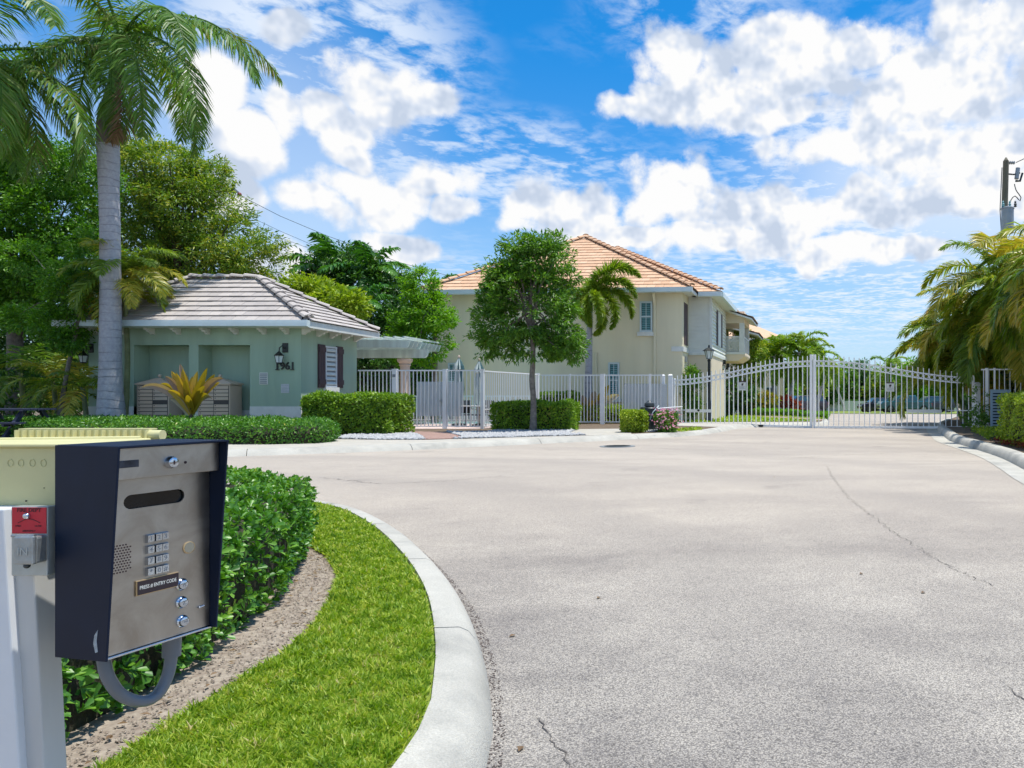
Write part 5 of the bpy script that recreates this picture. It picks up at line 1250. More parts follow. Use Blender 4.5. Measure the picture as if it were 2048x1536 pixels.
# ------------------------------------------------------------------ utility pole right, street light left, wires
D = 34.0
up = thing('utility_pole', 'weathered wooden utility pole with transformer above the right palms', 'utility pole', ((2008-CX)/F*D, D, 0))
q = [PT(2000,800,D), PT(2004,600,D), PT(2012,322,D)]
MB().tube(q, [0.18,0.16,0.13], 14).build('pole', M_pole, up, world=True, smooth=True)
MB().tube([PT(2012,322,D), PT(2012,315,D)], [0.12,0.03], 14).build('pole_top', M_pole, up, world=True)
c = PT(2015,432,D-0.45)
tf = MB().lathe([(0.18,-0.8),(0.27,-0.75),(0.27,0.30),(0.30,0.31),(0.29,0.36),(0.12,0.42)], tuple(c), 20).build('transformer', M_steelg, up, world=True, smooth=True)
for dx in (-0.2,0.1,0.35):
    MB().lathe([(0.04,0.4),(0.075,0.43),(0.045,0.48),(0.07,0.52),(0.04,0.57),(0.05,0.63),(0.02,0.68)], (c.x+dx,c.y,c.z), 10).build('bushing', M_blind if dx < .3 else M_can, tf, world=True)
for (p0, p1, r_) in (((2014,325),(2030,326),0.07),):
    mb = MB().tube([PT(*p0,D),PT(*p1,D)],0.03,8)
    for k in range(4): mb.lathe([(0.05,-0.03),(0.09,0),(0.05,0.03)], tuple(PT(2016+k*4,325.5,D)), 10, Matrix.Rotation(R(90),3,'Y'))
    mb.build('insulator', M_steelg, up, world=True)
MB().tube([PT(2016,348,D),PT(2028,349,D),PT(2040,346,D)],0.035,6).build('cutout_arm', M_can, up, world=True)
MB().tube([PT(2036,336,D),PT(2033,358,D)],0.10,8).build('fuse_cutout', M_steelg, up, world=True)
MB().tube([PT(2045,346,D),PT(2040,362,D),PT(2031,362,D)],0.05,6).build('fuse_tube', M_can, up, world=True)
MB().tube(catmull([PT(2029,368,D),PT(2032,380,D),PT(2042,395,D),PT(2040,402,D),PT(2030,392,D),PT(2022,400,D),PT(2020,410,D)],0.1),0.022,6).build('jumper_cable', M_can, up, world=True)
MB().tube([PT(2003,470,D),PT(2000,420,D),PT(2004,335,D)],0.02,6).build('ground_wire', M_can, up, world=True)
MB().tube([PT(2032,325,D),PT(2060,312,D),PT(2130,290,D)],0.02,6).build('line_wire', M_can, up, world=True)
D = 33.0
sl_ = thing('street_light', 'cobra head street light sticking out of the mango tree crown', 'street light', ((425-CX)/F*D, D, 0.1))
MB().tube([PT(425,850,D),PT(425,372,D)],[0.14,0.09],10).build('pole', M_steelg, sl_, world=True)
MB().tube(catmull([PT(425,400,D),PT(436,385,D),PT(452,380,D)],0.1),0.04,8).build('arm', M_steelg, sl_, world=True)
MB().prism([(PT(449,384,D).x,PT(449,384,D).z),(PT(449,378,D).x,PT(449,378,D).z),(PT(468,377,D).x,PT(468,377,D).z),(PT(478,386,D).x,PT(478,386,D).z),(PT(472,384,D).x,PT(472,384,D).z)], D-0.14, D+0.14, 'y').build('lamp_head', M_can, sl_, world=True)
c = PT(479,389,D); MB().ball(tuple(c),0.09,n=10).build('photocell', mat('reddish_cell',(0.25,0.06,0.05),0.5), sl_, world=True)
pw = thing('power_lines', 'thin dark overhead wires sloping down behind the middle trees', 'wires', tuple(PT(482,392,D)))
for nm, L_, r_ in (('wire',[(482,392,33),(560,432,34.5),(650,470,36),(800,525,39),(1010,580,44)],0.012),('wire',[(440,405,33),(560,462,35),(630,492,36.5),(760,540,39)],0.009),('wire',[(470,430,33),(560,475,35),(640,505,37),(760,560,39)],0.009),('wire',[(540,480,33),(640,537,35),(720,575,37)],0.009),('wire',[(540,500,33),(640,552,35),(720,590,37)],0.009)):
    MB().tube(catmull([PT(*q) for q in L_],2.0),r_,5).build(nm, M_can, pw, world=True)
# ------------------------------------------------------------------ vegetation builders
def clump_cloud(lobes, n_clumps, per, cr, lsize, wr=0.4, flat=0.7, up=0.8, droop=0.2, shell=0.45):
    Lb = np.array(lobes, float); vol = Lb[:,3]*Lb[:,4]*Lb[:,5]; pr_ = vol**0.75; pr_ /= pr_.sum()
    idx = rng.choice(len(Lb), n_clumps, p=pr_)
    d = rdir(n_clumps); rad = shell+(1-shell)*rng.random(n_clumps)**0.6
    Cc = Lb[idx,:3]+d*rad[:,None]*Lb[idx,3:6]
    crr = cr*(0.6+0.8*rng.random(n_clumps))
    n = n_clumps*per; ci = np.repeat(np.arange(n_clumps), per)
    e = rdir(n); e[:,2] = e[:,2]*flat+0.12
    rr = rng.random(n)**0.5
    P = Cc[ci]+e*(crr[ci]*rr)[:,None]
    out = norm(P-Cc[ci]+0.3*d[ci])
    A = norm(out*0.8+rdir(n)*0.7+np.array([0,0,-droop]))
    Nn = norm(rdir(n)*0.8+np.array([0,0,up])+d[ci]*0.3)
    Ln = lsize*(0.6+0.8*rng.random(n))
    return Cc, leaves(P, A, Nn, Ln, Ln*wr)
def tree(label, cat, base, ztop, r0, lobes, nc, per, cr, ls, lm, bm_=None, nb=14, wr=0.42, name='leafy_tree', group=None, trunkpath=None, up=0.8, r1=None, shell=0.45):
    r = thing(name, label, cat, (base[0], base[1], base[2] if len(base) > 2 else 0.1), 0, group)
    Cc, (V, Fa) = clump_cloud(lobes, nc, per, cr, ls, wr, up=up, shell=shell)
    V = V-np.array(WM[r.name].translation)
    link('crown', fastmesh('crown', V, Fa), lm, r)
    if bm_ is not None:
        b0 = Vector(WM[r.name].translation); top = Vector((base[0], base[1], ztop))
        path = trunkpath or [b0-Vector((0,0,0.1)), b0.lerp(top, 0.5)+Vector((rnd.uniform(-.05,.05)*r0*6,0,0)), top]
        path = catmull(path, 0.2); m = len(path)
        MB().tube(path, [r0*(1.35-0.35*min(1,i/ m*6))*(1-0.35*i/m) for i in range(m)], 12).build('trunk', bm_, r, world=True, smooth=True)
        br = MB(); ch = Cc[rng.choice(len(Cc), min(nb, len(Cc)), replace=False)]
        for c in ch:
            c = Vector(c); s = Vector(path[int(m*rnd.uniform(0.7, 0.99))]); mid = s.lerp(c, 0.5)+Vector((rnd.uniform(-.2,.2),rnd.uniform(-.2,.2),0.1*(c-s).length))
            br.tube([s, mid, c], [r0*0.38, r0*0.2, r0*0.06], 6)
        br.build('branches', bm_, r, world=True, smooth=True)
    return r
def lb(px, py, D, rx, ry, dep):
    p = PT(px, py, D); return (p.x, p.y, p.z, rx/F*D, dep, ry/F*D)
def hedge(label, poly, h, n, ls, lm, z0=0.12, wr=0.5, lump=0.05, inset=0.07, tmpl=DIAM, name='hedge', shoots=1, indiv=0, corner=0.12, cat='hedge', edge=None):
    poly = [(p[0], p[1]) for p in poly]
    area = sum(poly[i][0]*poly[(i+1)%len(poly)][1]-poly[(i+1)%len(poly)][0]*poly[i][1] for i in range(len(poly)))/2
    if area < 0: poly = poly[::-1]
    ctr = np.mean(poly, 0); r = thing(name, label, cat, (ctr[0], ctr[1], z0)); area = abs(area)
    segs = [(np.array(poly[i]), np.array(poly[(i+1)%len(poly)])) for i in range(len(poly))]
    ln = np.array([np.linalg.norm(b-a) for a, b in segs]); per = ln.sum()
    nt_ = int(n*area/(area+per*h)); ns = n-nt_
    tp = sample_poly(poly, nt_)
    # distance to the edge rounds the top
    dmin = np.full(nt_, 1e9)
    for a, b in segs:
        t_ = np.clip(((tp-a)@(b-a))/max(1e-9, (b-a)@(b-a)), 0, 1); dmin = np.minimum(dmin, np.linalg.norm(tp-(a+t_[:,None]*(b-a)), axis=1))
    zt = h-corner*np.clip(1-dmin/(corner*1.5), 0, 1)**2
    Pt = np.c_[tp, zt]; Nt = np.tile([0,0,1.0], (nt_,1))
    si = rng.choice(len(segs), ns, p=ln/per); t_ = rng.random(ns)
    A_ = np.array([s[0] for s in segs])[si]; B_ = np.array([s[1] for s in segs])[si]
    dxy = B_-A_; no = np.c_[dxy[:,1], -dxy[:,0]]; no = no/np.linalg.norm(no, axis=1, keepdims=True)
    zz_ = (rng.random(ns)**0.85)*h*0.98
    pull = corner*0.6*np.clip((zz_-(h-corner))/corner, 0, 1)**2+0.06*np.clip(1-zz_/0.15, 0, 1)
    Ps = np.c_[A_+dxy*t_[:,None]-no*pull[:,None], zz_]; Ns = np.c_[no, np.full(ns, 0.15)]
    P = np.r_[Pt, Ps]; Nn = norm(np.r_[Nt, Ns])
    q = P*np.array([1,1,1])
    lum = (np.sin(q[:,0]*5.1+q[:,1]*2.3+1)+np.sin(q[:,1]*6.3-q[:,0]*3.1+q[:,2]*5)+np.sin(q[:,2]*9+q[:,0]*7.7))/3
    P = P+Nn*(lum*lump-rng.random(len(P))*lump*1.4)[:,None]
    if shoots > 1:
        k = len(P); axis = norm(Nn+rdir(k)*0.45+np.array([0,0,0.35])); u = norm(np.cross(axis, rdir(k))); v = np.cross(axis, u)
        PP, AA, NN = [], [], []
        for j in range(shoots):
            th = 2*math.pi*j/shoots*1.0+rng.random(k)*0.9; tilt = 0.45+0.9*rng.random(k)
            a = norm(axis*np.cos(tilt)[:,None]+(u*np.cos(th)[:,None]+v*np.sin(th)[:,None])*np.sin(tilt)[:,None])
            PP.append(P-axis*rng.random((k,1))*0.02); AA.append(a); NN.append(axis)
        P = np.concatenate(PP); A = np.concatenate(AA); Nv = np.concatenate(NN)
    else:
        A = norm(Nn*0.55+rdir(len(P))*0.9); Nv = norm(Nn+rdir(len(P))*0.6)
    Ln = ls*(0.65+0.6*rng.random(len(P)))
    P[:,2] += z0
    if indiv:
        D_ = np.hypot(P[:,0]-0, P[:,1]); vis = np.where((P[:,0]/P[:,1]*F+CX > 20) & (P[:,2] > 0.25))[0]
        pick = vis[np.argsort(D_[vis])[:indiv*8:8]]
        lt = tmpl[0]*np.array([1,0.5,0.8]); me = bpy.data.meshes.new('leaf'); me.from_pydata([tuple(v) for v in lt], [], [tuple(int(i) for i in f) for f in tmpl[1]]); me.materials.append(lm)
        org = Vector(WM[r.name].translation)
        for i in pick:
            a = Vector(A[i]).normalized(); s = a.cross(Vector(Nv[i])).normalized(); nn = s.cross(a)
            M = Matrix((( a.x,s.x,nn.x,0),(a.y,s.y,nn.y,0),(a.z,s.z,nn.z,0),(0,0,0,1)))
            link('leaf', me, None, r, Matrix.Translation(Vector(P[i])-org)@M@Matrix.Scale(Ln[i]*1.05,4))
        m_ = np.ones(len(P), bool); m_[pick] = False; P, A, Nv, Ln = P[m_], A[m_], Nv[m_], Ln[m_]
    V, Fa = leaves(P, A, Nv, Ln, Ln*wr, tmpl)
    o = link('foliage', fastmesh('foliage', V-np.array(WM[r.name].translation), Fa), lm, r)
    if indiv: o['kind'] = 'stuff'
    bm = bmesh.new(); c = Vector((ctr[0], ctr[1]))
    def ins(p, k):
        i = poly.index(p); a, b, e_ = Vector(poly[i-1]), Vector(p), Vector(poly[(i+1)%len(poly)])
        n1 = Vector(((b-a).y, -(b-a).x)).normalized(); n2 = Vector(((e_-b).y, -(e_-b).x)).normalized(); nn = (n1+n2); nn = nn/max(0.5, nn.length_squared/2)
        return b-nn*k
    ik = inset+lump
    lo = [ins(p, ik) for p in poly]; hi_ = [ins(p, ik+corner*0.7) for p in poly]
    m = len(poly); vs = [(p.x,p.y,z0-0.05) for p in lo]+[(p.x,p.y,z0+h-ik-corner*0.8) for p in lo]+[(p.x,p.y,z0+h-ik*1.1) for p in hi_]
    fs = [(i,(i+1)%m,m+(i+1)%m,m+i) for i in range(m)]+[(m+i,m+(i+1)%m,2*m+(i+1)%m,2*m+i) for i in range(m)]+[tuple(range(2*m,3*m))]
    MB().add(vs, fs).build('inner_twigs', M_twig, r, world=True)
    return r
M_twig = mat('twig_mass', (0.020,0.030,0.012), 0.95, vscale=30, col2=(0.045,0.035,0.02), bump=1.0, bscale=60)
def frond_mesh(L_, e0, curve, nl, ll, droop=0.6, sweep=0.7, wd=0.035, plum=False, lift=0.25, pet=0.12, rr=0.02, seed=0):
    rg = np.random.default_rng(seed); m = 22
    s = np.linspace(0, 1, m); el_ = e0-curve*s**1.15
    dx = np.cos(el_)*L_/(m-1); dz = np.sin(el_)*L_/(m-1)
    x = np.concatenate([[0], np.cumsum(dx[:-1])]); z = np.concatenate([[0], np.cumsum(dz[:-1])])
    P_ = np.c_[x, np.zeros(m), z]
    t_ = np.sort(pet+(1-pet)*(np.arange(nl)+rg.random(nl)*0.5)/nl); t_ = np.clip(t_, 0, 1)
    tt = np.tile(t_, 2); side = np.repeat([1.0,-1.0], nl); k = 2*nl
    bx = np.interp(tt, s, x); bz = np.interp(tt, s, z); el2 = np.interp(tt, s, el_)
    T_ = np.c_[np.cos(el2), np.zeros(k), np.sin(el2)]; U_ = np.c_[-np.sin(el2), np.zeros(k), np.cos(el2)]; S_ = np.c_[np.zeros(k), side, np.zeros(k)]
    u = (tt-pet)/(1-pet); prof_ = np.clip(np.sin(np.pi*np.clip(u*0.86+0.12, 0, 1)), 0.12, 1)**0.6
    sw = sweep*(0.25+0.9*u)+rg.normal(size=k)*0.08
    if plum:
        ro = rg.random(k)*2.6-0.6; lat = S_*np.cos(ro)[:,None]+U_*np.sin(ro)[:,None]
    else:
        ro = lift+rg.normal(size=k)*0.14; lat = S_*np.cos(ro)[:,None]+U_*np.sin(ro)[:,None]
    d0 = norm(lat*np.cos(sw)[:,None]+T_*np.sin(sw)[:,None])
    ln_ = (ll*prof_*(0.85+0.3*rg.random(k)))[:,None]
    dn_ = np.array([0,0,-1.0]); dr = droop*(0.6+0.8*rg.random((k,1)))
    d1 = norm(d0+dn_*dr*0.5); d2 = norm(d0+dn_*dr*1.5)
    B = np.c_[bx, np.zeros(k), bz]; mid = B+d1*ln_*0.5; tip = mid+d2*ln_*0.5
    W_ = norm(np.cross(d1, U_+rg.normal(size=(k,3))*0.5))*wd*0.5
    V = np.stack([B-W_*0.7, B+W_*0.7, mid+W_, mid-W_, tip], 1).reshape(-1,3)
    Fa = ((np.arange(k)*5)[:,None,None]+np.array([(0,1,2),(0,2,3),(3,2,4)])[None]).reshape(-1,3)
    n0 = len(V); rv = []; rf_ = []
    for i in range(m):
        a = rr*(1-0.85*s[i]); c = P_[i]; uu = np.array([-math.sin(el_[i]),0,math.cos(el_[i])])
        rv += [c+np.array([0,a,0]), c+uu*a, c+np.array([0,-a,0]), c-uu*a]
        if i:
            for j in range(4):
                q = n0+(i-1)*4+j; q2 = n0+(i-1)*4+(j+1)%4; rf_ += [(q,q2,q2+4),(q,q2+4,q+4)]
    return fastmesh('frond', np.r_[V, np.array(rv)], np.r_[Fa, np.array(rf_)])
VAR = {}
def variants(key, els, **k):
    VAR[key] = [(e_, frond_mesh(e0=R(e_), seed=i*7+hash(key) % 3, **k)) for i, e_ in enumerate(els)]
def put_frond(key, i, lm, parent, pos, az_, sc_=1.0, roll=0.0):
    me = VAR[key][i][1]
    if len(me.materials) == 0: me.materials.append(None)
    o = link('frond', me, None, parent, Matrix.Translation(pos)@Matrix.Rotation(az_,4,'Z')@Matrix.Rotation(roll,4,'X')@Matrix.Scale(sc_,4))
    o.material_slots[0].link = 'OBJECT'; o.material_slots[0].material = lm; return o
variants('royal', [78,55,35,18,2,-15,-35], L_=4.7, curve=2.15, nl=120, ll=0.95, droop=1.0, sweep=0.55, wd=0.042, lift=0.2, pet=0.08, rr=0.05)
variants('fox', [75,50,25,0,-30], L_=2.7, curve=2.2, nl=300, ll=0.50, droop=0.35, sweep=0.6, wd=0.05, plum=True, pet=0.1, rr=0.03)
variants('areca', [82,68,52,36,18,0,-20], L_=2.8, curve=2.1, nl=86, ll=0.74, droop=0.6, sweep=0.7, wd=0.048, lift=0.45, pet=0.15, rr=0.022)
variants('adon', [82,66,50,32,12,-8], L_=2.5, curve=2.0, nl=60, ll=0.72, droop=0.45, sweep=0.75, wd=0.075, lift=0.55, pet=0.14, rr=0.03)
variants('small', [80,62,45,28,8,-15], L_=1.7, curve=1.7, nl=34, ll=0.48, droop=0.6, sweep=0.75, wd=0.04, lift=0.35, pet=0.15, rr=0.018)
variants('fish', [70,50,30,12,-8], L_=3.2, curve=1.4, nl=46, ll=0.85, droop=0.8, sweep=0.6, wd=0.16, lift=0.3, pet=0.12, rr=0.03)
def palm(label, base, path, r, key, n, lm, sc_=1.0, stem=None, name='palm_tree', group=None, crown=None, ring=0.0, dead=0, elr=None, az0=0.0):
    rt = thing(name, label, 'palm tree', base, 0, group)
    if path:
        p = catmull(path, 0.15 if ring else 0.4); m = len(p)
        rs = r if callable(r) else (lambda t: r*(1.25-0.4*t))
        tr_ = MB().tube(p, [rs(i/(m-1))*(1+(ring if (i % 2) else 0)) for i in range(m)], 14).build('trunk', stem or M_stem, rt, world=True, smooth=True)
    cpos = Vector(crown if crown else path[-1])-WM[rt.name].translation
    nv = len(VAR[key])
    for i in range(n):
        f = (i+0.5)/n; vi = min(nv-1, int(f*nv)) if elr is None else min(nv-1, int(elr[0]+f*(elr[1]-elr[0]+1)))
        az_ = az0+i*2.39996+rnd.uniform(-.15,.15)
        put_frond(key, vi, lm if i < n-dead else LM_dead, rt, cpos+Vector((0,0,-0.18*f*sc_)), az_, sc_*rnd.uniform(0.85,1.1), rnd.uniform(-.15,.15))
    return rt
# ------------------------------------------------------------------ near hedge
ne = [(p[0]+0.03, p[1]-0.02) for p in gp([(-60,1800),(40,1600),(135,1487),(300,1398),(450,1290),(560,1208),(610,1135),(626,1085)], 0.13)]
nh = ne + [(-3.35,5.55),(-4.2,6.2),(-5.6,6.6),(-6.6,6.7),(-6.6,5.4),(-4.4,4.8),(-3.55,4.1),(-3.1,3.0),(-2.95,1.6)]
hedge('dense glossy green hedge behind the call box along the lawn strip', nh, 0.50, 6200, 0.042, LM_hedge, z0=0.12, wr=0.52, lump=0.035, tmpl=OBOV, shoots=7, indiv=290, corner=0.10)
# ------------------------------------------------------------------ middle distance hedges
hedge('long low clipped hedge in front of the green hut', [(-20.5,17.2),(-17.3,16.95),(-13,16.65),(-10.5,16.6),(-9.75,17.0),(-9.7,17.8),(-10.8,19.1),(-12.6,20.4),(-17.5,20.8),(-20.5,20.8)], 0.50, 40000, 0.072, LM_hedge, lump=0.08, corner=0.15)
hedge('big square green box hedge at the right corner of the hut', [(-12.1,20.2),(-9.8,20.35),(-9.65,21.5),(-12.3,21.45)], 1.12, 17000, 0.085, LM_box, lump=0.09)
hedge('square green box hedge behind the small round tree', [(-7.9,22.9),(-5.5,22.9),(-5.45,24.0),(-7.85,24.0)], 0.90, 13000, 0.08, LM_box, lump=0.07)
hedge('small bright yellow green shrub left of the dark container', [(-3.75,22.0),(-3.45,21.8),(-3.1,21.95),(-3.05,22.5),(-3.5,22.7),(-3.85,22.4)], 0.68, 5200, 0.07, LM_yel, lump=0.08, name='shrub', cat='shrub', corner=0.2)
pb = hedge('pink flowering bush beside the gate post', [(-2.80,22.2),(-2.5,22.0),(-2.2,22.2),(-2.15,22.7),(-2.5,22.9),(-2.8,22.6)], 0.62, 4200, 0.06, LM_tree, lump=0.09, name='flower_bush', cat='flower bush', corner=0.2)
n = 260; fl_ = np.c_[-2.48+rng.normal(size=n)*0.2, 22.3+rng.normal(size=n)*0.2-0.1, 0.25+rng.random(n)*0.58]
V, Fa = leaves(fl_, rdir(n), np.tile([0,-1.0,0.6],(n,1)), 0.055, 0.055, DIAM)
link('blossoms', fastmesh('blossoms', V-np.array(WM[pb.name].translation), Fa), LM_pink, pb)
hedge('dark tall hedge closing the pool yard behind the fence', [(-21,31.6),(-13.6,31.6),(-13.6,33.0),(-21,33.0)], 2.6, 15000, 0.13, LM_dark, lump=0.12)
hedge('green hedge block inside the fence behind the small tree', [(-8.3,29.3),(-6.8,29.3),(-6.8,30.0),(-8.3,30.0)], 1.25, 6000, 0.07, LM_box)
hedge('low shrub row with lime tips inside the fence by the foxtail palm', [(-6.7,29.3),(-4.4,29.3),(-4.4,30.3),(-6.7,30.3)], 0.72, 5000, 0.09, LM_yel, lump=0.12)
hedge('large golden green hedge at the right edge of the road', [(5.5,14.4),(5.55,16.9),(9.5,17.0),(9.5,13.6),(5.7,13.6)], 1.16, 26000, 0.07, LM_yel, z0=0.13, lump=0.09, corner=0.2)
hedge('clipped dark hedge beside the house behind the lamp post', [(-2.6,40),(-0.9,40),(-0.9,41),(-2.6,41)], 0.75, 3500, 0.10, LM_dark)
hedge('clipped hedge row along the walk beyond the gate', [(-0.6,44.0),(0.4,42.5),(2.6,39.0),(2.9,39.8),(0.9,43.4),(-0.4,46)], 0.40, 6000, 0.10, LM_lime, z0=0.05, corner=0.08)
hedge('low clipped hedge strip ending near the inner road', [(2.6,38.8),(3.8,36.8),(4.2,39.5),(3.2,41.0)], 0.26, 4000, 0.09, LM_lime, z0=0.1, corner=0.05)
hedge('dark green hedge behind the right end of the gate', [(9.3,33.0),(11.0,33.0),(14.0,41),(12.4,41)], 0.9, 7000, 0.12, LM_dark, lump=0.12)
# ground cover at right
hedge('patchy ground cover under the fence right of the gate', [(5.75,18.2),(6.6,22.4),(9.5,22.0),(9.5,17.6)], 0.16, 5000, 0.075, LM_yel, z0=0.13, lump=0.06, name='ground_cover', cat='ground cover', corner=0.05)
hedge('reddish trailing ground cover below the golden hedge', [(5.32,13.0),(5.5,17.2),(5.9,17.0),(5.8,12.6)], 0.13, 1800, 0.05, LM_redl, z0=0.13, lump=0.05, name='ground_cover', cat='ground cover', corner=0.04)
tree('leafy vine growing up the right gate post', 'vine', (6.95,23.2,0.13), 0, 0.02, [(7.0,23.5,0.4,0.5,0.5,0.35),(7.35,23.9,0.95,0.25,0.3,0.7),(6.7,23.6,0.6,0.25,0.2,0.12)], 40, 22, 0.14, 0.10, LM_tree, None, name='climbing_vine')
# ------------------------------------------------------------------ small round tree at the centre
Dt = 22.6
bx_, by_ = G(1066, 864, 0.12)
L_ = [lb(1055,610,Dt,92,85,1.35), lb(1078,530,Dt,74,52,1.1), lb(1092,488,Dt,42,24,0.6), lb(998,650,Dt,50,64,0.9), lb(1118,655,Dt,45,62,0.9),
      lb(975,690,Dt,34,26,0.5), lb(1060,695,Dt,88,26,1.0), lb(1012,555,Dt,48,42,0.8), lb(1135,560,Dt,22,40,0.5), lb(1000,598,Dt,40,30,0.7), lb(1146,700,Dt,20,26,0.5), lb(1040,500,Dt,35,25,0.6)]
tree('small dense round tree with grey trunk in front of the beige house', 'tree', (bx_, by_, 0.10), 2.2, 0.095, L_, 470, 54, 0.24, 0.135, LM_tree, M_bark, nb=30, wr=0.36,
     trunkpath=[Vector((bx_,by_,0.0)), PT(1067,800,by_), PT(1064,760,by_), PT(1066,700,by_), PT(1060,600,by_)], shell=0.5)
# ------------------------------------------------------------------ royal palms
M_royal, t, b = base_mat('royal_trunk'); tcn = nd(t, 'ShaderNodeTexCoord'); sp_ = nd(t, 'ShaderNodeSeparateXYZ'); t.links.new(tcn.outputs['Object'], sp_.inputs[0])
zz_ = mth(t, 'ADD', sp_.outputs[2], mth(t, 'MULTIPLY', noi(t, tcn.outputs['Object'], 1.2, 3).outputs[0], 0.25))
wv = mth(t, 'FRACT', mth(t, 'MULTIPLY', zz_, 4.6)); ln_ = mth(t, 'MULTIPLY', mrange(t, wv, 0.0, 0.16, 1.0, 0.0), mrange(t, noi(t, tcn.outputs['Object'], 3.0, 4).outputs[0], 0.35, 0.6))
fn = noi(t, tcn.outputs['Object'], 14, 6, 0.7).outputs[0]
c0 = mixc(t, mrange(t, fn, 0.3, 0.7), (0.30,0.30,0.33,1), (0.44,0.44,0.46,1))
t.links.new(mixc(t, mth(t, 'MULTIPLY', ln_, 0.8), c0, (0.13,0.13,0.15,1)), b.inputs['Base Color']); b.inputs['Roughness'].default_value = 0.85
bn = nd(t, 'ShaderNodeBump'); bn.inputs['Strength'].default_value = 0.5; bn.inputs['Distance'].default_value = 0.02
t.links.new(mth(t, 'SUBTRACT', fn, ln_), bn.inputs['Height']); t.links.new(bn.outputs[0], b.inputs['Normal'])
M_shaft = mat('crownshaft', (0.16,0.24,0.06), 0.45, var=0.25, vscale=3, streak=True)
M_sheath = mat('dry_sheath', (0.20,0.155,0.13), 0.85, var=0.35, vscale=6, streak=True, bump=0.8)
def royal(label, D, ks, fr, z0=0.1):
    """ks: [(px, py, width px)] from base to top of the grey trunk, last two are the crownshaft"""
    b = PT(ks[0][0], ks[0][1], D); rt = thing('royal_palm', label, 'palm tree', (b.x, D, z0))
    def tube_of(kk, nm, m, n=70):
        pts = []; rs = []
        for i in range(n+1):
            t_ = i/n*(len(kk)-1); j = min(len(kk)-2, int(t_)); f = t_-j
            p = [kk[j][q]*(1-f)+kk[j+1][q]*f for q in range(3)]
            pts.append(PT(p[0], p[1], D)); rs.append(p[2]/2/F*D*0.80*(1+0.014*math.sin(i*2.2)))
        MB().tube(pts, rs, 22).build(nm, m, rt, world=True, smooth=True)
    tube_of(ks[:-3], 'trunk', M_royal); tube_of(ks[-4:-2], 'old_sheath', M_sheath, 8); tube_of(ks[-3:], 'crownshaft', M_shaft, 20)
    cp = PT(ks[-1][0], ks[-1][1], D)-WM[rt.name].translation
    for (vi, azd, sc_, dead) in fr:
        put_frond('royal', vi, LM_dead if dead else LM_palm, rt, cp+Vector((0,0,rnd.uniform(-.35,.1))), R(azd), sc_, rnd.uniform(-.12,.12))
    return rt
royal('tall royal palm with smooth grey trunk in front of the green hut', 20.6,
  [(222,845,62),(222,828,58),(221,780,50),(221,740,46),(221,600,43),(220,450,41),(218,380,41),(217,320,45),(216,290,46),(215,245,44),(230,170,30),(240,70,24)],
  [(2,2,1.0,0),(4,-14,0.95,0),(5,-42,0.85,0),(6,-62,0.78,0),(5,-118,0.8,0),(3,180,1.0,0),(4,198,0.95,0),(5,165,0.8,0),(1,45,1.0,0),(1,140,1.0,0),(0,-90,1.0,0),(1,-125,0.9,0),(2,-28,0.95,0),(3,95,0.9,0),(6,-25,0.72,1),(4,75,0.85,0)])
royal('second royal palm left of the frame with fronds entering at the top left', 19.2,
  [(-85,845,60),(-85,828,56),(-85,600,44),(-84,450,42),(-84,300,44),(-84,270,40),(-80,200,30),(-76,110,24)],
  [(3,0,1.0,0),(4,-25,0.95,0),(5,5,0.85,0),(6,-40,0.8,1),(2,20,1.0,0),(4,25,0.9,0),(3,-60,0.9,0),(1,-20,1.0,0),(2,180,1,0),(3,120,1,0),(4,240,1,0),(5,-12,0.75,0)])
# ------------------------------------------------------------------ left trees
DL = 24.5
tree('large bright green ficus filling the left edge of the picture', 'tree', (-25.0,25.5,0.1), 4.5, 0.28,
  [lb(60,345,DL,70,60,1.6),lb(140,345,DL,62,62,1.6),lb(20,430,DL,90,80,1.8),lb(110,450,DL,80,80,1.8),lb(165,500,DL,35,80,1.2),lb(10,540,DL,90,70,1.8),lb(20,620,DL,70,38,1.5),lb(90,560,DL,70,40,1.6),lb(60,300,DL,40,22,1.0),lb(-40,360,DL,60,80,1.5)],
  760, 84, 0.34, 0.12, LM_ficus, M_bark, nb=26, wr=0.45)
tree('slender understorey tree with hanging clumps left of the palm trunk', 'tree', (-20.0,21.0,0.1), 4.2, 0.06,
  [lb(150,590,21,48,62,0.9),lb(115,650,21,44,34,0.8),lb(45,520,22.5,55,38,0.8),lb(60,640,21.5,50,34,0.7),lb(170,520,21.5,36,60,0.7),lb(140,680,20.9,30,22,0.4)], 240, 55, 0.26, 0.10, LM_ficus, M_bark, nb=10,
  trunkpath=[PT(120,830,21),PT(135,740,21),PT(158,640,21),PT(165,600,21)])
tree('dark dense undergrowth below the left trees', 'shrub', (-25.5,26.5,0.1), 3, 0.1,
  [lb(60,700,27,110,90,1.2),lb(150,720,26.5,70,110,1.0),lb(-30,720,27,90,110,1.2),lb(120,600,27.5,110,60,1.0),lb(60,790,24,140,40,1.0)], 520, 55, 0.36, 0.15, LM_dark, M_barkD, nb=6, name='undergrowth')
for lab, px, py, D, kk, n_, s_, lm_ in (
  ('yellowing clumping palm between the grey trunk and the hut roof', 248, 560, 21.3, 'areca', 26, 0.66, LM_areca),
  ('low dark green palm left of the wall lantern', 105, 760, 22.0, 'small', 15, 0.9, LM_areca),
  ('small palm with ribbed fronds under the ficus', 40, 745, 22.5, 'small', 14, 1.0, LM_palm),
  ('small palm at the foot of the grey palm trunk', 165, 775, 21.2, 'small', 13, 0.75, LM_areca)):
    c = PT(px, py, D)
    palm(lab, (c.x, D, 0.1), [Vector((c.x,D,0.0)), Vector((c.x+0.1,D,c.z*0.5)), c], 0.06, kk, n_, lm_, s_)
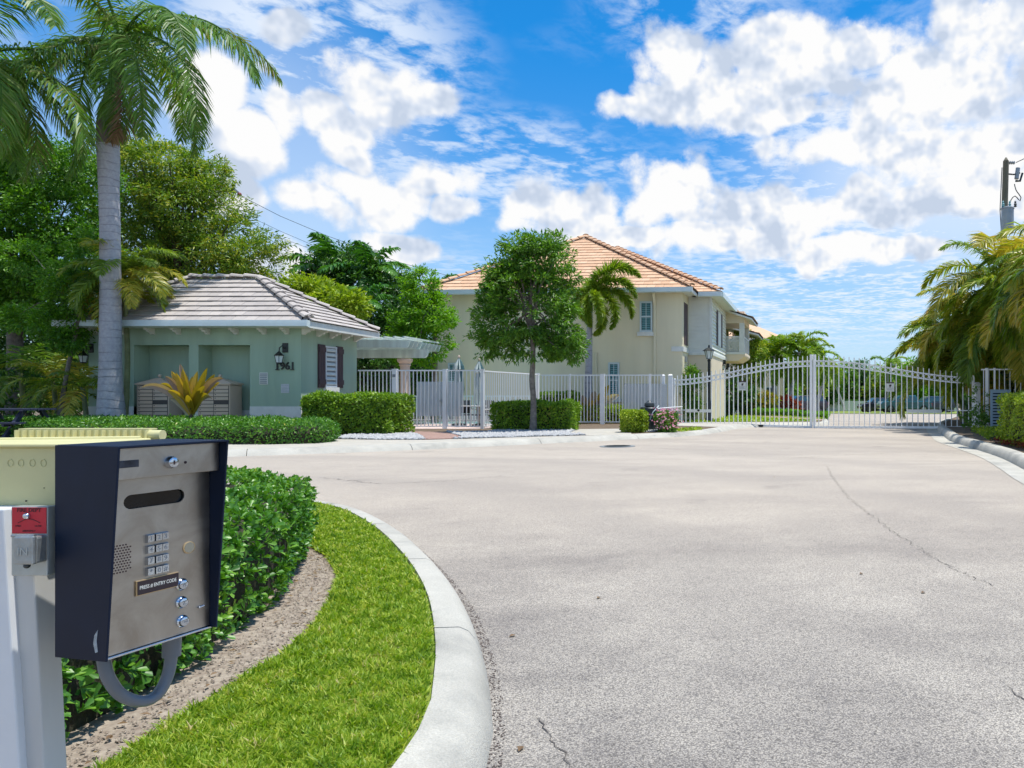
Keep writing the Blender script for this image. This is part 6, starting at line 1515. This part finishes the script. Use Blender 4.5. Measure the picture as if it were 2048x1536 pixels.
# mango behind the hut
DM = 31
tree('tall mango tree with yellow flowering tips behind the hut roof', 'tree', (-24.0,31.5,0.1), 5.5, 0.3,
  [lb(300,330,DM,62,55,2.0),lb(365,350,DM,70,62,2.0),lb(410,420,DM,72,70,2.2),lb(330,440,DM,80,80,2.2),lb(460,490,DM,60,60,2.0),lb(510,520,DM,42,58,1.6),lb(380,520,DM,100,60,2.2),lb(270,480,DM,60,100,2.0),lb(265,290,DM,40,35,1.4),lb(420,345,DM,36,30,1.2),lb(300,560,DM,80,60,2),lb(535,480,DM,22,28,1.0),lb(480,570,DM,80,40,2),lb(235,380,DM,50,100,1.8),lb(340,390,DM,90,90,2.0)],
  900, 62, 0.38, 0.165, LM_mango, M_barkD, nb=50, wr=0.3)
# middle trees behind hut and pergola
tree('dark rounded tree mass right behind the hut', 'tree', (-20,36,0.1), 5, 0.25,
  [lb(700,560,37,90,60,2.0),lb(760,600,36,70,70,2.0),lb(640,590,37,60,40,1.6),lb(730,660,34,80,80,1.6),lb(800,690,33,50,90,1.2),lb(690,520,38,50,30,1.4)], 420, 60, 0.42, 0.19, LM_dark, M_barkD, nb=12)
tree('yellow green broad leaved shrubs above the hut eave', 'shrub', (-17.5,29,0.1), 4, 0.1,
  [lb(620,585,30,40,26,1.0),lb(665,600,29.5,36,28,0.9),lb(700,612,29,30,26,0.9),lb(590,570,30,25,20,0.8)], 130, 45, 0.28, 0.22, LM_yel, M_barkD, nb=6, wr=0.35, name='tall_shrub')
tree('bright green upright tree between the pergola and the beige house', 'tree', (-12.4,29.5,0.1), 5.2, 0.12,
  [lb(845,572,29,34,34,0.9),lb(860,625,29,40,40,1.0),lb(825,640,29,36,50,1.0),lb(885,645,28.6,24,22,0.6),lb(850,695,29,52,40,1.0),lb(805,690,29,30,50,0.9),lb(835,545,29,16,16,0.4)], 270, 55, 0.26, 0.125, LM_lime, M_bark, nb=20)
for lab, px, py, D, n_, s_ in (('fishtail palm, tallest and leftmost behind the hut', 668, 545, 37, 13, 0.85), ('fishtail palm arching right behind the hut', 735, 545, 36, 13, 0.80), ('lower fishtail palm close behind the roof tip', 715, 610, 32, 11, 0.6),
   ('small fan of dark fronds left of the beige house roof', 872, 580, 40, 9, 0.45)):
    c = PT(px, py, D); palm(lab, (c.x, D, 0.1), [Vector((c.x,D,0.0)), c], 0.12, 'fish', n_, LM_fish, s_)
# ------------------------------------------------------------------ foxtail palm by the house
c = PT(1180, 588, 29.9); ft = thing('foxtail_palm', 'foxtail palm with bushy arching fronds against the beige house wall', 'palm tree', (PT(1177,850,29.9).x, 29.9, 0.1))
MB().tube([PT(1177,852,29.9),PT(1177,760,29.9),PT(1179,660,29.9),PT(1180,620,29.9)],[0.17,0.15,0.115,0.10],14).build('trunk', M_royal, ft, world=True, smooth=True)
MB().tube([PT(1180,622,29.9),PT(1180,604,29.9),c],[0.115,0.10,0.06],12).build('crownshaft', M_shaft, ft, world=True, smooth=True)
cp = c-WM[ft.name].translation
for (vi, azd, s_) in ((0,5,0.95),(1,-5,0.85),(2,8,0.85),(3,-15,0.8),(4,-30,0.75),(3,175,0.5),(2,190,0.6),(4,-100,0.6),(1,100,0.8),(3,-60,0.7),(4,200,0.5)):
    put_frond('fox', vi, LM_fox, ft, cp, R(azd), s_, rnd.uniform(-.2,.2))
# ------------------------------------------------------------------ cordylines
def cordyline(label, px, py, D, tips, wd=0.17, z0=0.12):
    b = PT(px, py, D); r = thing('cordyline_plant', label, 'plant', (b.x, D, z0))
    for (tx, ty, dy, pale, bend) in tips:
        tip = PT(tx, ty, D+dy)-WM[r.name].translation; s0 = b-WM[r.name].translation+Vector((rnd.uniform(-.05,.05),rnd.uniform(-.05,.05),0))
        ctrl = s0.lerp(tip, 0.6)+Vector((0,0,bend)); n = 9; vs = []
        side = Vector(((tip-s0).z, 0, -(tip-s0).x)).normalized()
        for i in range(n+1):
            t_ = i/n; p = s0*(1-t_)**2+ctrl*2*t_*(1-t_)+tip*t_*t_
            w_ = wd*0.5*(math.sin(math.pi*min(1,(t_*0.84+0.13)))**0.8)*(1 if i < n else 0.05)
            dpt_ = Vector((0,0.35*w_,0)); vs += [p-side*w_-dpt_, p+dpt_*0.6, p+side*w_-dpt_]
        fs = []
        for i in range(n):
            a = i*3; fs += [(a,a+1,a+4,a+3),(a+1,a+2,a+5,a+4)]
        MB().add(vs, fs).build('leaf', LM_cordP if pale else LM_cord, r, smooth=True)
    MB().tube([Vector((0,0,-0.1)), b-WM[r.name].translation+Vector((0,0,0.25))],0.05,8).build('stem', M_barkD, r)
    return r
cordyline('golden brown cordyline with broad curling leaves behind the low hedge', 382, 828, 19.6,
  [(360,727,0.1,1,0.1),(415,735,-0.1,0,0.0),(395,742,0.2,0,0.05),(343,742,0.0,0,0.15),(330,752,-0.1,1,0.25),(281,776,-0.1,1,0.55),(440,765,0.1,0,0.3),(448,757,-0.2,1,0.45),(427,800,0.1,1,0.5),(370,760,-0.2,0,0.1),(385,752,0.2,0,0.0),(350,770,0.2,0,0.2),(405,760,-0.2,0,0.1),(320,768,0.2,0,0.35),(365,738,-0.1,0,0.1),(376,790,-0.3,0,0.1),(340,800,-0.2,1,0.3),(352,745,-.2,0,.1),(430,748,.1,0,.1),(410,772,-.3,0,.15),(372,748,.2,0,0),(335,782,-.3,0,.3),(418,790,-.3,0,.3)], 0.20)
cordyline('brown leaved cordyline behind the fence beside the foxtail palm', 1180, 850, 29.5,
  [(1165,790,0,1,0.2),(1190,782,0.1,1,0.3),(1218,770,0,0,0.2),(1240,790,0,1,0.5),(1207,800,0,1,0.3),(1150,800,0,0,0.3),(1225,820,0,0,0.3),(1245,830,0.1,1,0.4),(1185,800,-.1,0,0.1)], 0.34)
# ------------------------------------------------------------------ right hand palm bank
k_ = 0
labs = ['farthest palm clump of the right bank, low behind the gate', 'second palm clump behind the right gate leaf', 'orange tinged palm clump above the right gate post', 'tall palm clump over the fence notice', 'tallest palm clump under the transformer', 'nearest palm clump at the right edge, over the golden hedge', 'low drooping palm clump above the gate end','palm clump rising behind the tall ones at the right edge']
for (X, Y, zt, n_, s_) in ((9.1,31.0,3.7,84,1.05),(8.8,28.3,5.0,92,1.05),(9.1,25.3,5.6,96,1.05),(9.4,22.3,5.9,90,1.05),(9.2,19.6,5.8,90,1.0),(8.8,16.9,5.0,84,0.95),(9.8,26.8,3.4,50,0.95),(11.0,23.0,6.8,70,1.15)):
    r = thing('areca_palm', labs[k_], 'palm tree', (X, Y, 0.1), 0, 'areca palms banked along the right side'); k_ += 1
    ns = 7
    for s in range(ns):
        a_ = s*2.4; rr = 0.35+0.5*rnd.random(); bp = Vector((rr*0.5*math.cos(a_), rr*0.5*math.sin(a_), -0.1)); zt_ = zt*rnd.uniform(0.62,1.0)
        tp = Vector((rr*1.6*math.cos(a_), rr*1.6*math.sin(a_), zt_-0.5))
        MB().tube([bp, bp.lerp(tp,0.5)+Vector((0,0,0.1)), tp],[0.05,0.04,0.03],7).build('stem', M_stem, r, smooth=True)
        m = n_//ns
        for i in range(m):
            f = (i+0.5)/m; vi = min(6 if zt_ > 3.6 else 4, int(f*(6.5 if zt_ > 3.6 else 4.5))); put_frond('areca', vi, LM_areca, r, tp+Vector((0,0,rnd.uniform(-.4,.1))), a_+i*2.4+rnd.uniform(-.4,.4), s_*rnd.uniform(0.75,1.05), rnd.uniform(-.4,.4))
tree('dark leafy thicket behind the right palms', 'shrub', (12.5,22,0.1), 2, 0.1, [(10.8,30,2.2,1.4,2.5,2.2),(10.6,25,3.0,1.5,3.0,3.0),(10.8,19.5,3.2,1.5,3.0,3.2),(9.6,20.5,1.5,0.8,2.6,1.5),(9.9,25.5,1.5,0.9,2.6,1.5),(11,15.5,2.6,1.3,2.6,2.5)], 700, 45, 0.42, 0.17, LM_dark, None, name='undergrowth')
tree('small pinkish seed spray hanging in the right palms', 'plant', (8.2,18.6,3.0), 0, 0.02, [(7.6,18.3,3.6,0.14,0.14,0.22),(7.8,18.5,3.9,0.12,0.12,0.15)], 24, 26, 0.08, 0.035, leafmat('seed_spray', (0.3,0.05,0.08), (0.42,0.12,0.12), (0.5,0.3,0.25), 0.2, 0.6, obj=0), None, name='seed_spray')
# ------------------------------------------------------------------ beyond the gate
def adon(label, base_px, bD, top_px, n_, s_, lean=None):
    b = PT(*base_px, bD); c = PT(*top_px, bD)
    palm(label, (b.x, bD, gz(bD)+0.1), [b, b.lerp(c,0.5)+Vector((lean or 0,0,0)), c], 0.13, 'adon', n_, LM_adon, s_, stem=M_royal)
adon('leftmost slim palm of the pair beyond the left gate leaf', (1562,832), 48, (1548,712), 17, 0.98, -0.25)
adon('slim palm leaning right out of the same clump beyond the gate', (1572,830), 49, (1598,705), 17, 0.95, 0.0)
adon('slim upright palm beside the gate centre', (1622,826), 54, (1622,722), 16, 1.05)
adon('thin leaning palm just left of the inner road', (1630,824), 58, (1652,742), 11, 0.7)
adon('small palm seen over the middle of the right gate leaf', (1776,822), 92, (1776,742), 12, 1.4)
adon('small distant palm between the gate centre and far fence', (1690,822), 98, (1664,748), 10, 1.1)
tree('yellow green tree right of the balcony', 'tree', (0.3,47,0.0), 3.8, 0.12, [lb(1490,700,46,24,46,1.6),lb(1512,720,46,22,34,1.4),lb(1488,755,46,26,40,1.6),lb(1480,660,46,10,16,0.8)], 150, 55, 0.4, 0.17, LM_mango, M_barkD, nb=10)
tree('dark shrub mass under the balcony', 'shrub', (-0.4,44,0.0), 1.2, 0.06, [lb(1470,790,44,26,34,1.2),lb(1492,800,44,30,26,1.2)], 90, 50, 0.34, 0.17, LM_dark, M_barkD, nb=4, name='shrub')
tree('tall green climbing shrub against the house corner by the gate', 'shrub', (-2.4,31.9,0.1), 1.6, 0.05, [lb(1383,790,31.7,17,44,0.45),lb(1384,755,31.7,13,20,0.35)], 95, 55, 0.20, 0.10, LM_tree, M_barkD, nb=6, name='shrub')
tree('croton bush with yellow and orange leaves beyond the gate', 'shrub', (1.2,44,0.05), 0.8, 0.04, [lb(1535,805,44,22,17,0.7),lb(1512,812,44,18,13,0.7)], 70, 40, 0.24, 0.15, LM_crot, M_barkD, nb=4, name='shrub')
tree('dark red leaved shrub beside the croton', 'shrub', (2.2,46,0.05), 0.7, 0.04, [lb(1573,806,46,12,20,0.5),lb(1590,815,46,10,14,0.4)], 36, 40, 0.2, 0.15, LM_redl, M_barkD, nb=4, name='shrub')
fi = 0
ftl = ['dark tree behind the first palms beyond the gate','yellow green tree over the red parked car','dark tall tree at the left part of the far tree row','broad dark tree right behind the far white fence','dark conical tree above the walkers','bright green tree behind the grey pickup','dark tree behind the parked cars at right','pale green tree near the grey far house','dark tree at the right end of the far row','tree half hidden by the right palms']
for (px, py, D, rx, ry, lm_) in ((1560,765,80,34,40,LM_tree),(1610,762,92,36,38,LM_mango),(1650,768,108,30,40,LM_dark),(1690,765,118,26,40,LM_tree),(1722,762,120,22,46,LM_dark),(1765,770,112,32,34,LM_mango),(1800,768,108,26,40,LM_tree),(1822,760,100,22,40,LM_lime),(1860,765,104,30,44,LM_dark),(1905,760,96,34,44,LM_tree)):
    c = PT(px, py+20, D)
    tree(ftl[fi], 'tree', (c.x, D, gz(D)), c.z, 0.2, [lb(px,py-8,D,rx*0.8,ry*0.7,3),lb(px-rx*.4,py+16,D,rx*0.7,ry*0.75,3),lb(px+rx*.4,py+14,D,rx*0.7,ry*0.75,3)], 150, 42, 0.8, 0.42, lm_, M_barkD, nb=6, group='tree row at the end of the street'); fi += 1
hedge('dark clipped hedge beyond the street end', [(12,112),(30,112),(30,114),(12,114)], 1.6, 6000, 0.3, LM_dark, z0=gz(112))
Cc, (V, Fa) = clump_cloud([(x, 190+rnd.uniform(-12,12), 2.0, 12, 6, rnd.uniform(4.5,7)) for x in range(-190, 230, 13)], 1400, 30, 2.0, 1.1)
tag(link('woodland', fastmesh('woodland', V, Fa), LM_dark), 'distant green tree line on the horizon', 'woodland', kind='stuff')
Cc, (V, Fa) = clump_cloud([(-34+rnd.uniform(-1,1)*1.5-i*0.3, 14+i*4.0, 2.6, 3.0, 3, 3.6) for i in range(9)], 500, 34, 0.6, 0.3)
tag(link('woodland', fastmesh('woodland', V, Fa), LM_dark), 'dense greenery beyond the left edge of the lot', 'woodland', kind='stuff')
# ------------------------------------------------------------------ cars
M_tyre = mat('tyre', (0.015,0.015,0.016), 0.8); M_head = mat('headlamp', (0.5,0.55,0.58), 0.15, spec=0.8); M_tail = mat('tail_lamp', (0.5,0.01,0.02), 0.2, var=0.1)
def paint(name, c): 
    m = mat(name, c, 0.22, var=0.03); m.node_tree.nodes['Principled BSDF'].inputs['Coat Weight'].default_value = 0.7; return m
def car(label, kind, x, y, rz, m, name='parked_car', sc_=1.0):
    r = thing(name, label, 'pickup' if kind == 'pickup' else 'car', (x,y,gz(y)+0.02), rz); r.scale = (sc_,)*3
    # front toward -x
    if kind == 'pickup':
        body = [(-2.75,0.45),(-2.78,0.95),(-2.6,1.18),(-1.35,1.25),(2.72,1.25),(2.78,0.55),(2.2,0.42),(-2.3,0.40)]
        cab = [(-1.45,1.22),(-0.75,1.83),(1.05,1.86),(1.30,1.22)]; wx = (-1.75,1.85); wr_ = 0.42; L0 = (-2.78,2.78)
    elif kind == 'suv':
        body = [(-2.3,0.42),(-2.35,0.78),(-2.1,1.0),(-1.15,1.10),(2.28,1.12),(2.35,0.6),(2.1,0.38),(-2.0,0.36)]
        cab = [(-1.25,1.08),(-0.55,1.66),(1.75,1.70),(2.22,1.10)]; wx = (-1.45,1.45); wr_ = 0.37; L0 = (-2.35,2.35)
    else:
        body = [(-2.3,0.35),(-2.32,0.65),(-2.05,0.85),(-1.0,0.98),(2.2,1.0),(2.32,0.6),(2.1,0.33),(-2.0,0.30)]
        cab = [(-1.1,0.96),(-0.3,1.42),(1.1,1.44),(1.95,0.98)]; wx = (-1.4,1.42); wr_ = 0.33; L0 = (-2.32,2.32)
    hw = 0.94
    MB().prism(body, -hw, hw, 'y').build('body', m, r, bevel=0.08)
    tp = 0.78
    vs = [(p[0],-hw*(0.97 if p[1] < 1.3 and p in (cab[0],cab[-1]) else tp),p[1]) for p in cab]+[(p[0],hw*(0.97 if p in (cab[0],cab[-1]) else tp),p[1]) for p in cab]
    MB().add(vs, [(0,1,2,3),(7,6,5,4),(0,4,5,1),(1,5,6,2),(2,6,7,3),(3,7,4,0)]).build('cabin', m, r, bevel=0.05)
    def gl(s, a, b, name='side_window'):
        x0b, x1b = a; x0t, x1t = b; zb, zt = cab[0][1]+0.06, cab[1][1]-0.10
        f = lambda z: hw*(0.97+(tp-0.97)*(z-cab[0][1])/(cab[1][1]-cab[0][1]))+0.012
        MB().hexa([(x0b,s*f(zb),zb),(x1b,s*f(zb),zb),(x1b,s*(f(zb)-.03),zb),(x0b,s*(f(zb)-.03),zb)],[(x0t,s*f(zt),zt),(x1t,s*f(zt),zt),(x1t,s*(f(zt)-.03),zt),(x0t,s*(f(zt)-.03),zt)]).build(name, M_glass, r)
    xm = (cab[1][0]+cab[2][0])/2
    for s in (-1, 1):
        gl(s, (cab[0][0]+0.16, xm-0.05), (cab[1][0]+0.08, xm-0.05)); gl(s, (xm+0.04, cab[3][0]-0.2), (xm+0.04, cab[2][0]-0.08))
        MB().box(cab[0][0]+0.05,cab[0][0]+0.2,s*(hw+0.02),s*(hw+0.16),cab[0][1]+0.02,cab[0][1]+0.16).build('mirror', m, r)
        for q in wx:
            w_ = MB().lathe([(wr_*0.62,-0.11),(wr_*0.97,-0.11),(wr_,-0.08),(wr_,0.08),(wr_*0.97,0.11),(wr_*0.62,0.11)],(q,s*(hw-0.09),wr_),20,MY.to_3x3()).build('wheel', M_tyre, r, smooth=True)
            rm_ = MB(); rm_.lathe([(wr_*0.60,-0.10),(wr_*0.60,0.10)],(q,s*(hw-0.08),wr_),16,MY.to_3x3()); rm_.build('rim', M_chrome, w_)
        MB().box(L0[0]-0.01,L0[0]+0.15,s*0.62-0.2,s*0.62+0.2,body[1][1]-0.12,body[1][1]+0.06).build('headlight', M_head, r, bevel=0.02)
        MB().box(L0[1]-0.12,L0[1]+0.015,s*0.78-0.12,s*0.78+0.12,0.75,1.02).build('tail_light', M_tail, r, bevel=0.02)
    def slab(p, q, nm):
        d = Vector((q[0]-p[0],0,q[1]-p[1])); n_ = Vector((-d.z,0,d.x)).normalized()*0.015
        if n_.z < 0: n_ = -n_
        a = Vector((p[0],0,p[1]))+d*0.12; b_ = Vector((p[0],0,p[1]))+d*0.9
        MB().hexa([a+Vector((0,-hw*.84,0))+n_,a+Vector((0,hw*.84,0))+n_,b_+Vector((0,hw*.7,0))+n_,b_+Vector((0,-hw*.7,0))+n_],[v+n_ for v in (a+Vector((0,-hw*.84,0))+n_,a+Vector((0,hw*.84,0))+n_,b_+Vector((0,hw*.7,0))+n_,b_+Vector((0,-hw*.7,0))+n_)]).build(nm, M_glass, r)
    slab(cab[0],cab[1],'windshield'); slab(cab[3],cab[2],'rear_window')
    MB().box(L0[0]-0.03,L0[0]+0.1,-0.5,0.5,0.5,0.75).build('grille', M_black, r)
    if kind == 'pickup': MB().box(1.42,2.66,-0.78,0.78,1.0,1.258).build('bed', M_dark, r)
    return r
car('dark red SUV parked left of the gate centre, tail light showing', 'suv', (1603-CX)/F*70, 70, R(20), paint('dark_red_paint',(0.035,0.03,0.045)))
car('teal blue pickup parked beyond the right gate leaf', 'pickup', (1808-CX)/F*80, 80, R(6), paint('teal_paint',(0.01,0.09,0.12)), 'parked_pickup')
car('dark grey car parked left of the teal pickup', 'suv', (1757-CX)/F*86, 86, R(10), paint('charcoal_paint',(0.02,0.02,0.035)))
car('dark blue SUV parked right of the teal pickup', 'suv', (1862-CX)/F*80.5, 80.5, R(8), paint('blue_paint',(0.015,0.03,0.06)), sc_=1.05)
# ------------------------------------------------------------------ two walkers far off
def person(label, px, D, hgt, top, bot, hat, rz):
    r = thing('person', label, 'person', ((px-CX)/F*D, D, gz(D)+0.02), rz); s = hgt/1.7
    sk = [(0,0,0.92),(0,0,1.15),(0,0,1.40),(0,0,1.50),(0,0,1.60),(0.10,0,0.88),(0.11,-0.06,0.48),(0.11,0.02,0.06),(-0.10,0,0.88),(-0.11,0.08,0.48),(-0.11,0.14,0.08),(0.20,0,1.38),(0.25,0.02,1.12),(0.24,-0.10,0.88),(-0.20,0,1.38),(-0.25,0.02,1.12),(-0.24,-0.08,0.88),(0.11,-0.12,0.03),(-0.11,0.02,0.04)]
    ed = [(0,1),(1,2),(2,3),(3,4),(0,5),(5,6),(6,7),(0,8),(8,9),(9,10),(2,11),(11,12),(12,13),(2,14),(14,15),(15,16),(7,17),(10,18)]
    rd = [.15,.14,.15,.055,.085,.09,.06,.04,.09,.06,.04,.06,.042,.032,.06,.042,.032,.035,.035]
    me = bpy.data.meshes.new('body'); me.from_pydata([tuple(c*s for c in v) for v in sk], ed, [])
    o = link('body', me, M_skin, r); md = o.modifiers.new('skin','SKIN')
    for i, v in enumerate(me.skin_vertices[0].data if me.skin_vertices else []): v.radius = (rd[i]*s,)*2
    if not me.skin_vertices:
        pass
    o.modifiers.new('sub','SUBSURF').levels = 1
    MB().ball((0,-0.01,1.61*s),0.10*s,n=12,sz=1.2).build('head', M_skin, r, smooth=True)
    MB().lathe([(0.20*s,0.86*s),(0.17*s,1.0*s),(0.19*s,1.35*s),(0.10*s,1.47*s)],n=14).build('shirt', top, r, smooth=True)
    MB().lathe([(0.17*s,0.45*s),(0.20*s,0.9*s),(0.16*s,1.0*s)],n=14).build('shorts', bot, r, smooth=True)
    MB().lathe([(0.16*s,1.66*s),(0.17*s,1.68*s),(0.10*s,1.69*s),(0.09*s,1.78*s),(0.02,1.80*s)],n=14).build('hat', hat, r, smooth=True)
M_skin = mat('skin', (0.45,0.26,0.18), 0.6)
person('person in brown clothing and white hat walking on the far lawn', 1720, 118, 1.65, mat('brown_cloth',(0.30,0.17,0.13),0.8), mat('brown_cloth_dark',(0.20,0.11,0.09),0.8), M_white, 0.3)
person('person in white shirt and teal shorts walking on the far lawn', 1731, 118, 1.65, M_white, mat('teal_cloth',(0.08,0.35,0.36),0.8), M_white, -0.2)
